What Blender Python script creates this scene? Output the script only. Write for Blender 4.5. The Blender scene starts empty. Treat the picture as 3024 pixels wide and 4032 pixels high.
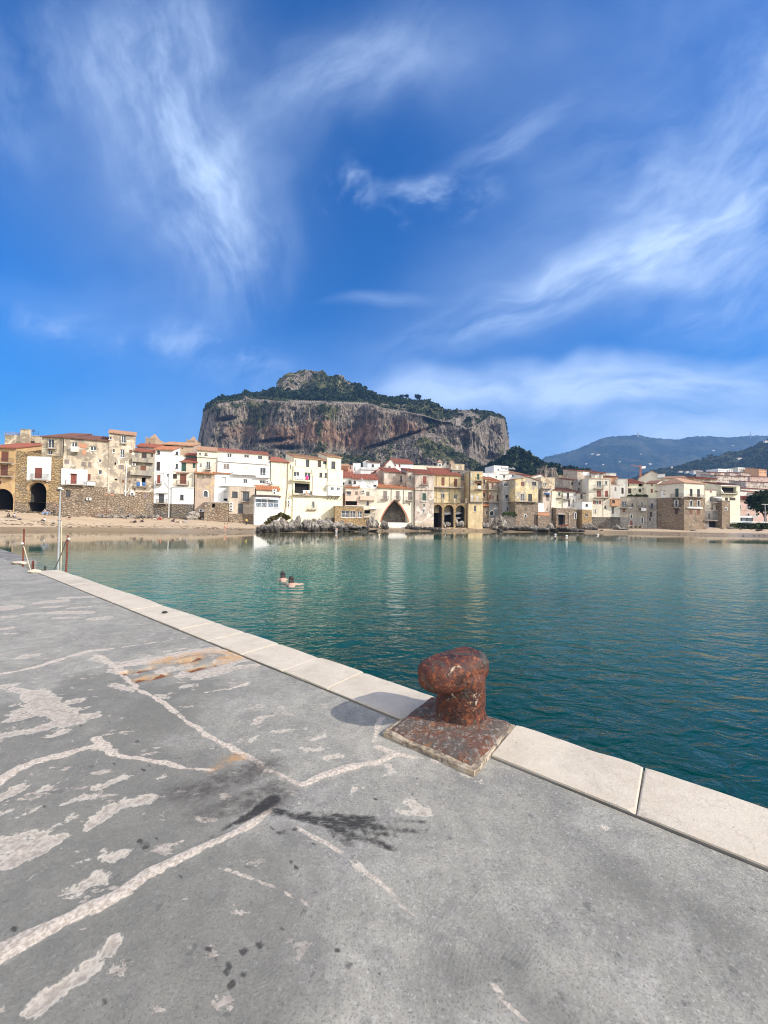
import bpy, bmesh, math, random
import numpy as np
from mathutils import Vector, Matrix
from mathutils import noise as mnoise
R = math.radians
random.seed(7); rng = np.random.default_rng(11)
scene = bpy.context.scene; COL = scene.collection

# ---------------- camera ----------------
F = 1513.0; CX, CY = 1512.0, 2016.0
EYE = Vector((0, 0, 2.7)); QZ = 1.15
PITCH, ROLL = R(1.29), R(0.8)
fw = Vector((0, math.cos(PITCH), math.sin(PITCH)))
rt0 = Vector((1, 0, 0)); up0 = Vector((0, -math.sin(PITCH), math.cos(PITCH)))
rt = rt0*math.cos(ROLL) + up0*math.sin(ROLL)
up = up0*math.cos(ROLL) - rt0*math.sin(ROLL)
cd = bpy.data.cameras.new('camera'); cam = bpy.data.objects.new('camera', cd); COL.objects.link(cam)
M = Matrix((rt, up, -fw)).transposed().to_4x4(); M.translation = EYE
cam.matrix_world = M
cd.sensor_fit = 'VERTICAL'; cd.sensor_height = 36; cd.lens = 36*F/4032; cd.clip_end = 12000; cd.clip_start = 0.05
scene.camera = cam
scene.cycles.filter_width = 1.05

# ---------------- world ----------------
SUN_EL = R(33); SUN_DIR = Vector((0.94, -0.34, 0)).normalized()*math.cos(SUN_EL); SUN_DIR.z = math.sin(SUN_EL)
w = bpy.data.worlds.new("World"); scene.world = w; w.use_nodes = True
scene.view_settings.view_transform = 'Standard'; scene.view_settings.look = 'None'
scene.view_settings.exposure = 0.55; scene.view_settings.gamma = 1

class NT:
    def __init__(s, nt): s.nt = nt; s.n = nt.nodes; s.l = nt.links
    def __call__(s, typ, ins=None, **kw):
        nd = s.n.new(typ)
        for k, v in kw.items(): setattr(nd, k, v)
        for k, v in (ins or {}).items(): s.put(nd.inputs[k], v)
        return nd
    def put(s, sock, v):
        if isinstance(v, bpy.types.NodeSocket): s.l.new(v, sock)
        elif v is not None: sock.default_value = v
    def m(s, op, a, b=None, c=None, clamp=False):
        nd = s.n.new('ShaderNodeMath'); nd.operation = op; nd.use_clamp = clamp
        for i, v in enumerate((a, b, c)):
            if v is not None: s.put(nd.inputs[i], v)
        return nd.outputs[0]
    def mix(s, f, a, b, mode='MIX'):
        nd = s.n.new('ShaderNodeMix'); nd.data_type = 'RGBA'; nd.blend_type = mode
        s.put(nd.inputs[0], f); s.put(nd.inputs[6], c4(a)); s.put(nd.inputs[7], c4(b)); return nd.outputs[2]
    def ramp(s, f, a, b, lo=0.0, hi=1.0):
        nd = s.n.new('ShaderNodeMapRange'); nd.interpolation_type = 'SMOOTHSTEP'
        s.put(nd.inputs[0], f); nd.inputs[1].default_value = a; nd.inputs[2].default_value = b
        nd.inputs[3].default_value = lo; nd.inputs[4].default_value = hi; return nd.outputs[0]
    def noise(s, vec, scale, detail=4, rough=.55, dist=0.0, out=0):
        nd = s.n.new('ShaderNodeTexNoise'); s.put(nd.inputs['Vector'], vec); nd.inputs['Scale'].default_value = scale
        nd.inputs['Detail'].default_value = detail; nd.inputs['Roughness'].default_value = rough
        nd.inputs['Distortion'].default_value = dist; return nd.outputs[out]
    def map(s, vec, scale=(1, 1, 1), rot=(0, 0, 0), loc=(0, 0, 0)):
        nd = s.n.new('ShaderNodeMapping'); s.put(nd.inputs[0], vec); nd.inputs['Scale'].default_value = scale
        nd.inputs['Rotation'].default_value = rot; nd.inputs['Location'].default_value = loc; return nd.outputs[0]
def c4(c):
    if isinstance(c, (tuple, list)): return tuple(c)+(1.0,) if len(c) == 3 else tuple(c)
    return c

N = NT(w.node_tree); N.n.clear()
wo = N('ShaderNodeOutputWorld'); bg = N('ShaderNodeBackground'); N.l.new(bg.outputs[0], wo.inputs[0])
sky = N('ShaderNodeTexSky', sky_type='NISHITA', sun_disc=False, sun_elevation=SUN_EL,
        sun_rotation=math.atan2(SUN_DIR.x, SUN_DIR.y), altitude=0, air_density=1.0, dust_density=0.6, ozone_density=2.5)
tc = N('ShaderNodeTexCoord').outputs['Generated']
sp = N('ShaderNodeSeparateXYZ', {0: tc})
hs = N('ShaderNodeHueSaturation', {'Color': sky.outputs[0], 'Saturation': 1.88, 'Hue': 0.514, 'Value': 1.0})
yy = N.m('MAXIMUM', sp.outputs[1], 0.12)
gu = N.m('DIVIDE', sp.outputs[0], yy); gv = N.m('DIVIDE', sp.outputs[2], yy)
gvec = N('ShaderNodeCombineXYZ', {0: gu, 1: gv, 2: 0.0}).outputs[0]
wn = N('ShaderNodeVectorMath', {0: N.noise(gvec, 2.2, 3, .5, out=1), 1: (0.5, 0.5, 0.5)}, operation='SUBTRACT')
wsc = N('ShaderNodeVectorMath', {0: wn.outputs[0], 'Scale': 0.24}, operation='SCALE')
gw = N('ShaderNodeVectorMath', {0: gvec, 1: wsc.outputs[0]}, operation='ADD').outputs[0]
def blob(px, py, ax, ay, ang, amp, tex):
    u, v = (px-CX)/F, (2050-py)/F
    mp = N('ShaderNodeMapping', {0: gw}, vector_type='TEXTURE')
    mp.inputs['Location'].default_value = (u, v, 0); mp.inputs['Rotation'].default_value = (0, 0, R(ang))
    mp.inputs['Scale'].default_value = (ax/F, ay/F, 1)
    ln = N('ShaderNodeVectorMath', {0: mp.outputs[0]}, operation='LENGTH').outputs['Value']
    g = N.m('MULTIPLY', N.ramp(ln, 1.35, 0.0), amp)
    return N.m('MULTIPLY', g, tex)
def streak(ang, sc, st, lo, hi, seed):
    v = N.map(gw, (sc, sc*st, 1), (0, 0, -R(ang)), (seed, seed*1.7, 0))
    mp = N('ShaderNodeMapping', {0: gw}, vector_type='POINT')
    rotv = N.map(gw, (1, 1, 1), (0, 0, -R(ang)))
    sc_v = N.map(rotv, (sc, sc*st, 1), (0, 0, 0), (seed, seed, 0))
    return N.ramp(N.noise(sc_v, 1.0, 10, .60, 0.1), lo, hi)
tA = streak(-72, 1.9, 2.8, .33, .82, 3.1)     # near vertical fibres
tB = streak(26, 1.7, 3.4, .32, .80, 8.3)      # up to the right
tC = streak(4, 1.2, 4.2, .22, .72, 5.7)       # level bank
tD = streak(50, 1.4, 2.2, .34, .98, 1.9)
tE = streak(12, 4.5, 1.3, .42, .78, 6.2)
tF = streak(-62, .8, 1.5, .16, .80, 4.4); tG = streak(35, .8, 1.6, .16, .80, 9.4)
bl = [blob(560, 480, 1000, 620, -75, .24, tF), blob(1700, 120, 700, 330, 10, .22, tF), blob(2750, 450, 1000, 850, 40, .28, tG), blob(2250, 1080, 1100, 330, 25, .26, tG), blob(640, 300, 560, 320, -80, .8, tA), blob(780, 860, 480, 300, -68, .8, tA), blob(700, 600, 800, 420, -75, .32, tD), blob(900, 250, 900, 500, 0, .22, tD),
      blob(1420, 200, 560, 260, 20, .55, tD), blob(1950, 520, 420, 90, 35, .32, tB), blob(2300, 1060, 900, 130, 25, .62, tB), blob(2000, 1210, 520, 110, 24, .5, tB),
      blob(2850, 700, 900, 380, 45, .7, tD), blob(3000, 250, 520, 700, 0, .75, tD), blob(2950, 900, 700, 500, 0, .35, tB), blob(2500, 1495, 1050, 100, 3, 1.25, tC),
      blob(1720, 1520, 330, 65, -4, .5, tC), blob(2800, 1660, 1100, 190, 0, .75, tC), blob(1512, 1850, 2900, 420, 0, .48, tG), blob(2600, 1830, 1400, 260, 0, .5, tG), blob(1350, 740, 130, 105, 10, .9, tE), blob(1680, 760, 260, 110, 14, .8, tE),
      blob(400, 1330, 420, 75, -6, .6, tE), blob(350, 1290, 700, 160, -6, .16, tC), blob(900, 1430, 300, 110, -22, .6, tE), blob(120, 260, 330, 460, 0, .4, tA),
      blob(2560, 640, 1000, 600, 30, .16, tB), blob(1500, 1170, 240, 45, 5, .3, tC), blob(2900, 1000, 520, 420, 20, .3, tB)]
acc = bl[0]
for b in bl[1:]: acc = N.m('ADD', acc, b)
acc = N.m('MULTIPLY', acc, 1.12)
# unseen sky behind the camera: bright white cloud layer added as neutral fill light
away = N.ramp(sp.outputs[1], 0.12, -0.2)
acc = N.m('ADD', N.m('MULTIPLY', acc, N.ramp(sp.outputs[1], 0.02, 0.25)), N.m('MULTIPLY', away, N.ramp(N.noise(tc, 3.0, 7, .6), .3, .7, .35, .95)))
cl = N.m('MULTIPLY', N.m('MINIMUM', acc, .93), N.ramp(sp.outputs[2], -0.01, 0.03))
hzn = N.ramp(sp.outputs[2], 0.0, 0.40, .55, 1.0); base_sky = N('ShaderNodeVectorMath', {0: hs.outputs[0], 'Scale': hzn}, operation='SCALE').outputs[0]
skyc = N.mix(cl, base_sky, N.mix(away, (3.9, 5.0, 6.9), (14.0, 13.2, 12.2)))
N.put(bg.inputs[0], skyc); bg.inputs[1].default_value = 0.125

sd = bpy.data.lights.new('sun', 'SUN'); sd.energy = 4.3; sd.angle = R(0.53); sd.color = (1.0, 0.93, 0.83)
sun = bpy.data.objects.new('sun', sd); COL.objects.link(sun)
sun.rotation_euler = SUN_DIR.to_track_quat('Z', 'Y').to_euler(); sun.location = (40, -20, 60)

# ---------------- projection helpers (photo pixel -> a place at its own distance) ----------------
def ray(px, py): return (fw*1.0 + rt*((px-CX)/F) - up*((py-CY)/F))
def P(px, py, d): r = ray(px, py); return EYE + r*(d/r.y)
def W(px, py, z): r = ray(px, py); return EYE + r*((z-EYE.z)/r.z)
def lerp_tab(tab, x):
    xs = [t[0] for t in tab]; return float(np.interp(x, xs, [t[1] for t in tab]))
DT = [(-600, 76), (0, 79), (240, 80), (400, 83), (600, 88), (760, 90), (1060, 97), (1160, 100), (1340, 108), (1480, 109), (1635, 112),
      (1810, 115), (1900, 116), (2030, 120), (2120, 123), (2200, 125), (2350, 128), (2550, 127), (2640, 122), (2780, 118), (2900, 120), (3600, 128)]
def D(px): return lerp_tab(DT, px)

# ---------------- object helpers ----------------
ORG = {}
def finish(o, parent, origin):
    COL.objects.link(o)
    if parent is not None:
        o.parent = parent; o.location = origin - ORG[parent.name]
    else: o.location = origin
    ORG[o.name] = origin.copy()
def tag(o, label=None, cat=None, group=None, kind=None):
    if label: o['label'] = label
    if cat: o['category'] = cat
    if group: o['group'] = group
    if kind: o['kind'] = kind
    return o
def empty(name, loc, label, cat, group=None):
    o = bpy.data.objects.new(name, None); o.empty_display_size = .3; finish(o, None, Vector(loc)); return tag(o, label, cat, group)
def mesh(name, vs, fs, mat, parent=None, smooth=False, origin=None, mats=None, fm=None):
    if origin is None: origin = ORG[parent.name] if parent is not None else Vector(vs[0] if len(vs) < 9 else np.mean(np.array(vs), axis=0))
    o_ = np.array(origin); me = bpy.data.meshes.new(name)
    v = np.asarray(vs, dtype=float) - o_
    if isinstance(fs, np.ndarray):
        me.vertices.add(len(v)); me.vertices.foreach_set('co', v.astype(np.float32).ravel())
        k = fs.shape[1]; me.loops.add(fs.size); me.loops.foreach_set('vertex_index', fs.astype(np.int32).ravel())
        me.polygons.add(len(fs)); me.polygons.foreach_set('loop_start', np.arange(0, fs.size, k, dtype=np.int32))
        me.update(calc_edges=True); me.validate()
    else: me.from_pydata([tuple(x) for x in v], [], fs)
    if mat is not None: me.materials.append(mat)
    for m_ in (mats or []): me.materials.append(m_)
    if fm is not None: me.polygons.foreach_set('material_index', np.array(fm, dtype=np.int32))
    if smooth: me.polygons.foreach_set('use_smooth', [True]*len(me.polygons))
    me.update()
    o = bpy.data.objects.new(name, me); finish(o, parent, Vector(origin)); return o
class MB:
    """collects pieces of one mesh"""
    def __init__(s): s.v = []; s.f = []
    def poly(s, pts): i = len(s.v); s.v += [tuple(p) for p in pts]; s.f.append(list(range(i, i+len(pts))))
    def add(s, vs, fs): i = len(s.v); s.v += [tuple(p) for p in vs]; s.f += [[a+i for a in f] for f in fs]
    def hexa(s, p):  # 4 bottom (ccw) + 4 top
        s.add(p, [[3, 2, 1, 0], [4, 5, 6, 7], [0, 1, 5, 4], [1, 2, 6, 5], [2, 3, 7, 6], [3, 0, 4, 7]])
    def box(s, c, sx, sy, sz, rz=0):
        cx_, cy_, cz_ = c; ca, sa = math.cos(rz), math.sin(rz); pts = []
        for z in (-sz/2, sz/2):
            for x, y in ((-1, -1), (1, -1), (1, 1), (-1, 1)):
                x_, y_ = x*sx/2, y*sy/2; pts.append((cx_+x_*ca-y_*sa, cy_+x_*sa+y_*ca, cz_+z))
        s.hexa(pts)
    def tube(s, a, b, r0, r1=None, n=8):
        a, b = Vector(a), Vector(b); r1 = r0 if r1 is None else r1; d = (b-a).normalized()
        x = d.orthogonal().normalized(); y = d.cross(x); i = len(s.v)
        for c, r in ((a, r0), (b, r1)):
            for k in range(n):
                t = 2*math.pi*k/n; s.v.append(tuple(c + x*(r*math.cos(t)) + y*(r*math.sin(t))))
        for k in range(n): s.f.append([i+k, i+(k+1) % n, i+n+(k+1) % n, i+n+k])
        s.f.append([i+k for k in range(n)][::-1]); s.f.append([i+n+k for k in range(n)])
    def path(s, pts, r, n=8):
        for a, b in zip(pts[:-1], pts[1:]): s.tube(a, b, r, r, n)
    def build(s, name, mat, parent=None, smooth=False, origin=None):
        if parent is None and origin is None: origin = Vector(np.array(s.v).mean(axis=0))
        return mesh(name, s.v, s.f, mat, parent, smooth, origin)
def sphere_pts(n=10, m=14):
    vs = []; fs = []
    for i in range(n+1):
        th = math.pi*i/n
        for j in range(m): ph = 2*math.pi*j/m; vs.append((math.sin(th)*math.cos(ph), math.sin(th)*math.sin(ph), math.cos(th)))
    for i in range(n):
        for j in range(m): fs.append([i*m+j, (i+1)*m+j, (i+1)*m+(j+1) % m, i*m+(j+1) % m])
    return vs, fs
def grid_faces(nr, nc):
    i = np.arange((nr-1)*(nc-1)); r, c = i//(nc-1), i % (nc-1); a = r*nc+c
    return np.stack([a, a+1, a+nc+1, a+nc], axis=1)
def set_attr(o, name, arr):
    at = o.data.attributes.new(name, 'FLOAT', 'POINT'); at.data.foreach_set('value', np.asarray(arr, dtype=np.float32).ravel())
# numpy noise
_perm = np.random.default_rng(5).permutation(65536).astype(np.int64)
def _h(ix, iy, iz): return _perm[(ix*73856093 ^ iy*19349663 ^ iz*83492791) & 65535] / 65535.0
def vnoise(x, y, z):
    x, y, z = np.broadcast_arrays(np.asarray(x, float), np.asarray(y, float), np.asarray(z, float))
    xi, yi, zi = np.floor(x).astype(np.int64), np.floor(y).astype(np.int64), np.floor(z).astype(np.int64)
    fx, fy, fz = x-xi, y-yi, z-zi
    fx, fy, fz = fx*fx*(3-2*fx), fy*fy*(3-2*fy), fz*fz*(3-2*fz); r = 0
    for a in (0, 1):
        for b in (0, 1):
            for c in (0, 1):
                r = r + _h(xi+a, yi+b, zi+c)*(fx if a else 1-fx)*(fy if b else 1-fy)*(fz if c else 1-fz)
    return r*2-1
def fbm(x, y, z, o=5, g=.5):
    r = 0; a = 1.0; t = 0
    for k in range(o): r = r + a*vnoise(x*2**k+k*7.3, y*2**k-k*3.1, z*2**k+k*1.7); t += a; a *= g
    return r/t
def ridged(x, y, z, o=4, g=.5):
    r = 0; a = 1.0; t = 0
    for k in range(o): r = r + a*(1-np.abs(vnoise(x*2**k+k*5.3, y*2**k-k*3.1, z*2**k+k*9.7))*2); t += a; a *= g
    return r/t
def leaves(cs, rs, n, size, squash=.8, seed=1):
    """leaf clumps: n small quads scattered through each crown volume"""
    g = np.random.default_rng(seed); cs = np.asarray(cs, float); rs = np.asarray(rs, float); k = len(cs)
    d = g.normal(size=(k, n, 3)); d /= np.linalg.norm(d, axis=2, keepdims=True)
    rr = g.random((k, n, 1))**.45; lump = 1 + .28*np.sin(d[..., 0:1]*5+cs[:, None, 0:1]) * np.cos(d[..., 2:3]*4+cs[:, None, 1:2])
    c = cs[:, None, :] + d*rr*lump*rs[:, None, None]*np.array([1, 1, squash])
    a = g.normal(size=(k, n, 3)); a /= np.linalg.norm(a, axis=2, keepdims=True)
    b = np.cross(a, g.normal(size=(k, n, 3))); b /= np.linalg.norm(b, axis=2, keepdims=True)
    s = (size*rs)[:, None, None]*(.6+.8*g.random((k, n, 1)))
    q = np.stack([c-a*s-b*s*.7, c+a*s-b*s, c+a*s*.8+b*s, c-a*s+b*s*.8], axis=2).reshape(-1, 3)
    return q, np.arange(len(q)).reshape(-1, 4)

# ---------------- materials ----------------
MATS = {}
def newmat(name):
    m_ = bpy.data.materials.new(name); m_.use_nodes = True; t = NT(m_.node_tree); t.n.clear()
    out = t('ShaderNodeOutputMaterial'); b = t('ShaderNodeBsdfPrincipled'); t.l.new(b.outputs[0], out.inputs[0])
    MATS[name] = m_; return m_, t, b
def wpos(t): return t('ShaderNodeNewGeometry').outputs['Position']
def bump(t, b, h, strength, dist=.05):
    nd = t('ShaderNodeBump', {'Height': h, 'Strength': strength, 'Distance': dist}); t.l.new(nd.outputs[0], b.inputs['Normal'])
def plain(name, c, rough=.6, metal=0.0, var=.15, sc=3.0):
    m_, t, b = newmat(name); n_ = t.noise(wpos(t), sc, 4)
    col = t.mix(t.ramp(n_, .3, .7), tuple(x*(1-var) for x in c), tuple(min(1, x*(1+var)) for x in c))
    t.put(b.inputs['Base Color'], col); b.inputs['Roughness'].default_value = rough; b.inputs['Metallic'].default_value = metal
    return m_
def plaster(name, c, c2, c3, peel=.5, stain=.3):
    """c wall colour, c2 bare grey/brown patches, c3 paler patches; dirt streaks running down"""
    m_, t, b = newmat(name); p = wpos(t)
    n1 = t.noise(p, .33, 6, .62, .6); n2 = t.noise(t.map(p, (1, 1, 1), loc=(31, 7, 3)), .5, 6, .65, .8)
    col = t.mix(t.ramp(n1, .5+.1*(1-peel*2), .56+.1*(1-peel*2)), c, c2)
    col = t.mix(t.ramp(n2, .55, .60), col, c3)
    st = t.noise(t.map(p, (1.3, 1.3, .12)), 1.0, 5, .6)
    col = t.mix(t.ramp(st, .48, .75, 0, min(.7, stain*1.5)), col, (.13, .105, .08))
    fine = t.noise(p, 2.5, 5, .6)
    col = t.mix(t.ramp(fine, .3, .75, 0, .22), col, tuple(x*.62 for x in c))
    t.put(b.inputs['Base Color'], col); b.inputs['Roughness'].default_value = .9
    bump(t, b, t.m('ADD', fine, t.m('MULTIPLY', n1, 1.5)), .5, .08); return m_
def rubble(name, c, c2, mortar, sc=1.6, flat=1.5):
    m_, t, b = newmat(name); p = wpos(t)
    wv = t('ShaderNodeVectorMath', {0: p, 1: t('ShaderNodeVectorMath', {0: t.noise(p, 1.2, 3, out=1), 'Scale': .5}, operation='SCALE').outputs[0]}, operation='ADD').outputs[0]
    v = t('ShaderNodeTexVoronoi', {'Vector': t.map(wv, (1, 1, flat)), 'Scale': sc}, feature='F1')
    e = t('ShaderNodeTexVoronoi', {'Vector': t.map(wv, (1, 1, flat)), 'Scale': sc}, feature='DISTANCE_TO_EDGE')
    rnd = t('ShaderNodeSeparateColor', {0: v.outputs['Color']}).outputs[0]
    col = t.mix(rnd, c, c2); big = t.noise(p, .28, 5, .6)
    pa = t.noise(t.map(p, loc=(13, 5, 2)), .22, 5, .65, .5); pb = t.noise(t.map(p, loc=(3, 25, 9)), .30, 5, .65, .5); lum = sum(c)/3
    col = t.mix(t.ramp(pa, .54, .60, 0, .6), col, (lum*1.75, lum*1.30, lum*.75)); col = t.mix(t.ramp(pb, .58, .63, 0, .55), col, (lum*1.35, lum*.75, lum*.5)); col = t.mix(t.ramp(pb, .44, .38, 0, .6), col, (lum*1.15, lum*1.07, lum*.97)); col = t.mix(t.ramp(pa, .42, .36, 0, .6), col, (lum*.55, lum*.47, lum*.38))
    col = t.mix(t.ramp(big, .42, .66, 0, .6), col, mortar)
    col = t.mix(t.ramp(e.outputs[0], 0.0, .09, .75, 0), col, tuple(x*.30 for x in c))
    col = t.mix(t.ramp(t.noise(p, 3.5, 4), .35, .75, 0, .35), col, tuple(x*.5 for x in c))
    t.put(b.inputs['Base Color'], col); b.inputs['Roughness'].default_value = .95
    bump(t, b, t.ramp(e.outputs[0], 0, .2), 1.0, .12); return m_
plaster('ochre', (.55, .365, .175), (.46, .30, .15), (.61, .43, .22), .3, .15)
plaster('tan', (.58, .48, .34), (.34, .27, .19), (.74, .66, .48), .55, .35)
plaster('tan2', (.55, .46, .34), (.31, .26, .20), (.70, .62, .50), .55, .45)
plaster('beige', (.50, .42, .33), (.37, .31, .25), (.60, .52, .40), .5, .35)
plaster('brownplaster', (.45, .35, .27), (.56, .42, .25), (.35, .28, .23), .5, .35)
plaster('white', (.78, .78, .76), (.74, .74, .72), (.80, .80, .78), .3, .08)
plaster('offwhite', (.68, .66, .60), (.58, .55, .48), (.74, .72, .66), .4, .2)
plaster('cream', (.73, .67, .54), (.63, .56, .45), (.78, .73, .61), .35, .12)
plaster('paleyellow', (.77, .73, .54), (.72, .67, .48), (.80, .77, .60), .3, .06)
plaster('yellow', (.60, .47, .27), (.52, .40, .23), (.72, .57, .33), .35, .15)
plaster('ochrepeel', (.62, .50, .28), (.36, .33, .28), (.70, .60, .38), .6, .3)
plaster('pink', (.70, .55, .43), (.62, .47, .37), (.74, .62, .50), .4, .12)
plaster('pinkwall', (.55, .38, .32), (.49, .33, .28), (.60, .43, .37), .4, .1)
plaster('pinkgrey', (.56, .47, .39), (.38, .32, .27), (.70, .62, .54), .55, .25)
plaster('grey', (.34, .32, .29), (.25, .24, .22), (.44, .41, .37), .5, .4)
plaster('greyyellow', (.38, .34, .27), (.31, .29, .25), (.52, .46, .34), .5, .4)
plaster('darkgrey', (.20, .185, .17), (.15, .14, .13), (.27, .25, .22), .5, .4)
plaster('bluegrey', (.27, .275, .28), (.36, .35, .34), (.20, .20, .205), .5, .35)
plaster('orange', (.60, .34, .19), (.54, .30, .17), (.65, .38, .22), .3, .1)
rubble('goldstone', (.43, .295, .14), (.56, .41, .22), (.36, .25, .13), 1.3, 2.4)
rubble('rubble', (.25, .19, .135), (.44, .35, .26), (.20, .15, .10), 1.7, 1.3)
rubble('tanrubble', (.29, .215, .145), (.47, .37, .27), (.27, .20, .135), 1.8, 1.6)
rubble('darkrubble', (.17, .15, .125), (.27, .24, .20), (.12, .105, .09), 1.8, 1.3)
rubble('greyrubble', (.27, .245, .215), (.38, .35, .31), (.24, .21, .185), 1.8, 1.4)
def tiles(name, c, c2):
    m_, t, b = newmat(name); p = wpos(t)
    n_ = t.noise(p, .7, 5, .65); n2 = t.noise(p, 4.0, 3, .6)
    col = t.mix(t.ramp(n_, .35, .65), c, c2); col = t.mix(t.ramp(n2, .4, .8, 0, .6), col, (.12, .075, .05))
    wv = t('ShaderNodeTexWave', {'Vector': p, 'Scale': 1.3, 'Distortion': .5}, bands_direction='X')
    col = t.mix(t.m('MULTIPLY', wv.outputs['Fac'], .25), col, tuple(x*.4 for x in c))
    t.put(b.inputs['Base Color'], col); b.inputs['Roughness'].default_value = .9; bump(t, b, wv.outputs['Fac'], .6, .06)
tiles('tile_red', (.38, .10, .055), (.30, .12, .08)); tiles('tile_orange', (.52, .23, .11), (.44, .17, .08))
tiles('tile_pale', (.55, .33, .20), (.45, .25, .15)); tiles('tile_dark', (.23, .10, .07), (.17, .085, .065))
for n_, c, r_ in (('shutter_brown', (.20, .07, .04), .6), ('shutter_red', (.27, .075, .05), .6), ('shutter_green', (.03, .085, .06), .5), ('shutter_grey', (.27, .22, .20), .7),
                  ('shutter_dark', (.06, .04, .035), .6), ('shutter_white', (.68, .66, .60), .6), ('frame_white', (.75, .75, .72), .5), ('frame_dark', (.07, .055, .05), .5),
                  ('frame_grey', (.4, .4, .39), .5), ('iron', (.045, .04, .038), .6), ('white_paint', (.78, .78, .75), .5), ('slab', (.42, .36, .30), .9), ('pipe', (.55, .48, .38), .6),
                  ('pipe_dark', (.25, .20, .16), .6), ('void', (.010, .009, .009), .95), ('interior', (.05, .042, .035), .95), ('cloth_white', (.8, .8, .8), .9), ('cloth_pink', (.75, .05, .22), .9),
                  ('cloth_blue', (.05, .14, .35), .9), ('cloth_dark', (.03, .03, .04), .9), ('cloth_yellow', (.75, .6, .08), .9), ('cloth_red', (.5, .08, .06), .9), ('cloth_jeans', (.2, .3, .45), .9),
                  ('cloth_orange', (.75, .2, .06), .9), ('skin', (.55, .33, .24), .6), ('hair', (.03, .02, .015), .5), ('cloth_grey', (.35, .36, .38), .9), ('brick', (.46, .18, .10), .9), ('brickpatch', (.50, .24, .14), .9), ('tower_stone', (.40, .29, .19), .95), ('spire_stone', (.38, .24, .16), .95), ('hull_white', (.75, .75, .74), .4)):
    plain(n_, c, r_)
def glassy(name, c, r_=.12):
    m_, t, b = newmat(name); n_ = t.noise(wpos(t), .6, 3)
    t.put(b.inputs['Base Color'], t.mix(t.ramp(n_, .3, .7), c, tuple(x*1.8 for x in c))); b.inputs['Roughness'].default_value = r_; b.inputs['IOR'].default_value = 1.5
glassy('pane', (.035, .042, .05)); glassy('pane_blue', (.10, .14, .19)); glassy('pane_pale', (.32, .34, .35), .3)
# ================= setting: water, beach, quay =================
SHORE = [(-700, 2094), (0, 2090), (380, 2090), (760, 2096), (1060, 2097), (1300, 2096), (1500, 2092), (1850, 2091), (2000, 2095), (2200, 2096), (2450, 2100), (2640, 2105), (2780, 2108), (3024, 2112), (3700, 2122)]
BASE = [(-700, 2010), (0, 2008), (150, 2017), (240, 2030), (400, 2034), (600, 2039), (760, 2042), (900, 2054), (1000, 2062), (1100, 2060), (1400, 2066), (1600, 2078), (1850, 2079), (2100, 2085), (2350, 2081), (2550, 2077), (2700, 2088), (2800, 2080), (3024, 2083), (3700, 2095)]
def shore_pt(px): return W(px, lerp_tab(SHORE, px), 0.0)
def base_pt(px): return P(px, lerp_tab(BASE, px), D(px)-.5)
def beach_at(px, py):
    a, b = shore_pt(px), base_pt(px); lo, hi = 0.0, 1.0
    for _ in range(40):
        t = (lo+hi)/2; q = a.lerp(b, t); v = q-EYE
        yy_ = CY - F*(v.dot(up)/v.dot(fw))
        if yy_ > py: lo = t
        else: hi = t
    return a.lerp(b, lo)
# beach + town ground: one sheet from under the water to the foot of the mountain and beyond
pxs = np.linspace(-700, 3700, 260); rows = []
for px in pxs:
    a, b = shore_pt(px), base_pt(px); dr = (a-EYE); dr.z = 0; dr.normalize(); col_ = []
    col_.append(a - dr*30 + Vector((0, 0, -3.5))); col_.append(a - dr*8 + Vector((0, 0, -.9)))
    for k in range(15):
        t = k/14; q = a.lerp(b, t); q.z += .12*math.sin(t*9+px*.01)*t*(1-t) + (.35*math.sin(math.pi*t) if k else 0)*.5
        q.z += .05*float(fbm(q.x*.3, q.y*.3, 1, 3))*min(1, t*5); col_.append(q)
    bz = b.z
    for dd, z in ((6, bz+.1), (30, bz+1.5), (90, bz+4), (250, 9), (430, 16), (900, 30), (4000, 60)):
        r = dr*1.0; r = r/r.y; col_.append(Vector((b.x+r.x*dd, b.y+dd, z)))
    rows.append(col_)
nr = len(rows[0]); V = np.array([[tuple(rows[c][r]) for c in range(len(pxs))] for r in range(nr)]).reshape(-1, 3)
m_, t, b = newmat('sand'); p = wpos(t); z = t('ShaderNodeSeparateXYZ', {0: p}).outputs[2]
n1 = t.noise(t.map(p, (.12, .9, 1)), 1.0, 6, .65); n2 = t.noise(p, 4.0, 5, .7)
c_ = t.mix(t.ramp(n1, .35, .7), (.46, .36, .245), (.37, .28, .185)); c_ = t.mix(t.ramp(n1, .60, .66, 0, .55), c_, (.26, .18, .11))
c_ = t.mix(t.ramp(n2, .4, .8, 0, .3), c_, (.30, .22, .15))
wet = t.ramp(t.m('ADD', z, t.m('MULTIPLY', n1, .25)), .66, .86); c_ = t.mix(t.m('MULTIPLY', t.m('SUBTRACT', 1.0, wet), .75), c_, (.17, .125, .08))
far_ = t.ramp(t('ShaderNodeSeparateXYZ', {0: p}).outputs[1], 132, 150); c_ = t.mix(far_, c_, (.16, .15, .10))
t.put(b.inputs['Base Color'], c_); t.put(b.inputs['Roughness'], t.ramp(wet, 0, 1, .35, .95)); bump(t, b, t.m('ADD', n1, t.m('MULTIPLY', n2, .3)), .8, .15)
o = mesh('beach', V, grid_faces(nr, len(pxs))[:, ::-1], MATS['sand'], smooth=True, origin=(0, 0, 0)); tag(o, kind='structure')

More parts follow.
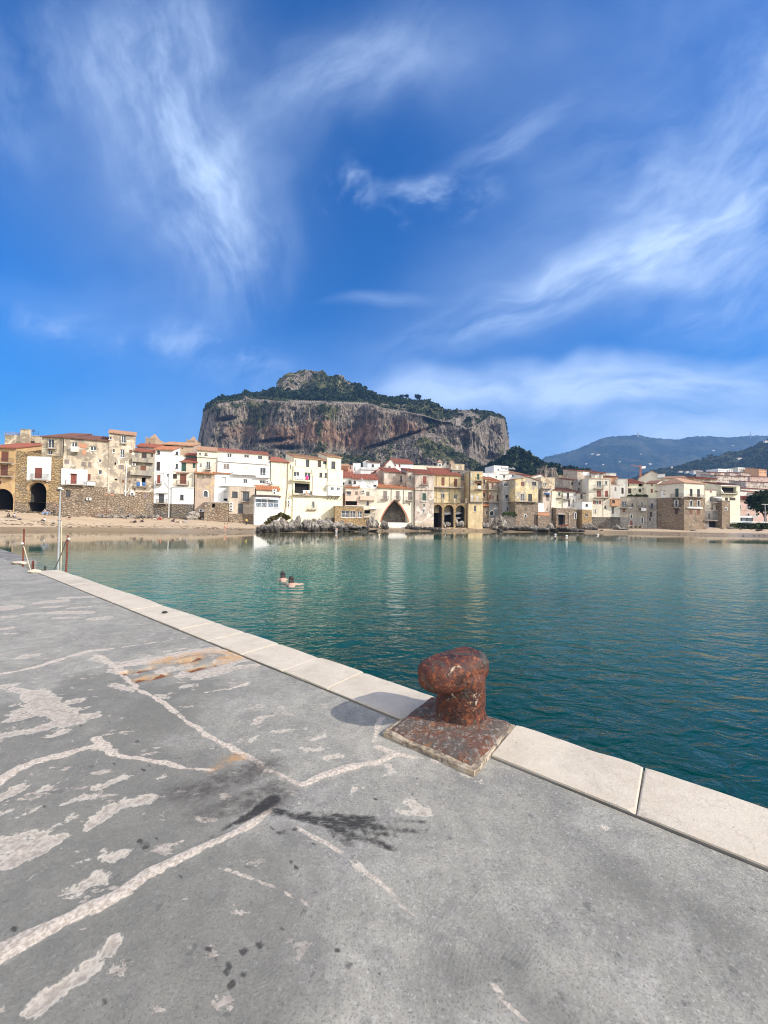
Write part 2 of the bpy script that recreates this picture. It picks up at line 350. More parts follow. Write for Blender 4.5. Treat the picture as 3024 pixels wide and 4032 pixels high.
# sea
xs = np.concatenate([np.linspace(-320, -40, 60), np.linspace(-39, 60, 120), np.linspace(62, 420, 90)]); ys = np.concatenate([np.linspace(-80, 0, 20), np.linspace(1, 60, 90), np.linspace(61, 135, 60)])
X, Y = np.meshgrid(xs, ys); V = np.stack([X, Y, np.zeros_like(X)], -1).reshape(-1, 3)
ang = np.degrees(np.arctan2(V[:, 0], np.maximum(V[:, 1], 1)));
sp_ = np.array([tuple(shore_pt(px)) for px in np.linspace(-600, 3600, 120)]); sa = np.degrees(np.arctan2(sp_[:, 0], sp_[:, 1])); sr = np.hypot(sp_[:, 0], sp_[:, 1])
fr = np.hypot(V[:, 0], V[:, 1])/np.interp(ang, sa, sr)
fr = np.where(V[:, 1] < 2, 0.1, fr)
wob = .06*fbm(V[:, 0]*.06, V[:, 1]*.06, 3, 4)
left = np.clip((-V[:, 0]-2)/40, 0, 1)
fcal = fr + wob + .26*left
m_, t, b = newmat('sea_water'); p = wpos(t)
at = t('ShaderNodeAttribute', attribute_name='reach').outputs['Fac']; calm = t.ramp(at, .36, .60)
n_a = t.noise(t.map(p, (1.0, 1.55, 1), (0, 0, R(24))), 0.85, 2, .5, .9); n_b = t.noise(t.map(p, (1.0, 1.8, 1), (0, 0, R(-14))), 2.1, 3, .55, .7)
n_c = t.noise(t.map(p, (1, 1.5, 1)), 6.0, 3, .6, .3)
big = t.noise(p, .07, 3)
h = t.m('ADD', t.m('MULTIPLY', n_a, .16), t.m('ADD', t.m('MULTIPLY', n_b, .12), t.m('MULTIPLY', n_c, .014)))
cs = t.m('MULTIPLY', t.m('ADD', .016, t.m('MULTIPLY', t.m('SUBTRACT', 1.0, calm), 1.0)), t.ramp(big, .3, .7, .65, 1.15))
sw_c = W(1128, 2292, 0); dv = t('ShaderNodeVectorMath', {0: t('ShaderNodeVectorMath', {0: p, 1: (sw_c.x+.6, sw_c.y-.3, 0)}, operation='SUBTRACT').outputs[0]}, operation='LENGTH').outputs['Value']
wk = t.m('MULTIPLY', t.m('SINE', t.m('MULTIPLY', t.m('ADD', dv, t.m('MULTIPLY', t.noise(p, 1.2, 2), .5)), 11.0)), t.ramp(dv, 4.5, .3, 0, .028))
bump(t, b, t.m('ADD', t.m('MULTIPLY', h, cs), wk), 1.0, .55)
sh = t.ramp(t.m('ADD', at, t.m('MULTIPLY', t.noise(p, .12, 4), .1)), .42, .95)
deep = t.mix(t.ramp(at, .035, .20), (.0, .034, .028), (.003, .138, .102)); c_ = t.mix(t.m('POWER', sh, 1.2), deep, (.125, .115, .062))
dk = t.noise(p, .22, 4, .6); c_ = t.mix(t.ramp(dk, .5, .75, 0, .35), c_, (.001, .028, .042))
t.put(b.inputs['Base Color'], c_); b.inputs['Roughness'].default_value = .04; b.inputs['IOR'].default_value = 1.30
o = mesh('water', V, grid_faces(len(ys), len(xs)), MATS['sea_water'], smooth=True, origin=(0, 0, 0)); set_attr(o, 'reach', fcal); tag(o, kind='structure')

# ---- quay frame: t runs along the edge away from the camera, n inland ----
E0 = Vector((2.11, 2.12, 0)); ET = Vector((-.787, .616, 0)).normalized(); EN = Vector((-.616, -.787, 0)).normalized()
def Q(tt, nn, z=QZ): v = E0 + ET*tt + EN*nn; v.z = z; return v
def tn(v): d = Vector((v.x, v.y, 0))-E0; return d.dot(ET), d.dot(EN)
ct, cn = tn(Vector((0, 0, 0)))
def spaced(lo, hi, c, s0, g):
    a = [c]; x = c
    while x < hi: x += s0 + g*abs(x-c); a.append(x)
    x = c; bk = []
    while x > lo: x -= s0 + g*abs(x-c); bk.append(x)
    return np.array(bk[::-1]+a)
ts = spaced(-5, 60, ct+1.2, .015, .011); ns = spaced(.51, 30, cn-.6, .015, .011); ns = ns[ns >= .51]; ns[0] = .51
# painted-on and patched features, given as pixel polylines in zoomed views of the photograph, turned into places on the quay
def q1(x, y): return W(x*.9644, 2700+y*.9644, QZ)
def q2(x, y): return W(x*.7233, 2300+y*.7233, QZ)
def q3(x, y): return W(1400+x*.9789, 2700+y*.9789, QZ)
SEG = {'mort': [], 'rust': [], 'burn': [], 'dark': [], 'thin': [], 'smoke': [], 'dots': [], 'slot': [], 'patch': []}
def line(ch, f, pts, r0, r1=None):
    r1 = r0 if r1 is None else r1; w_ = [f(*p_) for p_ in pts]; n = len(w_)-1
    if ch == 'mort':
        pts2 = []
        for i in range(n):
            L_ = (w_[i+1]-w_[i]).length; kk = max(1, int(L_/.06))
            for j in range(kk): f_ = j/kk; v_ = w_[i].lerp(w_[i+1], f_); q_ = r0+(r1-r0)*(i+f_)/n; o2 = mnoise.noise_vector(Vector((v_.x*9, v_.y*9, 4)))*.012; pts2.append((v_.x+o2.x, v_.y+o2.y, q_*(.92+.55*(mnoise.noise(Vector((v_.x*5, v_.y*5, 9)))))))
        pts2.append((w_[n].x, w_[n].y, r1*.5))
        for a_, b2 in zip(pts2[:-1], pts2[1:]): SEG[ch].append((a_[0], a_[1], b2[0], b2[1], a_[2], b2[2]))
        return
    for i in range(n): SEG[ch].append((w_[i].x, w_[i].y, w_[i+1].x, w_[i+1].y, r0+(r1-r0)*i/n, r0+(r1-r0)*(i+1)/n))
line('mort', q1, [(-60, 1130), (0, 1090), (110, 1035), (270, 950), (400, 890), (480, 850), (600, 775), (700, 720), (820, 660), (960, 600), (1050, 545), (1115, 498)], .045, .020)
line('mort', q1, [(1240, 405), (1300, 372), (1420, 332), (1540, 310), (1625, 275)], .034, .03)
line('mort', q1, [(1215, 400), (1160, 372), (1100, 345), (1020, 295), (930, 245), (840, 200), (770, 150), (700, 95), (660, 65), (600, 35), (540, 5)], .018, .017)
line('mort', q2, [(740, 560), (680, 510), (620, 440), (560, 400), (510, 385)], .02, .025)
line('mort', q1, [(-40, 420), (0, 390), (60, 350), (150, 310), (280, 278), (390, 242), (470, 280), (560, 295), (700, 320), (760, 335), (870, 345)], .045, .015)
line('mort', q1, [(390, 215), (440, 255)], .04)
line('mort', q2, [(-30, 495), (0, 490), (100, 475), (200, 450), (300, 420), (380, 395)], .03, .05)
line('mort', q2, [(380, 395), (480, 365), (640, 350), (800, 325), (930, 305), (1040, 290)], .04, .015)
line('mort', q2, [(1110, 592), (1250, 570), (1390, 530)], .012, .02); line('mort', q2, [(850, 375), (1000, 350), (1120, 330)], .03, .01)
line('thin', q1, [(1210, 580), (1310, 630), (1400, 680), (1480, 750), (1560, 800), (1620, 850)], .013, .006)
line('thin', q3, [(60, 760), (200, 890), (300, 960), (400, 1030)], .010, .004); line('thin', q3, [(545, 1185), (600, 1270), (690, 1361), (760, 1450)], .008, .011)
line('thin', q1, [(890, 740), (1000, 775), (1130, 825), (1270, 900)], .006, .004)
line('thin', q3, [(395, 320), (425, 350), (460, 370)], .008, .004); line('mort', q3, [(75, 225), (95, 130), (120, 130)], .02, .03); line('mort', q3, [(80, 240), (160, 275), (260, 290), (380, 315), (470, 318)], .022, .012)
for pts, r_ in (([(70, 700), (150, 670), (230, 630)], .05), ([(150, 600), (200, 660)], .03), ([(120, 780), (200, 740)], .02), ([(310, 740), (420, 670)], .012), ([(350, 580), (430, 520), (500, 480)], .035),
                ([(500, 480), (620, 460)], .025), ([(320, 830), (380, 790)], .032), ([(380, 780), (440, 800)], .02), ([(150, 1310), (240, 1240), (330, 1170)], .03), ([(330, 1170), (450, 1060)], .022), ([(440, 700), (500, 690)], .016), ([(640, 380), (690, 365)], .018),
                ([(820, 540), (880, 550)], .016), ([(-30, 660), (60, 640)], .04), ([(-30, 470), (60, 430)], .04), ([(60, 195), (150, 180), (240, 150)], .035), ([(60, 130), (180, 110)], .03), ([(200, 210), (290, 185)], .025),
                ([(1240, 260), (1330, 252)], .02), ([(1275, 220), (1325, 205)], .013), ([(1340, 295), (1390, 285)], .012), ([(1045, 155), (1070, 130)], .01), ([(1100, 190), (1250, 175)], .006), ([(1435, 430), (1500, 410)], .016), ([(1020, 225), (1050, 205)], .012),
                ([(100, 520), (160, 490)], .015), ([(260, 480), (350, 450)], .02), ([(390, 420), (470, 390)], .016), ([(0, 520), (90, 490)], .012), ([(230, 570), (300, 540)], .012), ([(250, 735), (270, 745)], .01), ([(380, 455), (400, 450)], .01), ([(500, 375), (560, 360)], .008), ([(180, 420), (230, 400)], .015)):
    line('patch', q1, pts, r_)
for pts, r_ in (([(180, 600), (240, 640), (330, 700), (400, 745)], .09), ([(400, 745), (515, 715)], .04), ([(70, 735), (150, 715), (220, 700)], .045), ([(100, 690), (150, 675)], .04), ([(70, 570), (150, 590)], .03), ([(5, 560), (70, 550)], .03), ([(0, 820), (90, 810)], .05), ([(170, 800), (330, 750)], .05), ([(320, 810), (390, 790)], .03),
                ([(365, 645), (435, 635)], .045), ([(430, 680), (480, 670)], .03), ([(60, 660), (130, 650)], .03), ([(120, 392), (170, 390)], .06), ([(1000, 560), (1030, 552)], .03), ([(610, 540), (720, 575)], .04), ([(1080, 510), (1200, 480), (1270, 455), (1400, 440)], .05), ([(1200, 420), (1330, 410)], .06), ([(620, 470), (680, 490)], .05),
                ([(0, 245), (50, 240)], .06), ([(30, 270), (80, 268)], .04), ([(230, 98), (330, 92)], .14), ([(250, 125), (310, 122)], .08), ([(390, 130), (480, 122)], .06), ([(290, 155), (340, 153)], .08), ([(370, 155), (480, 155)], .10), ([(290, 185), (420, 180)], .05), ([(520, 188), (580, 183)], .10), ([(340, 75), (520, 68)], .09), ([(0, 135), (40, 130)], .22), ([(0, 180), (60, 178)], .06), ([(150, 162), (230, 155)], .05), ([(500, 405), (560, 420), (610, 435)], .03), ([(1380, 760), (1420, 730)], .015), ([(850, 600), (920, 615)], .015)):
    line('patch', q2, pts, r_)
for pts, r_ in (([(210, 465), (270, 500)], .018), ([(170, 500), (200, 510), (290, 520)], .010), ([(990, 560), (1015, 565)], .008), ([(430, 355), (470, 375), (500, 385)], .006), ([(130, 320), (150, 340), (120, 360)], .012), ([(0, 410), (40, 405)], .02), ([(0, 700), (20, 740)], .015)):
    line('patch', q3, pts, r_)
for a_, b_ in (((680, 485), (825, 458)), ((745, 525), (900, 492)), ((980, 425), (1090, 400)), ((1035, 470), (1165, 437))):
    line('slot', q2, [a_, b_], .035); line('rust', q2, [a_, b_], .05)
line('rust', q2, [(1000, 400), (1100, 372), (1230, 365), (1300, 385), (1210, 410)], .06); line('rust', q2, [(850, 430), (1050, 430)], .05); line('rust', q1, [(870, 330), (970, 292)], .012)
line('patch', q2, [(640, 440), (850, 410), (1000, 375), (1150, 355), (1250, 362), (1330, 400)], .09); line('patch', q2, [(1330, 400), (1240, 430), (1100, 470), (1010, 490)], .09); line('rust', q2, [(850, 418), (1000, 385), (1140, 360), (1260, 372), (1310, 400), (1200, 430)], .05); line('patch', q2, [(900, 470), (1000, 450)], .08); line('mort', q2, [(640, 450), (860, 408), (1010, 375), (1150, 352), (1260, 366), (1330, 402)], .035)
line('smoke', q1, [(700, 440), (860, 410), (1080, 340)], .05, .12); line('smoke', q1, [(840, 520), (960, 485), (1100, 440)], .06, .13); line('burn', q1, [(930, 570), (990, 545), (1050, 510), (1108, 470)], .012, .045); line('burn', q1, [(855, 622), (900, 590), (950, 565)], .005, .012)
line('burn', q1, [(1128, 512), (1200, 532), (1280, 552), (1390, 592)], .020, .022); line('burn', q1, [(1240, 540), (1350, 552), (1480, 566), (1720, 600)], .024, .010); line('burn', q1, [(1400, 545), (1560, 548), (1740, 556)], .010, .006)
for ya, yb, xa, xb in ((528, 540, 1330, 1640), (536, 552, 1400, 1720), (548, 566, 1380, 1600), (562, 588, 1420, 1760), (575, 612, 1400, 1620), (600, 640, 1420, 1560), (520, 516, 1200, 1330), (590, 655, 1330, 1440)): line('burn', q1, [(xa, ya), ((xa+xb)/2, (ya+yb)/2+2), (xb, yb)], .008, .002); line('burn', q3, [(70, 620), (160, 660)], .006); line('burn', q3, [(280, 645), (370, 660)], .005); line('burn', q1, [(1400, 610), (1560, 640)], .007)
for x, y in ((1240, 920), (1370, 1050), (1060, 1050), (885, 1110), (935, 1135), (925, 1165), (995, 1175), (945, 1215), (810, 1080), (850, 1070), (520, 975), (1010, 730), (1205, 740), (1210, 580), (1280, 640), (1340, 690), (570, 630), (590, 655), (1380, 810), (1500, 985), (1425, 1135),
             (1150, 990), (990, 1080), (1330, 950), (430, 1280), (925, 1340), (60, 985), (370, 325), (465, 315), (610, 320), (585, 340), (480, 470), (185, 490), (85, 508), (735, 775), (1110, 580), (1130, 600), (1290, 660), (640, 620), (600, 640), (1185, 715), (1255, 1050), (330, 158), (450, 145), (455, 180), (430, 118), (560, 225), (880, 250), (1165, 590), (1340, 900), (1376, 1075)):
    line('dots', q1, [(x-4, y), (x+6, y+8)], random.uniform(.006, .013))
for x, y in ((470, 630), (540, 665), (660, 440), (657, 480), (700, 460), (740, 535), (770, 480), (755, 460), (385, 492), (80, 452), (145, 412), (250, 455), (260, 400), (380, 405), (95, 1150), (1215, 885), (840, 840), (965, 825), (1240, 965), (260, 850), (375, 985), (1500, 860), (480, 800), (755, 1105), (455, 605), (840, 637), (790, 640), (45, 970), (935, 1155)):
    line('dots', q3, [(x-5, y), (x+5, y+4)], random.uniform(.004, .009))
for pts, r_ in (([(540, 570), (700, 700), (820, 720)], .35), ([(460, 540), (560, 520)], .25), ([(900, 590), (1100, 560)], .2)): line('dark', q2, pts, r_)
for pts, r_ in (([(120, 330), (400, 420), (700, 600)], .22), ([(0, 560), (500, 690)], .15), ([(100, 700), (700, 1000)], .5), ([(-100, 200), (600, 500)], .45), ([(200, 1300), (900, 1350)], .3), ([(150, 1000), (400, 900)], .15), ([(500, 1150), (700, 1330)], .12), ([(1250, 980), (1340, 900)], .03)): line('dark', q1, pts, r_)
for pts, r_ in (([(650, 1180), (800, 1300)], .08), ([(1050, 780), (1300, 900), (1500, 1000)], .05), ([(350, 1200), (600, 1120)], .05)): line('dark', q3, pts, r_)
TT, NN = np.meshgrid(ts, ns); gx = E0.x + ET.x*TT + EN.x*NN; gy = E0.y + ET.y*TT + EN.y*NN; gx = gx.ravel(); gy = gy.ravel()
def sdf(ch):
    best = np.full(gx.shape, 9.0)
    for (ax, ay, bx, by, r0, r1) in SEG[ch]:
        lx, ly = min(ax, bx)-.6, min(ay, by)-.6; hx, hy = max(ax, bx)+.6, max(ay, by)+.6
        k = np.where((gx > lx) & (gx < hx) & (gy > ly) & (gy < hy))[0]
        if not len(k): continue
        dx, dy = bx-ax, by-ay; tt = np.clip(((gx[k]-ax)*dx+(gy[k]-ay)*dy)/(dx*dx+dy*dy+1e-9), 0, 1)
        d_ = np.hypot(gx[k]-ax-tt*dx, gy[k]-ay-tt*dy) - (r0+(r1-r0)*tt); best[k] = np.minimum(best[k], d_)
    return best
S_ = {k: sdf(k) for k in SEG}
gz = np.full(gx.shape, QZ) + .004*fbm(gx*1.3, gy*1.3, 2, 4) + .0012*fbm(gx*14, gy*14, 2, 2)
gz += .005*np.clip(-S_['mort']/.012, 0, 1)*(1+.5*vnoise(gx*40, gy*40, 0)) - .003*np.clip(-S_['patch']/.01, 0, 1)
gz -= .05*np.clip((.0-S_['slot'])/.012, 0, 1)
m_, t, b = newmat('concrete'); p = wpos(t)
A_ = lambda n_: t('ShaderNodeAttribute', attribute_name=n_).outputs['Fac']
fn = t.noise(p, 38, 5, .7); mn = t.noise(p, 9, 5, .65, .4); bn = t.noise(p, 1.1, 5, .6, .5)
# trowel and broom arcs
sw = t('ShaderNodeTexWave', {'Vector': t.map(p, (1, 1, 1), loc=(-.55, -1.35, 0)), 'Scale': 7.5, 'Distortion': 5.0, 'Detail': 3.0, 'Detail Scale': 2.2}, wave_type='RINGS', rings_direction='Z').outputs['Fac']
sw2 = t.noise(t.map(t('ShaderNodeVectorMath', {0: p, 1: t('ShaderNodeVectorMath', {0: t.noise(p, .9, 2, out=1), 'Scale': .8}, operation='SCALE').outputs[0]}, operation='ADD').outputs[0], (70, 7, 1), (0, 0, R(38))), 1.0, 4, .6, .4)
c_ = t.mix(t.ramp(bn, .3, .72), (.245, .235, .195), (.375, .355, .295)); c_ = t.mix(t.ramp(mn, .38, .68, 0, .55), c_, (.17, .165, .15)); c_ = t.mix(t.ramp(t.noise(t.map(p, loc=(8, 1, 4)), 2.6, 6, .7, .4), .46, .66, 0, .38), c_, (.15, .148, .14)); c_ = t.mix(t.ramp(t.noise(t.map(p, loc=(2, 6, 4)), 3.3, 6, .7, .4), .52, .68, 0, .35), c_, (.46, .44, .39))
c_ = t.mix(t.ramp(t.noise(p, 95, 3, .8), .50, .66, 0, .62), c_, (.12, .118, .11)); c_ = t.mix(t.ramp(t.noise(t.map(p, loc=(3, 3, 3)), 60, 4, .8), .54, .68, 0, .5), c_, (.56, .54, .50)); c_ = t.mix(t.ramp(fn, .50, .75, 0, .35), c_, (.50, .49, .46))
c_ = t.mix(t.m('MULTIPLY', t.ramp(t.noise(p, .8, 2), .4, .65), t.m('MULTIPLY', sw2, .16)), c_, (.17, .17, .165)); arc = None
for cx_, cy_, r0_, r1_, per in ((q3(480, 940).x, q3(480, 940).y, .12, .34, .013), (q3(360, 560).x, q3(360, 560).y, .10, .30, .014), (q3(1100, 1500).x, q3(1100, 1500).y, .25, .75, .016), (q1(1000, 820).x, q1(1000, 820).y, .2, .5, .013)):
    dv = t('ShaderNodeVectorMath', {0: t('ShaderNodeVectorMath', {0: p, 1: (cx_, cy_, QZ)}, operation='SUBTRACT').outputs[0]}, operation='LENGTH').outputs['Value']
    dd_ = t.m('ADD', dv, t.m('MULTIPLY', t.noise(p, 4, 4, .6), .05)); sn = t.m('SINE', t.m('MULTIPLY', dd_, 6.283/per)); mk = t.m('MULTIPLY', t.ramp(dv, r0_, r0_+.06), t.ramp(dv, r1_, r1_-.12)); v_ = t.m('MULTIPLY', t.m('MULTIPLY', t.ramp(sn, -.2, .9), mk), t.ramp(t.noise(p, 6, 3, .6), .38, .62)); arc = v_ if arc is None else t.m('ADD', arc, v_)
c_ = t.mix(t.m('MULTIPLY', arc, .07), c_, (.16, .155, .145))
sp1 = t.noise(p, 17, 2, .5); c_ = t.mix(t.ramp(sp1, .70, .74, 0, .55), c_, (.09, .09, .09)); sp2 = t.noise(t.map(p, loc=(5, 9, 2)), 12, 3, .6); c_ = t.mix(t.ramp(sp2, .70, .75, 0, .5), c_, (.50, .47, .42))
gr_ = t.noise(t.map(p, loc=(1, 1, 6)), 150, 2, .6); c_ = t.mix(t.ramp(gr_, .60, .68, 0, .7), c_, (.085, .08, .075)); c_ = t.mix(t.ramp(t.noise(t.map(p, loc=(4, 1, 6)), 30, 3, .8), .62, .70, 0, .55), c_, (.10, .097, .09))
wob_ = t.m('SUBTRACT', t.noise(p, 14, 5, .7), .5); wobf = t.m('SUBTRACT', t.noise(p, 45, 3, .6), .5); wobl = t.m('SUBTRACT', t.noise(p, 4.5, 3, .6), .5)
dk_ = t.ramp(t.m('ADD', A_('dark'), t.m('MULTIPLY', t.m('SUBTRACT', t.noise(p, 5, 5, .65), .5), .5)), .18, -.12, 0, .55); c_ = t.mix(dk_, c_, (.11, .108, .094))
def edge(ch, amp, w_): return t.m('ADD', A_(ch), t.m('ADD', t.m('MULTIPLY', wob_, amp), t.m('ADD', t.m('MULTIPLY', wobl, amp*1.1), t.m('MULTIPLY', wobf, amp*.4))))
pe = edge('patch', .12, 1); pm = t.ramp(pe, .004, -.004); pc = t.mix(t.ramp(fn, .35, .65), (.31, .265, .22), (.52, .455, .38)); c_ = t.mix(t.m('MULTIPLY', pm, .85), c_, pc); sc_ = t.m('MULTIPLY', t.ramp(t.noise(t.map(p, (1, 1.7, 1), (0, 0, R(-35))), 5.5, 5, .7), .615, .63), t.ramp(t('ShaderNodeSeparateXYZ', {0: p}).outputs[0], .1, -.6)); c_ = t.mix(t.m('MULTIPLY', sc_, .75), c_, pc)
rim = t.m('MULTIPLY', t.ramp(pe, .010, .0), t.ramp(pe, -.014, -.004)); c_ = t.mix(t.m('MULTIPLY', rim, .5), c_, (.56, .51, .42))
me_ = edge('mort', .042, 1); mm = t.ramp(me_, .004, -.004); mc = t.mix(t.ramp(t.noise(p, 60, 4, .7), .35, .65), (.33, .28, .225), (.60, .525, .44)); c_ = t.mix(mm, c_, mc); c_ = t.mix(t.m('MULTIPLY', t.ramp(edge('thin', .016, 1), .003, -.003), .8), c_, mc)
re_ = t.ramp(edge('rust', .2, 1), .05, -.06, 0, .85); rm = t.m('MULTIPLY', re_, t.ramp(t.noise(p, 7, 5, .7), .35, .6)); c_ = t.mix(rm, c_, t.mix(mn, (.56, .33, .10), (.42, .18, .05)))
sm_ = t.m('MULTIPLY', t.ramp(edge('smoke', .16, 1), .07, -.07), t.ramp(t.noise(p, 16, 6, .75), .25, .65)); c_ = t.mix(t.m('MULTIPLY', sm_, .80), c_, (.045, .038, .034)); c_ = t.mix(t.ramp(edge('dots', .022, 1), .003, -.006, 0, .85), c_, (.03, .028, .027))
be_ = edge('burn', .05, 1); bm_ = t.m('MULTIPLY', t.ramp(be_, .012, -.012), t.ramp(t.noise(t.map(p, (11, 44, 1), (0, 0, R(-9))), 1.6, 6, .75), .22, .50)); c_ = t.mix(t.m('MULTIPLY', bm_, .93), c_, (.016, .015, .015))
se_ = t.ramp(edge('slot', .03, 1), .004, -.01); c_ = t.mix(se_, c_, t.mix(mn, (.22, .07, .02), (.04, .014, .008)))
t.put(b.inputs['Base Color'], c_); b.inputs['Roughness'].default_value = .88
bump(t, b, t.m('ADD', t.m('MULTIPLY', fn, .5), t.m('ADD', t.m('MULTIPLY', sw2, .08), t.m('ADD', t.m('MULTIPLY', arc, -.05), t.m('MULTIPLY', mn, .5)))), .75, .008)
V = np.stack([gx, gy, gz], 1); o = mesh('quay', V, grid_faces(len(ns), len(ts)), MATS['concrete'], smooth=True, origin=(0, 0, 0)); tag(o, kind='structure')
for k in S_: set_attr(o, k, S_[k])
quay = o
if o.data.polygons[0].normal.z < 0: o.data.flip_normals()
for k in ('mort', 'patch'): pass
blk = MB(); plain('quay_side', (.20, .19, .17), .9, var=.4, sc=2)
def slabq(t0, t1, n0, n1, z0, z1):
    blk.hexa([Q(t0, n0, z0), Q(t0, n1, z0), Q(t1, n1, z0), Q(t1, n0, z0), Q(t0, n0, z1), Q(t0, n1, z1), Q(t1, n1, z1), Q(t1, n0, z1)])
slabq(-12, 14.5, .035, 30, -2.5, 1.085); slabq(-12, 14.48, .03, .50, 1.0, 1.158); slabq(14.55, 60, .515, 30, -2.5, 1.085)
blk.build('wall', MATS['quay_side'], quay)
# lower landing beyond the end of the coping
blk = MB(); slabq(14.52, 24, -.25, .5, -2, .45); slabq(24.05, 60, -1.2, .5, -2, .62); tag(blk.build('landing', MATS['quay_side']), kind='structure')
# coping: a row of pale limestone blocks
m_, t, b = newmat('limestone'); p = wpos(t)
n1 = t.noise(p, 2.0, 6, .65, .6); n2 = t.noise(p, 14, 6, .7, 1.2); vn = t('ShaderNodeTexVoronoi', {'Vector': t('ShaderNodeVectorMath', {0: p, 1: t('ShaderNodeVectorMath', {0: t.noise(p, 3, 4, out=1), 'Scale': .7}, operation='SCALE').outputs[0]}, operation='ADD').outputs[0], 'Scale': 2.4}, feature='DISTANCE_TO_EDGE').outputs[0]
c_ = t.mix(t.ramp(n1, .3, .7), (.56, .495, .39), (.47, .405, .315)); c_ = t.mix(t.ramp(n2, .45, .7, 0, .5), c_, (.59, .53, .45)); c_ = t.mix(t.ramp(vn, .0, .012, .35, 0), c_, (.34, .26, .19)); c_ = t.mix(t.ramp(t.noise(p, 40, 4, .7), .6, .75, 0, .5), c_, (.36, .31, .26))
rs = t.ramp(t.noise(p, 5, 3), .6, .8, 0, .3); c_ = t.mix(rs, c_, (.42, .30, .20)); c_ = t.mix(t.ramp(t.noise(p, 1.3, 5, .7), .5, .75, 0, .5), c_, (.30, .27, .225)); c_ = t.mix(t.ramp(t.noise(t.map(p, loc=(3, 1, 1)), 22, 3, .6), .68, .74, 0, .6), c_, (.12, .10, .085))
t.put(b.inputs['Base Color'], c_); b.inputs['Roughness'].default_value = .8; bump(t, b, t.m('ADD', n2, t.noise(p, 60, 3)), .35, .006)
tj = [-4.2, -3.0, -1.8, -.62, .56, 1.37, None, 2.06, 2.91, 3.56, 4.30, 5.05, 5.81, 6.59, 7.55, 8.45, 9.3, 10.3, 11.2, 12.1, 13.0, 13.8, 14.5]
for i in range(len(tj)-1):
    a, b2 = tj[i], tj[i+1]
    if a is None or b2 is None: continue
    g = .012; L = b2-a-g; h_ = 1.172+random.uniform(-.004, .004); jn = random.uniform(-.007, .007); skw = random.uniform(-.006, .006)
    nl, nw = max(6, int(L/.04)), 13; vs = []; uu = np.linspace(0, 1, nl+1); uu = np.array([0, .004/L, .009/L, *uu[1:-1], 1-.009/L, 1-.004/L, 1]); nl = len(uu)-1; ww = np.linspace(0, 1, nw)
    for s_ in uu:
        for q_ in ww:
            tt_ = a+g/2+s_*L; nn_ = q_*.505; e_ = min(s_*L, (1-s_)*L, q_*.505+.0, (1-q_)*.505)
            wear = .004*max(0, 1-e_/.012)**2; ch = 0
            if q_ == 0:
                ch = .02*max(0, float(fbm(tt_*2.2, 3.3, 1, 4)))*2
            z_ = h_ - wear + .0015*float(vnoise(tt_*5, nn_*5, 0)); cr_ = math.hypot(min(s_, 1-s_)*L, min(q_, 1-q_)*.505); z_ -= .02*max(0, 1-cr_/.05)**1.2*(mnoise.noise(Vector((a*3+s_*2, q_*2, 7)))+.4); vs.append(Q(tt_+skw*q_, nn_*.985+ch+jn*(1-q_)+.002, z_))
    nv = len(vs); base_ = [Q(v_[0], v_[1], 0) for v_ in []]
    fs = [[r*nw+c, (r+1)*nw+c, (r+1)*nw+c+1, r*nw+c+1] for r in range(nl) for c in range(nw-1)]
    rimi = [r*nw for r in range(nl+1)] + [nl*nw+c for c in range(1, nw)] + [r*nw+nw-1 for r in range(nl-1, -1, -1)] + [c for c in range(nw-2, 0, -1)]
    low = []
    for k_ in rimi: v_ = Vector(vs[k_]); v_.z = 1.088; low.append(len(vs)); vs.append(v_)
    n_ = len(rimi); fs += [[rimi[k_], low[k_], low[(k_+1) % n_], rimi[(k_+1) % n_]] for k_ in range(n_)]
    st = mesh('coping_stone', vs, fs, MATS['limestone'], quay)
    bm = bmesh.new(); bm.from_mesh(st.data); bmesh.ops.recalc_face_normals(bm, faces=bm.faces); bm.to_mesh(st.data); bm.free()

# ================= bollard =================
m_, t, b = newmat('rusty_iron'); p = wpos(t)
a1 = t.noise(p, 7, 6, .7, .8); a2 = t.noise(p, 22, 5, .7, .4); a3 = t.noise(t.map(p, loc=(4, 2, 8)), 5, 5, .65, 1.0); a4 = t.noise(t.map(p, loc=(1, 7, 3)), 28, 5, .7)
c_ = t.mix(t.ramp(a1, .35, .62), (.014, .006, .005), (.085, .022, .011)); c_ = t.mix(t.ramp(a2, .48, .66, 0, .8), c_, (.24, .062, .015)); c_ = t.mix(t.ramp(a3, .54, .60, 0, .75), c_, (.06, .055, .042))
c_ = t.mix(t.ramp(a4, .63, .68, 0, .9), c_, (.48, .30, .13)); c_ = t.mix(t.ramp(t.noise(p, 70, 3, .7), .62, .72, 0, .7), c_, (.03, .015, .012)); c_ = t.mix(t.m('MULTIPLY', t.ramp(a3, .40, .34), t.ramp(a2, .5, .56)), c_, (.42, .38, .28))
t.put(b.inputs['Base Color'], c_); t.put(b.inputs['Roughness'], t.ramp(a1, .3, .7, .42, .8)); b.inputs['Specular IOR Level'].default_value = .5
bump(t, b, t.m('ADD', a2, t.m('ADD', t.m('MULTIPLY', a4, .7), t.m('MULTIPLY', t.noise(p, 70, 4, .7), .35))), .9, .014)
m_, t, b = newmat('crusted_plate'); p = wpos(t)
a1 = t.noise(p, 6, 6, .7, .8); a2 = t.noise(p, 24, 5, .75, .4); a3 = t.noise(t.map(p, loc=(4, 2, 8)), 9, 5, .7, .6)
c_ = t.mix(t.ramp(a1, .42, .6), (.115, .095, .08), (.15, .062, .038)); c_ = t.mix(t.ramp(a2, .53, .60, 0, .7), c_, (.33, .30, .26)); c_ = t.mix(t.ramp(a3, .56, .64, 0, .8), c_, (.30, .13, .06)); c_ = t.mix(t.ramp(t.noise(p, 60, 4, .7), .56, .66, 0, .75), c_, (.035, .03, .028))
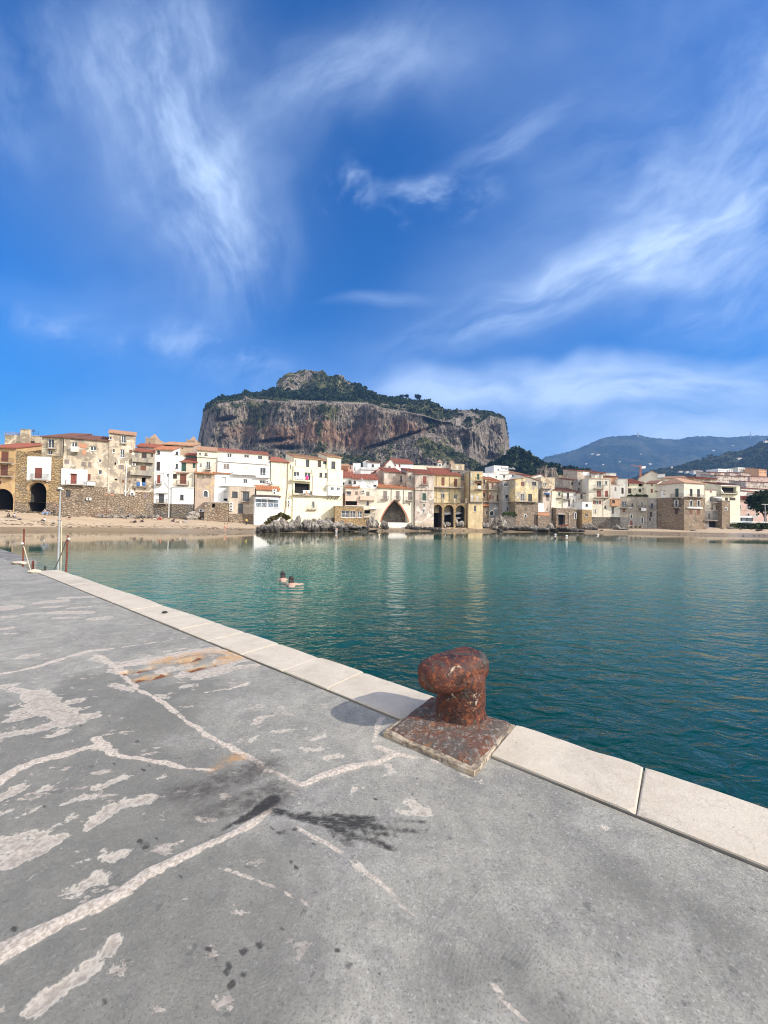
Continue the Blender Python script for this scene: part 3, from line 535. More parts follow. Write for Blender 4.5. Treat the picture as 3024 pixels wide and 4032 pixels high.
t.put(b.inputs['Base Color'], c_); b.inputs['Roughness'].default_value = .9; bump(t, b, t.m('ADD', a2, t.m('MULTIPLY', t.noise(p, 60, 4, .7), .6)), 1.0, .02)
m_, t, b = newmat('mortar_bed'); p = wpos(t); a2 = t.noise(p, 22, 5, .75)
c_ = t.mix(t.ramp(a2, .4, .6), (.42, .33, .22), (.16, .13, .10)); c_ = t.mix(t.ramp(t.noise(p, 8, 4, .7), .5, .6, 0, .7), c_, (.55, .47, .36)); t.put(b.inputs['Base Color'], c_); b.inputs['Roughness'].default_value = .95; bump(t, b, a2, 1.0, .02)
BT, BN = 1.735, .205; PZ = 1.205
bol = empty('mooring_bollard', Q(1.72, .44, QZ), 'rusty iron mooring bollard with overhanging head at the quay edge', 'bollard')
def warp(v, a_, f_):
    n_ = mnoise.noise_vector(Vector(v)*f_); return Vector(v) + n_*a_
# plate: worn square slab, higher around the column
nt, nn2 = 46, 50; vs = []
for i in range(nt+1):
    for j in range(nn2+1):
        a, c = 1.385+.675*i/nt, .065+.655*j/nn2; e_ = min(i/nt*.675, (1-i/nt)*.675, j/nn2*.655, (1-j/nn2)*.655)
        q = Q(a, c, 0); wob2 = mnoise.noise_vector(Vector((a*6, c*6, 0)))*.022*(1 if e_ < .05 else 0)
        rr = math.hypot(a-BT, c-BN); z_ = PZ - .035*max(0, (c-.55))/.25 + .022*max(0, min(1, 1-(rr-.17)/.07))**2 - .03*max(0, 1-e_/.03)**2
        z_ += .006*mnoise.fractal(Vector((a*14, c*14, 1)), .6, 2, 4)
        if rr < .12: z_ = PZ+.03
        corner = (1-j/nn2 < .001 or j == 0); vs.append(q + Vector((wob2.x, wob2.y, z_)))
fs = [[i*(nn2+1)+j, (i+1)*(nn2+1)+j, (i+1)*(nn2+1)+j+1, i*(nn2+1)+j+1] for i in range(nt) for j in range(nn2)]
rimi = [i*(nn2+1) for i in range(nt+1)] + [nt*(nn2+1)+j for j in range(1, nn2+1)] + [i*(nn2+1)+nn2 for i in range(nt-1, -1, -1)] + [j for j in range(nn2-1, 0, -1)]
low = []
for k_ in rimi: v_ = Vector(vs[k_]); v_.z -= .032; low.append(len(vs)); vs.append(v_)
n_ = len(rimi); fs += [[rimi[k_], low[k_], low[(k_+1) % n_], rimi[(k_+1) % n_]] for k_ in range(n_)]
pl = mesh('base_plate', vs, fs, MATS['crusted_plate'], bol, smooth=True)
bm = bmesh.new(); bm.from_mesh(pl.data); bmesh.ops.recalc_face_normals(bm, faces=bm.faces); bm.to_mesh(pl.data); bm.free()
mb = MB(); ring = []
for k_ in range(64):
    f_ = k_/64*4; s_ = f_-int(f_); e_ = int(f_); pt = [(0, s_), (s_, 1), (1, 1-s_), (1-s_, 0)][e_]
    a, c = 1.37+.705*pt[0], .05+.70*pt[1]; off = .014*mnoise.noise(Vector((a*9, c*9, 5))); ring.append((a+(a-1.72)*off*2, c+(c-.44)*off*2))
top = [Q(a, c, PZ-.028+.006*mnoise.noise(Vector((a*20, c*20, 1)))) for a, c in ring]; bot = [Q(1.72+(a-1.72)*1.035, .44+(c-.44)*1.035, 1.09) for a, c in ring]
mb.add(top+bot, [[k_, (k_+1) % 64, 64+(k_+1) % 64, 64+k_] for k_ in range(64)] + [list(range(64))[::-1]])
bd = mb.build('mortar_bed', MATS['mortar_bed'], bol); bm = bmesh.new(); bm.from_mesh(bd.data); bmesh.ops.recalc_face_normals(bm, faces=bm.faces); bm.to_mesh(bd.data); bm.free()
# column and head cast as one
mb = MB(); nseg = 48
def bpt(a, c, z): return Q(BT+a, BN+c, z)
prof = [(1.19, .215), (1.215, .197), (1.235, .193), (1.26, .188), (1.36, .187), (1.44, .187), (1.52, .186), (1.56, .155)]
for z_, r_ in prof:
    for k_ in range(nseg): an = 2*math.pi*k_/nseg; mb.v.append(tuple(bpt(r_*math.cos(an), r_*math.sin(an), z_)))
for i in range(len(prof)-1):
    for k_ in range(nseg): mb.f.append([i*nseg+k_, i*nseg+(k_+1) % nseg, (i+1)*nseg+(k_+1) % nseg, (i+1)*nseg+k_])
mb.f.append(list(range(nseg))[::-1]); mb.f.append([(len(prof)-1)*nseg+k_ for k_ in range(nseg)])
# head: lobes along n (inland); flat at the water side
secs = []; n0, n1_ = -.168, .40
for i in range(25):
    u_ = i/24; c = n0 + (n1_-n0)*u_; e_ = max(0, (u_-.42)/.58); k2 = math.sqrt(max(0, 1-e_**3.0)); hw = (.150+.014*math.sin(min(1, u_/.5)*math.pi/2))*max(.02, k2)
    fl = .92 if i == 0 else 1; zt = 1.685-.012*u_ - .03*(1-k2) - (.012 if i == 0 else 0); zc = 1.565-.035*u_*0; hh_t = (zt-zc)*max(.05, k2**.6); hh_b = (.095+.035*min(1, u_*2.5))*max(.05, k2**.6)
    ring_ = []
    for k_ in range(nseg):
        an = 2*math.pi*k_/nseg; ca, sa = math.cos(an), math.sin(an); pw = .55
        x_ = hw*fl*math.copysign(abs(ca)**pw, ca); z_ = zc + (hh_t if sa > 0 else hh_b)*math.copysign(abs(sa)**(.78 if sa > 0 else .8), sa); cr, sr2 = math.cos(.30), math.sin(.30); ring_.append(bpt(x_*cr + c*sr2, -x_*sr2 + c*cr, z_))
    secs.append(ring_)
i0 = len(mb.v)
for r_ in secs: mb.v += [tuple(x) for x in r_]
for i in range(24):
    for k_ in range(nseg): mb.f.append([i0+i*nseg+k_, i0+(i+1)*nseg+k_, i0+(i+1)*nseg+(k_+1) % nseg, i0+i*nseg+(k_+1) % nseg])
mb.f.append([i0+k_ for k_ in range(nseg)]); mb.f.append([i0+24*nseg+k_ for k_ in range(nseg)][::-1])
hb = mb.build('column_and_head', MATS['rusty_iron'], bol, smooth=True)
bm = bmesh.new(); bm.from_mesh(hb.data); bmesh.ops.recalc_face_normals(bm, faces=bm.faces); bm.to_mesh(hb.data); bm.free()
md = hb.modifiers.new('fuse', 'REMESH'); md.mode = 'VOXEL'; md.voxel_size = .0065; md.use_smooth_shade = True
md = hb.modifiers.new('smooth', 'SMOOTH'); md.iterations = 7; md.factor = .6
for nm, sz, st in (('worn', .12, .012), ('pits', .022, .005)):
    tx = bpy.data.textures.new(nm, 'CLOUDS'); tx.noise_scale = sz; tx.noise_depth = 3; md = hb.modifiers.new(nm, 'DISPLACE'); md.texture = tx; md.strength = st; md.mid_level = .5
# pebble left on the coping
vs, fs = sphere_pts(8, 10); c = W(648, 2415, 1.172); plain('dark_pebble', (.02, .02, .02), .6)
o = mesh('pebble', [c+Vector((x*.045*(1+.2*y), y*.03, .016+z*.02)) for x, y, z in vs], fs, MATS['dark_pebble'], smooth=True); tag(o, 'small black pebble lying on the pale coping stones', 'pebble')
# ================= the great rock, wood, hills =================
def M1(x, y): return (760+x*.42194, 1420+y*.42194)
def M2(x, y): return (1400+x*.48222, 1480+y*.48222)
def tabx(pts, x): a = np.array(pts); return np.interp(x, a[:, 0], a[:, 1])
sky_l = [M1(60, 700), M1(90, 480), M1(160, 452), M1(400, 372), M1(660, 318), M1(775, 262), M1(785, 190), M1(850, 125), M1(920, 98), M1(1100, 92), M1(1150, 85), M1(1220, 103), M1(1260, 140), M1(1400, 146), M1(1430, 185), M1(1500, 222), M1(1560, 245), M1(1640, 285),
         M2(60, 150), M2(180, 160), M2(340, 190), M2(440, 200), M2(600, 200), M2(680, 232), M2(710, 272), M2(760, 282), M2(850, 270), M2(1000, 278), M2(1080, 288), M2(1180, 315), M2(1215, 352), M2(1245, 500)]
crag_l = [M1(60, 720), M1(160, 453), M1(460, 375), M1(660, 330), M1(780, 275), M1(1000, 300), M1(1200, 300), M1(1659, 330), M2(340, 215), M2(600, 225), M2(700, 300), M2(820, 330), M2(1000, 300), M2(1215, 360), M2(1245, 505)]
rim_l = [M1(60, 740), M1(92, 492), M1(160, 456), M1(240, 402), M1(330, 396), M1(460, 372), M1(490, 338), M1(530, 362), M1(760, 378), M1(1000, 400), M1(1300, 402), M1(1659, 412), M2(200, 262), M2(420, 300), M2(560, 330), M2(700, 372), M2(820, 382), M2(900, 440), M2(1000, 400), M2(1100, 330), M2(1215, 368), M2(1245, 510)]
foot_l = [M1(30, 820), M1(300, 850), M1(600, 790), M1(900, 800), M1(1300, 850), M1(1659, 880), M2(150, 585), M2(300, 540), M2(560, 468), M2(700, 480), M2(800, 560), M2(900, 640), M2(1000, 690), M2(1240, 640)]
nc = 760; U = np.linspace(0, 1, nc)
xr_edge = {'sky': (798, 2003), 'rim': (798, 2004), 'foot': (773, 2008), 'tal': (768, 2050)}
def colx(k): a, b_ = xr_edge[k]; return a+(b_-a)*U
def row(k, tab, dep): x = colx(k); return x, (tabx(tab, x) if not np.isscalar(tab) else np.full(nc, tab)), dep
xref = colx('rim')
nose = np.exp(-((xref-1835)/45)**2)*-26; recess = 45/(1+np.exp(-(xref-1885)/14)); lend = 90*np.exp(-((xref-798)/22)**2) + 120*np.exp(-((xref-2004)/16)**2)
dc = nose+recess+lend + 12*np.sin(xref/70)+ 8*np.sin(xref/31+1)
keys = [row('tal', 2040, 470+dc*.2), row('tal', 1925, 500+dc*.3), row('tal', 1855, 540+dc*.6), row('foot', foot_l, 590+dc), row('rim', rim_l, 612+dc*1.05), row('rim', [(x, y-7) for x, y in rim_l], 650+dc), row('sky', [(x, y+6) for x, y in crag_l], 700+dc), row('sky', sky_l, 745+dc)]
# keep every key row above the one before it
ys_ = [k[1] for k in keys]
for i in range(1, len(ys_)): ys_[i] = np.minimum(ys_[i], ys_[i-1]-2)
counts = [10, 14, 34, 80, 8, 22, 40]; PXr = []; PYr = []; DR = []; TR = []
for i, c in enumerate(counts):
    for k in range(c):
        s_ = k/c; PXr.append(keys[i][0]*(1-s_)+keys[i+1][0]*s_); PYr.append(ys_[i]*(1-s_)+ys_[i+1]*s_)
        DR.append(keys[i][2]*(1-s_)+keys[i+1][2]*s_); TR.append(np.full(nc, i+s_))
PXr.append(keys[-1][0]); PYr.append(ys_[-1]); DR.append(keys[-1][2]*np.ones(nc)); TR.append(np.full(nc, 7.0))
PX_, PY_, DD_, TT_ = map(np.array, (PXr, PYr, DR, TR))
def unproj(px, py, d):
    a = (px-CX)/F; b_ = (py-CY)/F; rx = fw.x+rt.x*a-up.x*b_; ry = fw.y+rt.y*a-up.y*b_; rz = fw.z+rt.z*a-up.z*b_
    s_ = d/ry; return EYE.x+rx*s_, EYE.y+ry*s_, EYE.z+rz*s_
x0_, y0_, z0_ = unproj(PX_, PY_, DD_)
# relief: big buttresses, vertical flutes, ledges, overhung caves
cliff = np.clip((TT_-2.6)/.5, 0, 1)*np.clip((4.05-TT_)/.15, 0, 1); top = np.clip((TT_-4.2)/.4, 0, 1); crag = np.clip((TT_-6.1)/.4, 0, 1)*(PX_ > 1085)*(PX_ < 1400)
big = fbm(x0_*.016, z0_*.006, 1, 3)*16; flute = ridged(x0_*.05, z0_*.013, 4, 5, .6)*9.5; fine_ = fbm(x0_*.16, z0_*.08, 7, 5, .65)*8.0; ledge = np.abs(vnoise(x0_*.013+.3, z0_*.05, 9))
cave_ = np.clip(fbm(x0_*.028, z0_*.020, 3, 4)-.15, 0, 1)*50
disp = cliff*(big-flute+fine_+cave_+ (ledge-.4)*3) + (1-cliff)*(1-top)*(fbm(x0_*.03, z0_*.05, 5, 6, .65)*18 - ridged(x0_*.07, z0_*.05, 2, 4, .65)*8) + crag*(-ridged(x0_*.05, z0_*.03, 6, 4)*7) + top*(1-crag)*fbm(x0_*.03, y0_*.03, 5, 4)*5
# named overhangs seen in the photograph
def gsp(px, py, ax, ay, ang=0):
    dx, dy = PX_-px, PY_-py; c, s_ = math.cos(R(ang)), math.sin(R(ang)); return np.exp(-(((dx*c+dy*s_)/ax)**2+((-dx*s_+dy*c)/ay)**2))
disp += 22*gsp(1130, 1765, 50, 8) + 24*gsp(1080, 1735, 55, 7, -6) + 20*gsp(890, 1652, 30, 8, -6) + 26*gsp(1830, 1765, 13, 26, 12) + 16*gsp(1620, 1710, 90, 6, -17) + 16*gsp(1500, 1752, 60, 6, -14) - 10*gsp(1020, 1690, 14, 60) - 9*gsp(1795, 1700, 22, 60)
amp_z = np.where(TT_ >= 6.9, 1.0, 0)*fbm(x0_*.09, 3, 3, 4)*6
x1_, y1_, z1_ = unproj(PX_, PY_, DD_+disp); z1_ = z1_+amp_z
V = np.stack([x1_, y1_, z1_], -1)
back = V[-1].copy(); back[:, 1] += 60; back[:, 2] -= 20; back2 = V[-1].copy(); back2[:, 1] += 220; back2[:, 2] = 5; V = np.concatenate([V, back[None], back2[None]], 0); nrr = V.shape[0]
# rock colours: grey limestone, rust red stains, scrub
px_, py_, tt_ = PX_, PY_, TT_
def gg(px, py, ax, ay): return np.exp(-(((px_-px)/ax)**2+((py_-py)/ay)**2))
redp = np.clip(1.1*gg(1040, 1690, 60, 60)+.9*gg(1110, 1720, 60, 50)+1.15*gg(1250, 1690, 110, 50)+1.1*gg(1400, 1720, 130, 60)+1.2*gg(1580, 1690, 110, 40)+.5*gg(900, 1700, 90, 60)+.5*gg(1480, 1640, 90, 40)+.6*gg(1820, 1720, 30, 50), 0, 1.2)
redv = cliff*np.clip(redp*(.75+.9*fbm(x0_*.03, z0_*.012, 21, 4)) , 0, 1)
low = np.clip((3.2-TT_)/.5, 0, 1); veg = np.clip(low*(.42+1.1*fbm(x0_*.03, z0_*.05, 31, 5)) + top*(.62+.9*fbm(x0_*.035, y0_*.03, 35, 4)) + crag*.02 + cliff*np.clip(fbm(x0_*.04, z0_*.018, 37, 5)*1.9-.12+.5*np.clip((TT_-3.75)*4, 0, 1), 0, 1), 0, 1)
redv = np.concatenate([redv, redv[-1:], redv[-1:]], 0); veg = np.concatenate([veg, veg[-1:], veg[-1:]], 0)
m_, t, b = newmat('limestone_cliff'); p = wpos(t); At = lambda n_: t('ShaderNodeAttribute', attribute_name=n_).outputs['Fac']
v1 = t.noise(t.map(p, (.10, .10, .03)), 1, 7, .68, .6); v2 = t.noise(t.map(p, (.35, .35, .14)), 1, 6, .7); v3 = t.noise(p, .05, 5, .6); v0 = t.noise(t.map(p, (.42, .42, .055)), 1, 5, .65, .5)
c_ = t.mix(t.ramp(v1, .34, .66), (.10, .085, .07), (.40, .34, .275)); c_ = t.mix(t.ramp(v2, .56, .74, 0, .6), c_, (.40, .36, .31)); c_ = t.mix(t.ramp(v2, .50, .36, 0, .8), c_, (.03, .026, .024))
c_ = t.mix(t.ramp(v0, .50, .62, 0, .6), c_, (.56, .47, .37)); c_ = t.mix(t.ramp(v0, .49, .38, 0, .75), c_, (.045, .038, .034)); rd = t.mix(t.ramp(v1, .36, .66), (.10, .045, .030), (.46, .28, .18)); c_ = t.mix(t.ramp(t.m('ADD', At('stain'), t.m('MULTIPLY', t.m('SUBTRACT', v0, .5), 1.6)), .28, .72, 0, .8), c_, rd)
ve = t.ramp(t.m('ADD', At('scrub'), t.m('MULTIPLY', t.m('SUBTRACT', t.noise(p, .11, 6, .7), .5), 1.7)), .42, .56); gcol = t.mix(t.ramp(v3, .4, .65), (.045, .060, .024), (.17, .165, .065)); c_ = t.mix(t.m('MULTIPLY', ve, .9), c_, gcol)
t.put(b.inputs['Base Color'], c_); b.inputs['Roughness'].default_value = .95; b.inputs['Specular IOR Level'].default_value = .1
bump(t, b, t.m('ADD', t.m('MULTIPLY', v1, 1.0), t.m('ADD', t.m('MULTIPLY', v0, .8), t.m('MULTIPLY', v2, .5))), 1.0, 9.0)
o = mesh('rock_hill', V.reshape(-1, 3), grid_faces(nrr, nc), MATS['limestone_cliff'], smooth=True, origin=(0, 0, 0)); set_attr(o, 'stain', redv); set_attr(o, 'scrub', veg); tag(o, kind='structure')
m_, t, b = newmat('foliage'); p = wpos(t); a1 = t.noise(p, .12, 4); a2 = t.noise(p, .9, 3)
c_ = t.mix(t.ramp(a1, .38, .62), (.022, .038, .016), (.065, .080, .028)); c_ = t.mix(t.ramp(a2, .5, .7, 0, .5), c_, (.085, .095, .035)); t.put(b.inputs['Base Color'], c_); b.inputs['Roughness'].default_value = .8; b.inputs['Specular IOR Level'].default_value = .15
m_, t, b = newmat('pine_foliage'); p = wpos(t); a1 = t.noise(p, .15, 4)
c_ = t.mix(t.ramp(a1, .38, .62), (.012, .026, .012), (.036, .056, .020)); t.put(b.inputs['Base Color'], c_); b.inputs['Roughness'].default_value = .8; b.inputs['Specular IOR Level'].default_value = .12
def surf(px, tt):  # a point on the rock surface at pixel column px and height level tt
    ci = int(np.argmin(np.abs(xref-px))); ri = int(np.argmin(np.abs(TT_[:, ci]-tt))); return V[ri, ci]
g = np.random.default_rng(3)
# scrub on the ledges and slopes (nobody could count it)
cs = []; rs = []
k = 0
while len(cs) < 5200 and k < 60000:
    k += 1; ci = g.integers(4, nc-4); ri = g.integers(3, TT_.shape[0]-2); vv = veg[ri, ci]; tv = TT_[ri, ci]
    if g.random() > (vv-.25)*1.3*(.45 if 2.9 < tv < 4 else 1): continue
    if tv > 6.1 and 1085 < PX_[ri, ci] < 1300 and g.random() < .6: continue
    cs.append(V[ri, ci]+np.array([0, -.6, .5])); rs.append(g.uniform(1.0, 2.6)*(1.25 if tv > 4.1 or tv < 2 else .8))
q, f = leaves(cs, rs, 12, .42, .75, 5); o = mesh('scrub', q, f, MATS['foliage'], origin=(0, 0, 0)); tag(o, kind='stuff')
# dark pine wood on the terrace: reads as one mass
cs = []; rs = []
for k in range(620):
    px = g.uniform(815, 1480); tv = g.uniform(5.1, 6.15)
    if px < 1080: tv = g.uniform(5.3, 7.0)
    if px > 1400: tv = g.uniform(5.5, 7.0)
    q_ = surf(px, tv); h = g.uniform(4.5, 8.5); cs.append(q_+np.array([0, 0, h*.45])); rs.append(h*.62)
    if g.random() < .5: cs.append(q_+np.array([g.uniform(-2, 2), g.uniform(-2, 2), h*.85])); rs.append(h*.42)
for k in range(190):
    px = g.uniform(1480, 1600); q_ = surf(px, g.uniform(5.8, 7.0)); h = g.uniform(3, 6); cs.append(q_+np.array([0, 0, h*.45])); rs.append(h*.55)
q, f = leaves(cs, rs, 46, .30, .8, 6); o = mesh('pine_wood', q, f, MATS['pine_foliage'], origin=(0, 0, 0)); tag(o, kind='stuff')
plain('bark', (.09, .065, .045), .9)
def tree(name, label, cat, base, h, rad, mat, seed, group=None, squash=.8, n=200, trunk=.45, size=.16):
    e = empty(name, base, label, cat, group); gg_ = np.random.default_rng(seed); base = Vector(base)
    mb = MB(); top_ = base+Vector((0, 0, h*.75)); mb.tube(base-Vector((0, 0, 1)), base+Vector((0, 0, h*trunk)), h*.035, h*.025, 7); mb.tube(base+Vector((0, 0, h*trunk)), top_, h*.025, h*.01, 6); cs = []; rs = []
    for k in range(7):
        an = k*2.4+seed; tip = base+Vector((math.cos(an)*rad*.62, math.sin(an)*rad*.62, h*(.58+.30*gg_.random()))); mb.tube(base+Vector((0, 0, h*(trunk+.03*k))), tip, h*.014, h*.005, 5); cs.append(tip); rs.append(rad*gg_.uniform(.38, .55))
    cs.append(base+Vector((0, 0, h*.85))); rs.append(rad*.5); mb.build('trunk', MATS['bark'], e)
    q, f = leaves([tuple(c) for c in cs], rs, n//8, size*2, squash, seed); mesh('crown', q, f, mat, e); return e
for i, (x, y, w_, lab) in enumerate([(1400+510*.48222, 1480+190*.48222, 22, 'broad dark pine topping the right end of the terrace wood'), (1400+415*.48222, 1480+175*.48222, 17, 'rounded pine on the skyline left of the broad one'), (1400+375*.48222, 1480+170*.48222, 15, 'first rounded pine right of the dark wood'),
        (1400+625*.48222, 1480+262*.48222, 18, 'large dark tree halfway down the green shoulder'), (1400+672*.48222, 1480+255*.48222, 11, 'small dark tree just right of the large shoulder tree'), (1400+735*.48222, 1480+302*.48222, 11, 'dark round tree in the saddle before the ruined tower'),
        (1400+820*.48222, 1480+295*.48222, 9, 'small dark tree in the saddle above the ruined tower'), (1400+600*.48222, 1480+305*.48222, 16, 'spreading bush tree on the cliff rim below the shoulder'), (1400+450*.48222, 1480+290*.48222, 15, 'bushy tree at the cliff rim under the rounded pines'), (1400+915*.48222, 1480+380*.48222, 26, 'wide dark tree hanging right of the ruined tower'), (760+680*.42194, 1420+395*.42194, 9, 'lone dark bush on the grassy rim of the cliff')]):
    d = 640 if i < 9 else (655 if i == 9 else 620); 
    ci = int(np.argmin(np.abs(xref-x))); dd = np.abs(PY_[:, ci]-(y+w_*.5)); ri = int(np.argmin(dd)); q_ = V[ri, ci]; s_ = w_/F*q_[1]
    tree('pine_tree' if i not in (7, 10) else 'rim_bush', lab, 'tree' if i not in (7, 10) else 'bush', (q_[0], q_[1]-2, q_[2]-.5), s_*1.25, s_*.62, MATS['pine_foliage'], 30+i, 'trees on the rock above the town', n=420, size=.13)
# ruined tower and wall on the rim
plain('ruin_stone', (.33, .29, .24), .95, var=.3, sc=.6)
def ruin(px0, px1, pyt, pyb, d, lab, name, cat, merl=4, th=3):
    a, c = P(px0, pyb, d), P(px1, pyb, d); zt = P((px0+px1)/2, pyt, d).z; mb = MB(); L = (c-a).length; cx_ = (a+c)/2; rz = math.atan2(c.y-a.y, c.x-a.x)
    mb.box((cx_.x, cx_.y+th/2, (zt+a.z)/2-1.5), L, th, zt-a.z+3, rz)
    for k in range(merl): f_ = (k+.5)/merl; q_ = a.lerp(c, f_); mb.box((q_.x, q_.y+.4, zt+.55), L/merl*.5, .8, 1.1, rz)
    tag(mb.build(name, MATS['ruin_stone'], None, origin=Vector((cx_.x, cx_.y, a.z))), lab, cat)
ruin(1795, 1814, 1648, 1668, 588, 'small ruined stone tower with gap-toothed top on the nose of the rock', 'ruined_tower', 'ruin', 3, 5)
pts = [(1085, 1579), (1140, 1578), (1200, 1580), (1260, 1582), (1320, 1584), (1390, 1586), (1450, 1587)]
mb = MB()
for (xa, ya), (xb, yb) in zip(pts[:-1], pts[1:]):
    a, c = P(xa, ya, 640), P(xb, yb, 640); L = (c-a).length; rz = math.atan2(c.y-a.y, c.x-a.x); m0 = (a+c)/2; mb.box((m0.x, m0.y, m0.z-1.2), L, 1.2, 3, rz)
    for k in range(7): q_ = a.lerp(c, (k+.5)/7); mb.box((q_.x, q_.y, q_.z+.9), 1.1, 1.2, 1.5, rz)
tag(mb.build('fortress_wall', MATS['ruin_stone']), 'long low crenellated stone wall running along the rim of the cliff', 'wall')
# wooded spur right of the rock
slope_t = [(1860, 1850), (1900, 1826), (1950, 1806), (1990, 1784), (2010, 1760), (2027, 1748), (2061, 1758), (2099, 1780), (2128, 1806), (2143, 1812), (2200, 1822), (2227, 1826), (2258, 1834), (2319, 1842), (2335, 1870), (2360, 1900)]
cols = np.linspace(1870, 2365, 90); Vs = []
for r_ in range(26):
    f_ = r_/25; ytop = tabx([(x, y+10) for x, y in slope_t], cols); yy_ = 2030*(1-f_)+ytop*f_; dd = 330+ (470-330)*f_**.8 + 25*fbm(cols*.02, f_*3, 8, 3); xx, y2, zz = unproj(cols, yy_, dd); Vs.append(np.stack([xx, y2, zz], -1))
bk = Vs[-1].copy(); bk[:, 1] += 80; bk[:, 2] -= 30; Vs.append(bk); Vs = np.array(Vs)
plain('slope_earth', (.07, .075, .04), .95, var=.5, sc=.08); o = mesh('wooded_slope', Vs.reshape(-1, 3), grid_faces(27, 90), MATS['slope_earth'], smooth=True, origin=(0, 0, 0)); tag(o, kind='structure')
cs = []; rs = []
for k in range(1500):
    r_ = int(25*g.random()**.6); c_i = g.integers(0, 90); q_ = Vs[r_, c_i]
    if 2120 < cols[c_i] < 2185 and 4 < r_ < 17: continue
    h = g.uniform(3, 5.5); cs.append(q_+np.array([g.uniform(-1, 1), 0, h*.4])); rs.append(h*.6)
q, f = leaves(cs, rs, 30, .32, .85, 9); o = mesh('spur_wood', q, f, MATS['pine_foliage'], origin=(0, 0, 0)); tag(o, kind='stuff')
def boulder(name, mat, c, s, seed, sub=3, lab=None, cat='rock', group=None, rough_=.35, freq=1.1, me=None):
    bm = bmesh.new(); bmesh.ops.create_icosphere(bm, subdivisions=sub, radius=1)
    for v in bm.verts:
        n_ = mnoise.fractal(v.co*freq+Vector((seed, seed*2, 0)), .8, 2.2, 4); n2 = mnoise.ridged_multi_fractal(v.co*freq*.8+Vector((seed, 0, 3)), 1, 2, 3, 1, 2)
        v.co = v.co*(1+rough_*n_+.12*(n2-1)); v.co.x *= s[0]; v.co.y *= s[1]; v.co.z *= s[2]
    me = bpy.data.meshes.new(name); bm.to_mesh(me); bm.free(); me.materials.append(mat); o = bpy.data.objects.new(name, me); finish(o, None, Vector(c)); return tag(o, lab, cat, group)
m_, t, b = newmat('boulder'); p = wpos(t); a1 = t.noise(t.map(p, (1, 1, .6)), .9, 6, .7, .5); a2 = t.noise(p, 3.2, 5, .7)
c_ = t.mix(t.ramp(a1, .35, .62), (.10, .088, .076), (.38, .34, .29)); c_ = t.mix(t.ramp(a2, .5, .7, 0, .6), c_, (.06, .052, .045)); zz_ = t('ShaderNodeSeparateXYZ', {0: p}).outputs[2]; c_ = t.mix(t.ramp(t.m('ADD', zz_, t.m('MULTIPLY', a1, 1.6)), 2.5, 1.6, 0, .9), c_, (.030, .027, .022)); t.put(b.inputs['Base Color'], c_); b.inputs['Roughness'].default_value = .85; bump(t, b, t.m('ADD', a1, t.m('MULTIPLY', a2, .5)), 1.0, .35)
c = P(2150, 1905, 300); boulder('rock_outcrop', MATS['limestone_cliff'], c, (8.5, 7, 14.5), 4.2, 5, 'pale grey crag rising from the wooded spur behind the town', 'crag', None, .3, 1.6)
# far hills
def hill(name, tab, x0, x1, d0, d1, nx, mat, amp, treeh, kind='structure', yb=2050):
    cols = np.linspace(x0, x1, nx); Vh = []; n_r = 60
    for r_ in range(n_r):
        f_ = r_/(n_r-1); yt = tabx(tab, cols); yy_ = yb*(1-f_)+yt*f_; dd = d0+(d1-d0)*f_**1.1 + amp*fbm(cols*.012, np.full(nx, f_*2.5), 4, 5)*math.sin(math.pi*f_)**.5; xx, y2, zz = unproj(cols, yy_, dd)
        if r_ == n_r-1: zz = zz+treeh*fbm(cols*.25, 5, 5, 4)
        Vh.append(np.stack([xx, y2, zz], -1))
    bk = Vh[-1].copy(); bk[:, 1] += (d1-d0)*.4; bk[:, 2] = 0; Vh.append(bk); Vh = np.array(Vh)
    o = mesh(name, Vh.reshape(-1, 3), grid_faces(n_r+1, nx), mat, smooth=True, origin=(0, 0, 0)); tag(o, kind=kind); return Vh
m_, t, b = newmat('hill_cover'); p = wpos(t); a1 = t.noise(p, .004, 8, .66); a2 = t.noise(p, .02, 5, .7)
c_ = t.mix(t.ramp(a1, .42, .6), (.030, .045, .026), (.080, .088, .048)); c_ = t.mix(t.ramp(a2, .48, .64, 0, .75), c_, (.012, .020, .014)); c_ = t.mix(t.ramp(a2, .62, .7, 0, .3), c_, (.16, .14, .10)); t.put(b.inputs['Base Color'], c_); b.inputs['Roughness'].default_value = 1; b.inputs['Specular IOR Level'].default_value = 0; bump(t, b, t.m('ADD', a1, a2), 1, 60)
def M3(x, y): return (2000+x*.61724, 1660+y*.61724)
hl = [M3(150, 290), M3(215, 240), M3(245, 222), M3(330, 205), M3(420, 185), M3(520, 140), M3(600, 108), M3(650, 96), M3(740, 92), M3(830, 84), M3(900, 100), M3(1000, 110), M3(1060, 115), M3(1120, 108), M3(1170, 94), M3(1260, 92), M3(1400, 102), M3(1500, 94), M3(1570, 88), M3(1659, 90), M3(2200, 110)]
H1 = hill('far_hills', hl, 2080, 3500, 1700, 3300, 260, MATS['hill_cover'], 160, 9)
h2 = [(2330, 2045), (2420, 1960), M3(750, 380), M3(880, 322), M3(960, 300), M3(1060, 288), M3(1150, 262), M3(1240, 238), M3(1290, 218), M3(1340, 222), M3(1400, 198), M3(1480, 185), M3(1560, 160), M3(1620, 128), M3(1659, 108), M3(2000, 20), M3(2400, -20)]
H2 = hill('near_hill', h2, 2330, 3700, 620, 1150, 200, MATS['hill_cover'], 60, 5)
g2 = np.random.default_rng(8); cs = []; rs = []
for k in range(2600):
    r_ = g2.integers(6, 60); c_i = g2.integers(0, 200); q_ = H2[r_, c_i]; h = g2.uniform(3, 6.5); cs.append(q_+np.array([g2.uniform(-3, 3), -2, h*.3])); rs.append(h*.62)
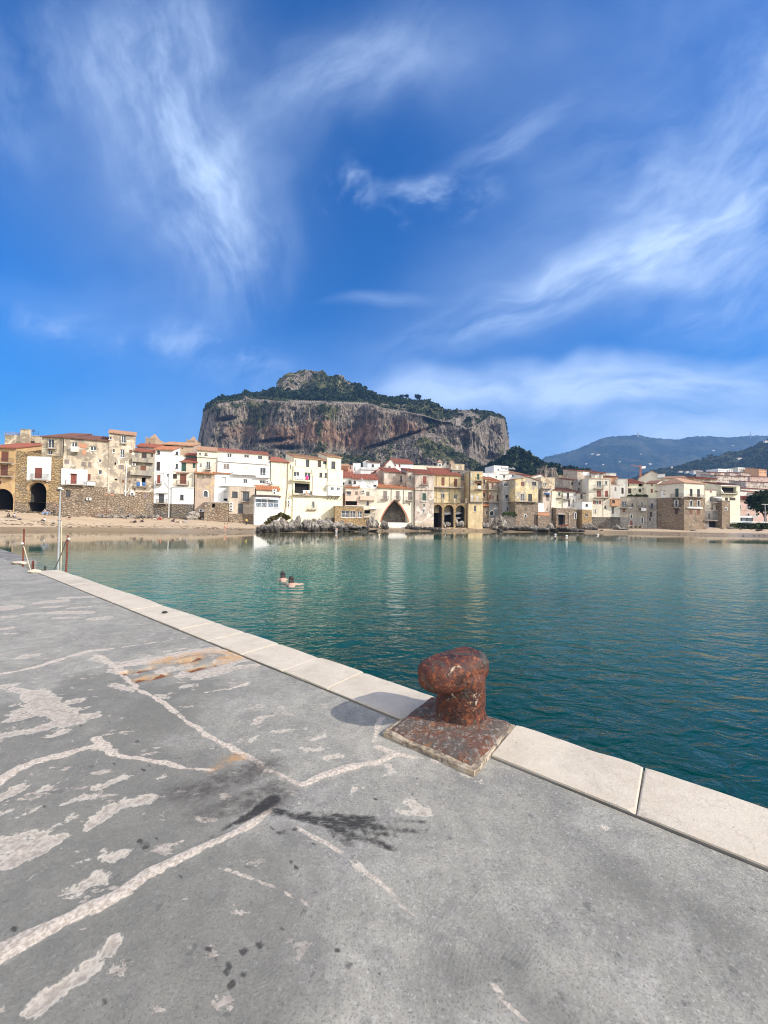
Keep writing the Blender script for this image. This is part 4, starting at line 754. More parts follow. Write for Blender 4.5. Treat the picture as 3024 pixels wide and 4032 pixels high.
q, f = leaves(cs, rs, 10, .42, .85, 19); o = mesh('hillside_wood', q, f, MATS['foliage'], origin=(0, 0, 0)); tag(o, kind='stuff')
# masts and houses on the far hills
for x, lab in ((830, 'tall lattice mast on the rounded top of the far hill'), (1548, 'thin mast on the far ridge at the right')):
    a, c = P(*M3(x, 90), 3250), P(*M3(x, 62), 3250); mb = MB(); s_ = 4.5 if x < 1000 else 2.6
    for dx, dy in ((-1, -1), (1, -1), (1, 1), (-1, 1)): mb.tube(a+Vector((dx*s_, dy*s_, -20)), c+Vector((dx*s_*.3, dy*s_*.3, 0)), s_*.35, s_*.25, 5)
    for k in range(8): f_ = k/8; q_ = a.lerp(c, f_); s2 = s_*(1-.7*f_); mb.box((q_.x, q_.y, q_.z), s2*2, s2*2, s_*.3)
    tag(mb.build('hill_mast', MATS['frame_grey']), lab, 'mast')
# ================= houses =================
ZO = {0: (0, 0, 1), 1: (0, 1660, .24111), 2: (380, 1660, .24111), 3: (760, 1700, .24111), 4: (1100, 1740, .24111), 5: (1450, 1760, .24111), 6: (1800, 1780, .24111), 7: (2150, 1800, .24111), 8: (2520, 1780, .30380)}
class Face:
    """a facade plane standing on the ground between two points"""
    def __init__(s, z, x0, x1, y, d0, d1, dd=0):
        s.z = z; X0, Y = s.px(x0, y); X1, _ = s.px(x1, y); d0 = (D(X0) if d0 is None else d0)+dd; d1 = (D(X1) if d1 is None else d1)+dd
        a, b_ = P(X0, Y, d0), P(X1, Y, d1); s.A = Vector((a.x, a.y, 0)); s.L = math.hypot(b_.x-a.x, b_.y-a.y); s.u = Vector((b_.x-a.x, b_.y-a.y, 0))/s.L; s.n = Vector((s.u.y, -s.u.x, 0)); s.rz = math.atan2(s.u.y, s.u.x)
    def px(s, x, y): o = ZO[s.z]; return o[0]+x*o[2], o[1]+y*o[2]
    def hit(s, x, y, out=0):
        r = ray(*s.px(x, y)); k = ((s.A+s.n*out-EYE).dot(s.n))/r.dot(s.n); q = EYE+r*k; return (q-s.A).dot(s.u), q.z
    def pt(s, a, z, out=0.0): v = s.A+s.u*a+s.n*out; v.z = z; return v
def fbox(mb, f, s0, s1, z0, z1, o0, o1):
    mb.hexa([f.pt(s0, z0, o1), f.pt(s1, z0, o1), f.pt(s1, z0, o0), f.pt(s0, z0, o0), f.pt(s0, z1, o1), f.pt(s1, z1, o1), f.pt(s1, z1, o0), f.pt(s0, z1, o0)])
def archf(kind, x): x = min(1, abs(x)); return math.sqrt(max(0, 1-x*x)) if kind != 'P' else (1-x**1.25)**.72
def wallmesh(f, s0, s1, z0, z1, body, holes, mat, parent, name='wall', out=0.0, gable=None, back_z=None, soff=0.0, noback=False):
    """front sheet with real openings, reveals, sides, top and back"""
    mb = MB(); hs_ = [h for h in holes if h[0] < s1-.05 and h[1] > s0+.05 and h[2] < z1-.05 and h[3] > z0+.05]
    hs_ = [(max(h[0], s0+.04), min(h[1], s1-.04), max(h[2], z0), min(h[3], z1), h[4], min(h[5], .6) if h[4] == 'A' else h[5], h[3] <= z1+.001, h[3]-h[2]) for h in hs_]
    ss = sorted({s0, s1, *[h[0] for h in hs_], *[h[1] for h in hs_]}); zs = sorted({z0, z1, *[h[2] for h in hs_], *[h[3] for h in hs_]})
    for i in range(len(ss)-1):
        for j in range(len(zs)-1):
            cs_, cz = (ss[i]+ss[i+1])/2, (zs[j]+zs[j+1])/2
            if any(h[0] < cs_ < h[1] and h[2] < cz < h[3] for h in hs_): continue
            mb.poly([f.pt(ss[i], zs[j], out), f.pt(ss[i+1], zs[j], out), f.pt(ss[i+1], zs[j+1], out), f.pt(ss[i], zs[j+1], out)])
    for h in hs_:
        a, b_, c, e, kind, dep, tp, fh = h; dep = max(dep, .1)
        mb.poly([f.pt(a, c, out), f.pt(a, e, out), f.pt(a, e, out-dep), f.pt(a, c, out-dep)]); mb.poly([f.pt(b_, e, out), f.pt(b_, c, out), f.pt(b_, c, out-dep), f.pt(b_, e, out-dep)])
        mb.poly([f.pt(a, c, out), f.pt(a, c, out-dep), f.pt(b_, c, out-dep), f.pt(b_, c, out)]); mb.poly([f.pt(a, e, out), f.pt(b_, e, out), f.pt(b_, e, out-dep), f.pt(a, e, out-dep)])
        if kind in ('a', 'A', 'P') and tp:
            r_ = min((b_-a)/2, fh) if kind != 'P' else fh*.97; zs_ = e-r_; m_ = (a+b_)/2; hw = (b_-a)/2; n_ = 10
            for sg in (-1, 1):
                arc = [(m_+sg*hw*(1-k/n_), zs_+r_*archf(kind, 1-k/n_)) for k in range(n_+1)]
                for k in range(n_):
                    tri = [f.pt(m_+sg*hw, e, out), f.pt(*arc[k], out), f.pt(*arc[k+1], out)]; mb.poly(tri if sg > 0 else tri[::-1])
                    q = [f.pt(*arc[k], out), f.pt(*arc[k], out-min(dep, .6)), f.pt(*arc[k+1], out-min(dep, .6)), f.pt(*arc[k+1], out)]; mb.poly(q)
    zb = z1 if back_z is None else back_z; B0, B1 = out-body, out-body
    s0b, s1b = s0+soff, s1+soff
    mb.poly([f.pt(s0b, z0, B0), f.pt(s0, z0, out), f.pt(s0, z1, out), f.pt(s0b, zb, B0)]); mb.poly([f.pt(s1, z0, out), f.pt(s1b, z0, B1), f.pt(s1b, zb, B1), f.pt(s1, z1, out)])
    if not noback: mb.poly([f.pt(s1b, z0, B1), f.pt(s0b, z0, B0), f.pt(s0b, zb, B0), f.pt(s1b, zb, B1)])
    if gable is None: mb.poly([f.pt(s0, z1, out), f.pt(s1, z1, out), f.pt(s1b, zb, B1), f.pt(s0b, zb, B0)])
    else:
        gs, gz_ = gable; mb.poly([f.pt(s0, z1, out), f.pt(s1, z1, out), f.pt(gs, gz_, out)]); mb.poly([f.pt(s1, z1, B1), f.pt(s0, z1, B0), f.pt(gs, gz_, B0)])
    return mb.build(name, mat, parent)
FR = {'wh': 'frame_white', 'dk': 'frame_dark', 'gy': 'frame_grey'}; SH = {'br': 'shutter_brown', 'rd': 'shutter_red', 'gn': 'shutter_green', 'gy': 'shutter_grey', 'dk': 'shutter_dark', 'wh': 'shutter_white'}
DEPTH = {'w': .28, 'd': .28, 's': .16, 'h': .9, 'a': .3, 'A': 5.5, 'P': 3.2}
def add_opening(f, op, parent, out=0.0):
    k, x0, y0, x1, y1 = op[:5]; c = op[5] if len(op) > 5 else 'wh'; s0, zt = f.hit(x0, y0, out); s1, zb = f.hit(x1, y1, out); s0, s1 = min(s0, s1), max(s0, s1); w_, h_ = s1-s0, zt-zb
    if k in ('w', 'd', 'a'):
        fm = MB(); t_ = .07 if w_ < .8 else .09; o0, o1 = out-.24, out-.14
        for a, b_, c0, c1 in ((s0, s0+t_, zb, zt), (s1-t_, s1, zb, zt), (s0+t_, s1-t_, zt-t_, zt), (s0+t_, s1-t_, zb, zb+t_*(1.5 if k == 'd' else 1))): fbox(fm, f, a, b_, c0, c1, o0, o1)
        if w_ > .75 and k != 'a': fbox(fm, f, (s0+s1)/2-t_*.5, (s0+s1)/2+t_*.5, zb+t_, zt-t_, o0, o1-.005)
        if k == 'd' and h_ > 1.6: fbox(fm, f, s0+t_, s1-t_, zb+h_*.3, zb+h_*.3+t_*.7, o0+.01, o1-.01)
        if k == 'a': # pale moulded surround following the arch
            r_ = min(w_/2, h_); m_ = (s0+s1)/2; pts = [(s0, zb)]+[(m_-math.cos(math.pi*i/10)*w_/2, zt-r_+r_*math.sin(math.pi*i/10)) for i in range(11)]+[(s1, zb)]
            for (a, z_), (b_, z2) in zip(pts[:-1], pts[1:]): fm.tube(f.pt(a, z_, out+.02), f.pt(b_, z2, out+.02), .11, .11, 5)
        else: fbox(fm, f, s0-.10, s1+.10, zb-.09, zb, out+.002, out+.12)
        wn = fm.build('window' if k != 'd' else 'french_door', MATS[FR.get(c if c in FR else 'wh')], parent)
        pm_ = MB(); fbox(pm_, f, s0+t_*.9, s1-t_*.9, zb+t_*.9, zt-t_*.9, out-.23, out-.20); pm_.build('pane', MATS['pane_blue' if c == 'bl' else ('pane_pale' if c == 'wh' and k == 's' else 'pane')], wn)
    elif k == 's':
        fm = MB(); dbl = w_ > .7
        if dbl: m_ = (s0+s1)/2; parts_ = [(s0, m_-.012), (m_+.012, s1)]
        else: parts_ = [(s0, s1)]
        for a, b_ in parts_:
            fbox(fm, f, a, b_, zb, zt, out-.13, out-.08); n_ = max(4, int(h_/.16))
            for i in range(n_): z_ = zb+.08+(h_-.16)*i/n_; fbox(fm, f, a+.06, b_-.06, z_, z_+(h_-.16)/n_*.55, out-.08, out-.055)
        fbox(fm, f, s0, s1, zb-.02, zb+.0, out-.10, out-.05); fm.build('shutter', MATS[SH[c]], parent)
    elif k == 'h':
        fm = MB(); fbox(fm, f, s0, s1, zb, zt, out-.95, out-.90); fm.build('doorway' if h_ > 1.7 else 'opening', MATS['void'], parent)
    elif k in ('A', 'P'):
        fm = MB(); dep = DEPTH[k]; mt = 'interior' if k == 'A' else 'darkrubble'  # round archways get a near-black lining: their shade is put into the colour
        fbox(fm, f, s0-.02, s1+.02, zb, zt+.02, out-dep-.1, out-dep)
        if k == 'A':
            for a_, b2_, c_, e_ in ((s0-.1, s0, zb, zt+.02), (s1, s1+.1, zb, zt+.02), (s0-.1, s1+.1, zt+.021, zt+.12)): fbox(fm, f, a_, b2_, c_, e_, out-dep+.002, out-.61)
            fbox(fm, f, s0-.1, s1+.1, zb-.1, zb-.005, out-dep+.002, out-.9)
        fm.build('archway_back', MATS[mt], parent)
        if k == 'P' or c in ('brick', 'ochre'):
            am = MB(); r_ = (zt-zb)*.97 if k == 'P' else min(w_/2, h_); m_ = (s0+s1)/2; n_ = 22; wd = .30 if c != 'ochre' else .6
            ins = [(m_-w_/2*(1-2*i/n_), zt-r_+r_*archf(k, 1-2*i/n_)) for i in range(n_+1)]
            for (a, z_), (b_, z2) in zip(ins[:-1], ins[1:]):
                for aa, bb in (((a, z_), (b_, z2)),):
                    def outw(q): v = Vector((q[0]-m_, q[1]-(zt-r_)*.6-zb*.4)); v.normalize(); return (q[0]+v.x*wd, q[1]+v.y*wd)
                    oa, ob = outw(aa), outw(bb); am.hexa([f.pt(*aa, out-.3), f.pt(*bb, out-.3), f.pt(*ob, out-.3), f.pt(*oa, out-.3), f.pt(*aa, out+.06), f.pt(*bb, out+.06), f.pt(*ob, out+.06), f.pt(*oa, out+.06)])
            am.build('brick_arch' if c != 'ochre' else 'arch_surround', MATS['brick' if c != 'ochre' else 'ochre'], parent)
def add_balcony(f, op, parent, out=0.0):
    """op: kind b (iron bars) / bp (solid parapet), x0, y rail top, x1, y slab underside"""
    k, x0, y0, x1, y1 = op[:5]; c = op[5] if len(op) > 5 else None; s0, zt = f.hit(x0, y0, out+.8); s1, zb = f.hit(x1, y1, out+.8); dp = .85 if (s1-s0) > 1.2 else .45
    s0, s1 = min(s0, s1), max(s0, s1)
    zt = max(zt, zb+.75); mb = MB(); fbox(mb, f, s0, s1, zb, zb+.14, out-.02, out+dp)
    for i in range(max(2, int((s1-s0)/1.2)+1)):
        a = s0+.15+(s1-s0-.4)*i/max(1, int((s1-s0)/1.2)); fbox(mb, f, a, a+.12, zb-.28, zb-.002, out-.02, out+dp*.55)
    bal = mb.build('balcony', MATS[c] if (c and k == 'bp') else MATS['slab'], parent); rl = MB(); z0 = zb+.142
    if k == 'b':
        for z_, r_ in ((zt, .028), (z0+.06, .018)): rl.path([f.pt(s0+.03, z_, out+.02), f.pt(s0+.03, z_, out+dp-.04), f.pt(s1-.03, z_, out+dp-.04), f.pt(s1-.03, z_, out+.02)], r_, 4)
        n_ = max(3, int((s1-s0)/.13))
        for i in range(n_+1): a = s0+.03+(s1-s0-.06)*i/n_; rl.tube(f.pt(a, z0, out+dp-.04), f.pt(a, zt, out+dp-.04), .011, .011, 4)
        for i in range(1, max(2, int(dp/.15))):
            for a in (s0+.03, s1-.03): rl.tube(f.pt(a, z0, out+dp-.04-i*.15), f.pt(a, zt, out+dp-.04-i*.15), .011, .011, 4)
        rl.build('railing', MATS['iron'], bal)
    else:
        fbox(rl, f, s0, s1, z0, zt, out+dp-.12, out+dp); fbox(rl, f, s0, s0+.12, z0, zt, out-.01, out+dp-.122); fbox(rl, f, s1-.12, s1, z0, zt, out-.01, out+dp-.122)
        rl.build('parapet', MATS[c] if c else MATS['white'], bal)
def add_misc(f, op, parent, out=0.0):
    k = op[0]
    if k == 'ac':
        s0, zt = f.hit(op[1], op[2], out+.3); s1, zb = f.hit(op[3], op[4], out+.3); mb = MB(); fbox(mb, f, s0, s1, zb, zt, out+.06, out+.38); fbox(mb, f, s0+.08, s0+.12, zb-.12, zb-.002, out-.01, out+.3); fbox(mb, f, s1-.12, s1-.08, zb-.12, zb-.002, out-.01, out+.3)
        a = mb.build('air_conditioner', MATS['white_paint'], parent); m2 = MB(); c_ = f.pt(s0+(s1-s0)*.42, (zb+zt)/2, 0); r_ = min((zt-zb)*.40, (s1-s0)*.3); m2.tube(f.pt(s0+(s1-s0)*.42, (zb+zt)/2, out+.381), f.pt(s0+(s1-s0)*.42, (zb+zt)/2, out+.40), r_, r_*.9, 14); m2.build('fan_grille', MATS['frame_dark'], a)
    elif k == 'p':
        pts = [f.pt(*f.hit(x, y, out+.1), out+.1) for x, y in op[1]]; mb = MB(); mb.path(pts, op[2] if len(op) > 2 else .07, 7); mb.build('drainpipe', MATS[op[3] if len(op) > 3 else 'pipe'], parent)
    elif k == 'panel':   # a patch of other plaster standing a little proud
        s0, zt = f.hit(op[1], op[2]); s1, zb = f.hit(op[3], op[4]); hl = [hole_of(f, o_) for o_ in op[7]] if len(op) > 7 else []
        wallmesh(f, s0, s1, zb, zt, .03, [tuple(h[:5])+(.08,) for h in hl], MATS[op[5]], parent, name=op[6] if len(op) > 6 else 'plaster_panel', out=out+.035, noback=True)
    elif k == 'slab':
        s0, zt = f.hit(op[1], op[2], out+op[6]); s1, zb = f.hit(op[3], op[4], out+op[6]); mb = MB(); fbox(mb, f, s0, s1, min(zb, zt-.08), zt, out-.02, out+op[6]); mb.build(op[7] if len(op) > 7 else 'canopy', MATS[op[5]], parent)
    elif k == 'bump':    # closed bay standing out from the wall
        s0, zt = f.hit(op[1], op[2], out+op[6]); s1, zb = f.hit(op[3], op[4], out+op[6]); ops_ = op[7] if len(op) > 7 else []
        hl = [hole_of(f, o_, out+op[6]) for o_ in ops_]; w_ = wallmesh(f, s0, s1, zb, zt, op[6]+.02, hl, MATS[op[5]], parent, name='bay', out=out+op[6], noback=bool(ops_))
        mb = MB(); fbox(mb, f, s0-.1, s1+.1, zt+.002, zt+.10, out-.01, out+op[6]+.1); mb.build('bay_trim', MATS['slab'] if len(op) < 9 else MATS[op[8]], parent)
        for o_ in ops_: add_opening(f, o_, w_, out+op[6])
    elif k == 'dish':
        s0, zt = f.hit(op[1], op[2], out+.5); s1, zb = f.hit(op[3], op[4], out+.5); mb = MB(); c = f.pt((s0+s1)/2, (zt+zb)/2, out+.5); r_ = (s1-s0)/2; d_ = (f.n+Vector((.5, 0, .5))).normalized(); mb.tube(c, c+d_*.1, r_*.7, r_, 14); mb.tube(f.pt((s0+s1)/2, zb-.3, out), c, .04, .04, 5); mb.build('satellite_dish', MATS['white_paint'], parent)
def hole_of(f, o_, out=0.0):
    s0, zt = f.hit(o_[1], o_[2], out); s1, zb = f.hit(o_[3], o_[4], out); k = o_[0]; return (min(s0, s1), max(s0, s1), zb, zt, k, DEPTH[k])
RAIL = ('b', 'bp')
def H(z, name, label, x0, x1, yt, yb, mat, dd=0.0, body=8.0, roof=None, zones=(), ops=(), parent=None, d=(None, None), group=None, cat='house', wall='wall', soff=0.0, deep=1.5):
    """x0,x1: left/right edge, yt: wall top (number or pair), yb: foot, all as read on zoomed view z"""
    yt = yt if isinstance(yt, tuple) else (yt, yt); f = Face(z, x0, x1, yb if yb < 1500 or z else yb, d[0], d[1], dd)
    s0, s1 = 0.0, f.L; z1 = (f.hit(x0, yt[0])[1]+f.hit(x1, yt[1])[1])/2; zb = f.hit((x0+x1)/2, yb)[1]; z0 = zb-deep
    if parent is None: parent = empty(name, f.pt((s0+s1)/2, zb, 0), label, cat, group)
    holes = [hole_of(f, o_) for o_ in ops if o_[0] in DEPTH]; back = None; gable = None; rf = roof or ('flat',)
    if rf[0] == 'mono':   # rises to the back; rf[1] = rows of roof visible above the eave
        b_ = body; zr = None; pxm, pym = f.px((x0+x1)/2, (yt[0]+yt[1])/2-rf[1]); q = P(pxm, pym, f.pt(f.L/2, 0, -b_*.98).y); back = max(z1+.4, q.z)
    if rf[0] == 'gable': gs, gz_ = f.hit(rf[1], rf[2]); gable = (gs, gz_)
    zcuts = [(f.hit((x0+x1)/2, yz)[1], mt, nm) for yz, mt, nm in zones]; lvls = [z1]+[c[0] for c in zcuts]+[z0]; mts = [(mat, wall)]+[(c[1], c[2]) for c in zcuts]
    for i, (mt, nm) in enumerate(mts):
        hi, lo = lvls[i], lvls[i+1]
        if hi-lo < .05: continue
        wallmesh(f, s0, s1, lo, hi, body+(.05 if i else 0), holes, MATS[mt], parent, name=nm, out=.04*i, gable=gable if i == 0 else None, back_z=back if i == 0 else None, soff=soff)
    for o_ in ops:
        ext = 0.0
        if o_[0] in DEPTH:
            zc = f.hit(o_[1], (o_[2]+o_[4])/2)[1]; ext = .04*sum(1 for c in zcuts if zc < c[0]); add_opening(f, o_, parent, ext)
        elif o_[0] in RAIL: add_balcony(f, o_, parent)
        else: add_misc(f, o_, parent)
    ov = .35
    if rf[0] == 'flat':
        mb = MB(); pm = MATS[rf[1]] if len(rf) > 1 else MATS[mat]
        for a, b_, c0, c1 in ((s0-.06, s1+.06, -.25, .07), (s0-.06, s1+.06, -body-.06, -body+.2), (s0-.06, s0+.2, -body+.202, -.252), (s1-.2, s1+.06, -body+.202, -.252)):
            if soff and c0 < -body/2: continue
            fbox(mb, f, a, b_, z1+.002, z1+.16, c0, c1)
        mb.build('parapet_cap', pm, parent)
    elif rf[0] == 'mono':
        mt = rf[2] if len(rf) > 2 else 'tile_red'; sl = (back-z1)/body; mb = MB(); e0, e1 = ov, -body-.05
        pa = [f.pt(s0-.18, z1-sl*e0+.01, e0), f.pt(s1+.18, z1-sl*e0+.01, e0), f.pt(s1+.18+soff, z1-sl*e1+.01, e1), f.pt(s0-.18+soff, z1-sl*e1+.01, e1)]
        mb.hexa(pa+[v+Vector((0, 0, .17)) for v in pa]); n_ = int(f.L/.42)   # ribs of the half-round tiles
        for i in range(n_+1): a = s0-.15+(f.L+.3)*i/max(1, n_); mb.tube(f.pt(a, z1-sl*e0+.19, e0+.04), f.pt(a+soff, z1-sl*e1+.19, e1), .085, .085, 5)
        mb.build('roof', MATS[mt], parent)
    elif rf[0] == 'gable':
        mt = rf[3] if len(rf) > 3 else 'tile_red'; gs, gz_ = gable; mb = MB()
        for sa in (s0, s1):
            dx = gs-sa; sl = (gz_-z1)/abs(dx) if abs(dx) > .01 else 0; e_ = sa-math.copysign(.25, dx); ze = z1-sl*.25
            pa = [f.pt(e_, ze+.01, ov*.7), f.pt(gs, gz_+.01, ov*.7), f.pt(gs, gz_+.01, -body-.1), f.pt(e_, ze+.01, -body-.1)]
            if dx < 0: pa = [pa[1], pa[0], pa[3], pa[2]]
            mb.hexa(pa+[v+Vector((0, 0, .16)) for v in pa])
        mb.build('roof', MATS[mt], parent)
    elif rf[0] == 'hip':   # rf: 'hip', apex x0, apex x1, apex y, mat
        zr = P(*f.px((rf[1]+rf[2])/2, rf[3]), f.pt(f.L/2, 0, -body/2).y).z; a0 = s0+f.L*max(.15, min(.8, (rf[1]-x0)/(x1-x0))); a1 = s0+f.L*max(.2, min(.85, (rf[2]-x0)/(x1-x0)))
        c = [f.pt(s0-.35, z1, .35), f.pt(s1+.35, z1, .35), f.pt(s1+.35, z1, -body-.35), f.pt(s0-.35, z1, -body-.35)]; r0, r1 = f.pt(a0, zr, -body/2), f.pt(a1, zr, -body/2)
        up_ = Vector((0, 0, .14)); mb = MB(); cu = [v+up_ for v in c]; mb.poly([cu[0], cu[1], r1, r0]); mb.poly([cu[1], cu[2], r1]); mb.poly([cu[2], cu[3], r0, r1]); mb.poly([cu[3], cu[0], r0]); mb.poly([v+Vector((0, 0, .002)) for v in c[::-1]])
        for i in range(4): mb.poly([c[i]+Vector((0, 0, .002)), c[(i+1) % 4]+Vector((0, 0, .002)), cu[(i+1) % 4], cu[i]])
        mb.build('roof', MATS[rf[4] if len(rf) > 4 else 'tile_orange'], parent)
    return parent, f
def cloth(f, x0, y0, x1, y1, mat, label, out=.98, seed=0, cat='laundry', group='washing hung out on the balconies'):
    s0, zt = f.hit(x0, y0, out); s1, zb = f.hit(x1, y1, out); n_, m_ = 10, 7; vs = []
    for th in (0, .02):
        for i in range(n_+1):
            for j in range(m_+1):
                a, c = i/n_, j/m_; w_ = .05*math.sin(a*14+seed)*(.3+c)+th; vs.append(f.pt(s0+(s1-s0)*a, zt+(zb-zt)*c*(1+.06*math.sin(a*9+seed*2)), out+w_))
    k = (n_+1)*(m_+1); fs = []
    for i in range(n_):
        for j in range(m_): q = [i*(m_+1)+j, (i+1)*(m_+1)+j, (i+1)*(m_+1)+j+1, i*(m_+1)+j+1]; fs.append(q[::-1]); fs.append([v+k for v in q])
    rim_ = [i*(m_+1) for i in range(n_+1)]+[n_*(m_+1)+j for j in range(1, m_+1)]+[i*(m_+1)+m_ for i in range(n_-1, -1, -1)]+[j for j in range(m_-1, 0, -1)]
    fs += [[rim_[i], rim_[(i+1) % len(rim_)], rim_[(i+1) % len(rim_)]+k, rim_[i]+k] for i in range(len(rim_))]
    return tag(mesh(cat, vs, fs, MATS[mat], smooth=True), label, cat, group)
def sign(txt, size, ext, mat, parent, pos, rz):
    fc = bpy.data.curves.new('lettering', 'FONT'); fc.body = txt; fc.size = size; fc.extrude = ext; tmp = bpy.data.objects.new('tmp', fc); COL.objects.link(tmp); bpy.context.view_layer.update()
    me = bpy.data.meshes.new_from_object(tmp.evaluated_get(bpy.context.evaluated_depsgraph_get())); bpy.data.objects.remove(tmp); me.name = 'lettering'; me.materials.clear(); me.materials.append(MATS[mat])
    o = bpy.data.objects.new('lettering', me); COL.objects.link(o); o.parent = parent; o.location = pos-ORG[parent.name]; o.rotation_euler = (R(90), 0, rz); ORG[o.name] = pos.copy()
# ---- view 1 ----
H(1, 'ochre_house', 'ochre yellow house with brown shutters and a wide arch at the left edge', -300, 232, 432, 1452, 'ochre', body=9, roof=('mono', 70, 'tile_red'),
  ops=[('s', 20, 485, 135, 655, 'br'), ('s', 10, 708, 125, 880, 'br'), ('s', -18, 965, 20, 1020, 'br'), ('s', -190, 485, -90, 655, 'br'), ('s', -195, 708, -100, 880, 'br'), ('A', -165, 1092, 212, 1448), ('b', -60, 595, 185, 682), ('b', -60, 808, 178, 902), ('slab', -170, 1060, 0, 1072, 'slab', .1, 'moulding')])
H(1, 'tan_house', 'sandy house with a high chimney block and roof terrace behind the golden stone arch house', 65, 665, 235, 700, 'tan', dd=11, body=7, roof=('flat',),
  ops=[('h', 425, 345, 660, 438), ('w', 500, 318, 560, 340, 'dk'), ('bump', 335, 128, 462, 560, 'tan', .6), ('h', 560, 470, 660, 500)])
mb = MB(); f = Face(1, 70, 335, 700, None, None, 11.5)
for x in (70, 200, 330): s, zt = f.hit(x, 155); mb.tube(f.pt(s, zt, 0), f.pt(s, zt-1.6, 0), .05, .05, 6)
s0, zt = f.hit(70, 158); s1, _ = f.hit(330, 175); fbox(mb, f, s0, s1, zt-1.25, zt-.1, -.02, .02); plain('blue_screen', (.16, .26, .5), .5); tag(mb.build('terrace_screen', MATS['blue_screen']), 'blue mesh screen round the roof terrace above the ochre house', 'screen')
mb = MB(); a = P(132, 1715, 88); c = P(133, 1690, 88); mb.tube(a, c, .04, .04, 5)
for k in range(6): q = a.lerp(c, .6+.06*k); mb.tube(q+Vector((-.5+.04*k, 0, 0)), q+Vector((.5-.04*k, 0, 0)), .025, .025, 4)
q = a.lerp(c, .45); mb.tube(q+Vector((.3, 0, 0)), q+Vector((1.1, 0, -.5)), .03, .03, 4); mb.tube(q+Vector((1.1, 0, -.8)), q+Vector((1.1, 0, .3)), .03, .03, 4); tag(mb.build('antenna', MATS['frame_dark']), 'television aerial on the roof left of the dark red roof', 'antenna')
PO = [('s', 570, 755, 685, 930, 'rd')]
hp, f = H(1, 'stone_arch_house', 'golden stone house with white plaster panel above a tall round archway', 235, 1002, 566, 1482, 'goldstone', body=8, zones=[(1318, 'tanrubble', 'stone_base')],
  ops=[('A', 470, 990, 748, 1475, 'ochre'), ('panel', 450, 565, 830, 968, 'white', 'plaster_panel', PO), ('s', 570, 755, 685, 930, 'rd'), ('b', 490, 852, 750, 962)])
mb = MB(); r_ = random.Random(4); x = 236
while x < 700:
    w_ = r_.uniform(40, 70); y = 475+(x-240)*.13 + r_.uniform(-12, 12) + (60 if x > 640 else 0); s0, zt = f.hit(x, y); s1, zb = f.hit(min(x+w_, 700), 562); fbox(mb, f, s0, s1, zb-.02, zt, -1.4, -.02); x += w_
mb.build('ruined_parapet', MATS['goldstone'], hp)
for i, y in enumerate((1478, 1500)): s0, zt = f.hit(440-i*10, y, .6); s1, _ = f.hit(740+i*10, y, .6); mb = MB(); fbox(mb, f, s0, s1, zt-.5, zt, .06, .8+i*.5)
mb.build('doorstep', MATS['tanrubble'], hp)
H(1, 'upper_tan_house', 'narrow tan upper house with glazed balcony door, left end of dark red roof', 668, 1004, (245, 272), 800, 'tan', dd=.35, body=9, roof=('mono', 58, 'tile_dark'),
  ops=[('d', 780, 280, 880, 430, 'wh'), ('b', 748, 350, 895, 446), ('w', 785, 465, 850, 540, 'wh'), ('p', [(985, 275), (1005, 330), (1008, 610)], .09, 'pipe_dark'), ('p', [(1040, 240), (1022, 330), (1018, 600), (995, 860), (978, 1060)], .09)])
hp, f = H(1, 'peeling_house', 'wide tan house with peeling plaster, white balcony patch and rubble foot', 1006, 1738, (278, 302), 1500, 'tan2', body=9, roof=('mono', 50, 'tile_dark'), zones=[(1052, 'tanrubble', 'stone_base')],
  ops=[('d', 1170, 335, 1258, 438, 'wh'), ('bp', 1155, 402, 1280, 498, 'offwhite'), ('w', 1475, 400, 1570, 476, 'wh'), ('s', 1048, 620, 1122, 690, 'gy'), ('s', 1328, 655, 1395, 730, 'gy'), ('s', 1440, 665, 1492, 750, 'gy'), ('w', 1610, 615, 1650, 665, 'wh'), ('w', 1605, 790, 1660, 860, 'wh'),
       ('panel', 1005, 762, 1425, 1045, 'white', 'plaster_panel', [('s', 1155, 850, 1250, 1018)]), ('s', 1155, 850, 1250, 1018, 'rd'), ('b', 1060, 962, 1370, 1042), ('s', 1428, 856, 1477, 965, 'br'), ('bump', 1428, 972, 1548, 1046, 'white', .5), ('w', 1078, 1120, 1150, 1225, 'dk'), ('ac', 1415, 1242, 1490, 1284), ('panel', 1290, 355, 1420, 430, 'brickpatch', 'bare_brick'), ('panel', 1345, 455, 1400, 545, 'brickpatch', 'bare_brick'), ('slab', 1150, 842, 1260, 850, 'slab', .35)])
# ---- view 2 ----
H(2, 'tall_grey_tan_house', 'tallest tan house with stained plaster, tiled roof and a long white drainpipe', 165, 600, (188, 215), 1560, 'tan2', body=7, roof=('mono', 40, 'tile_pale'), zones=[(1180, 'tanrubble', 'stone_base')],
  ops=[('w', 205, 240, 248, 298, 'wh'), ('d', 408, 215, 478, 350, 'wh'), ('w', 262, 445, 298, 505, 'wh'), ('d', 385, 450, 455, 590, 'wh'), ('h', 295, 665, 322, 705), ('s', 358, 705, 445, 785, 'gy'), ('h', 297, 932, 342, 960), ('s', 420, 950, 452, 998, 'br'), ('s', 527, 960, 552, 1005, 'br'), ('s', 535, 462, 580, 515, 'br'), ('s', 232, 1130, 288, 1215, 'gy'),
       ('p', [(492, 690), (480, 900), (475, 1212)], .09, 'white_paint'), ('p', [(478, 1165), (448, 1115)], .07, 'white_paint'), ('p', [(478, 1165), (520, 1130), (524, 1095)], .07, 'white_paint'), ('b', 395, 330, 490, 362), ('panel', 150, 1178, 330, 1212, 'brickpatch', 'bare_brick')])
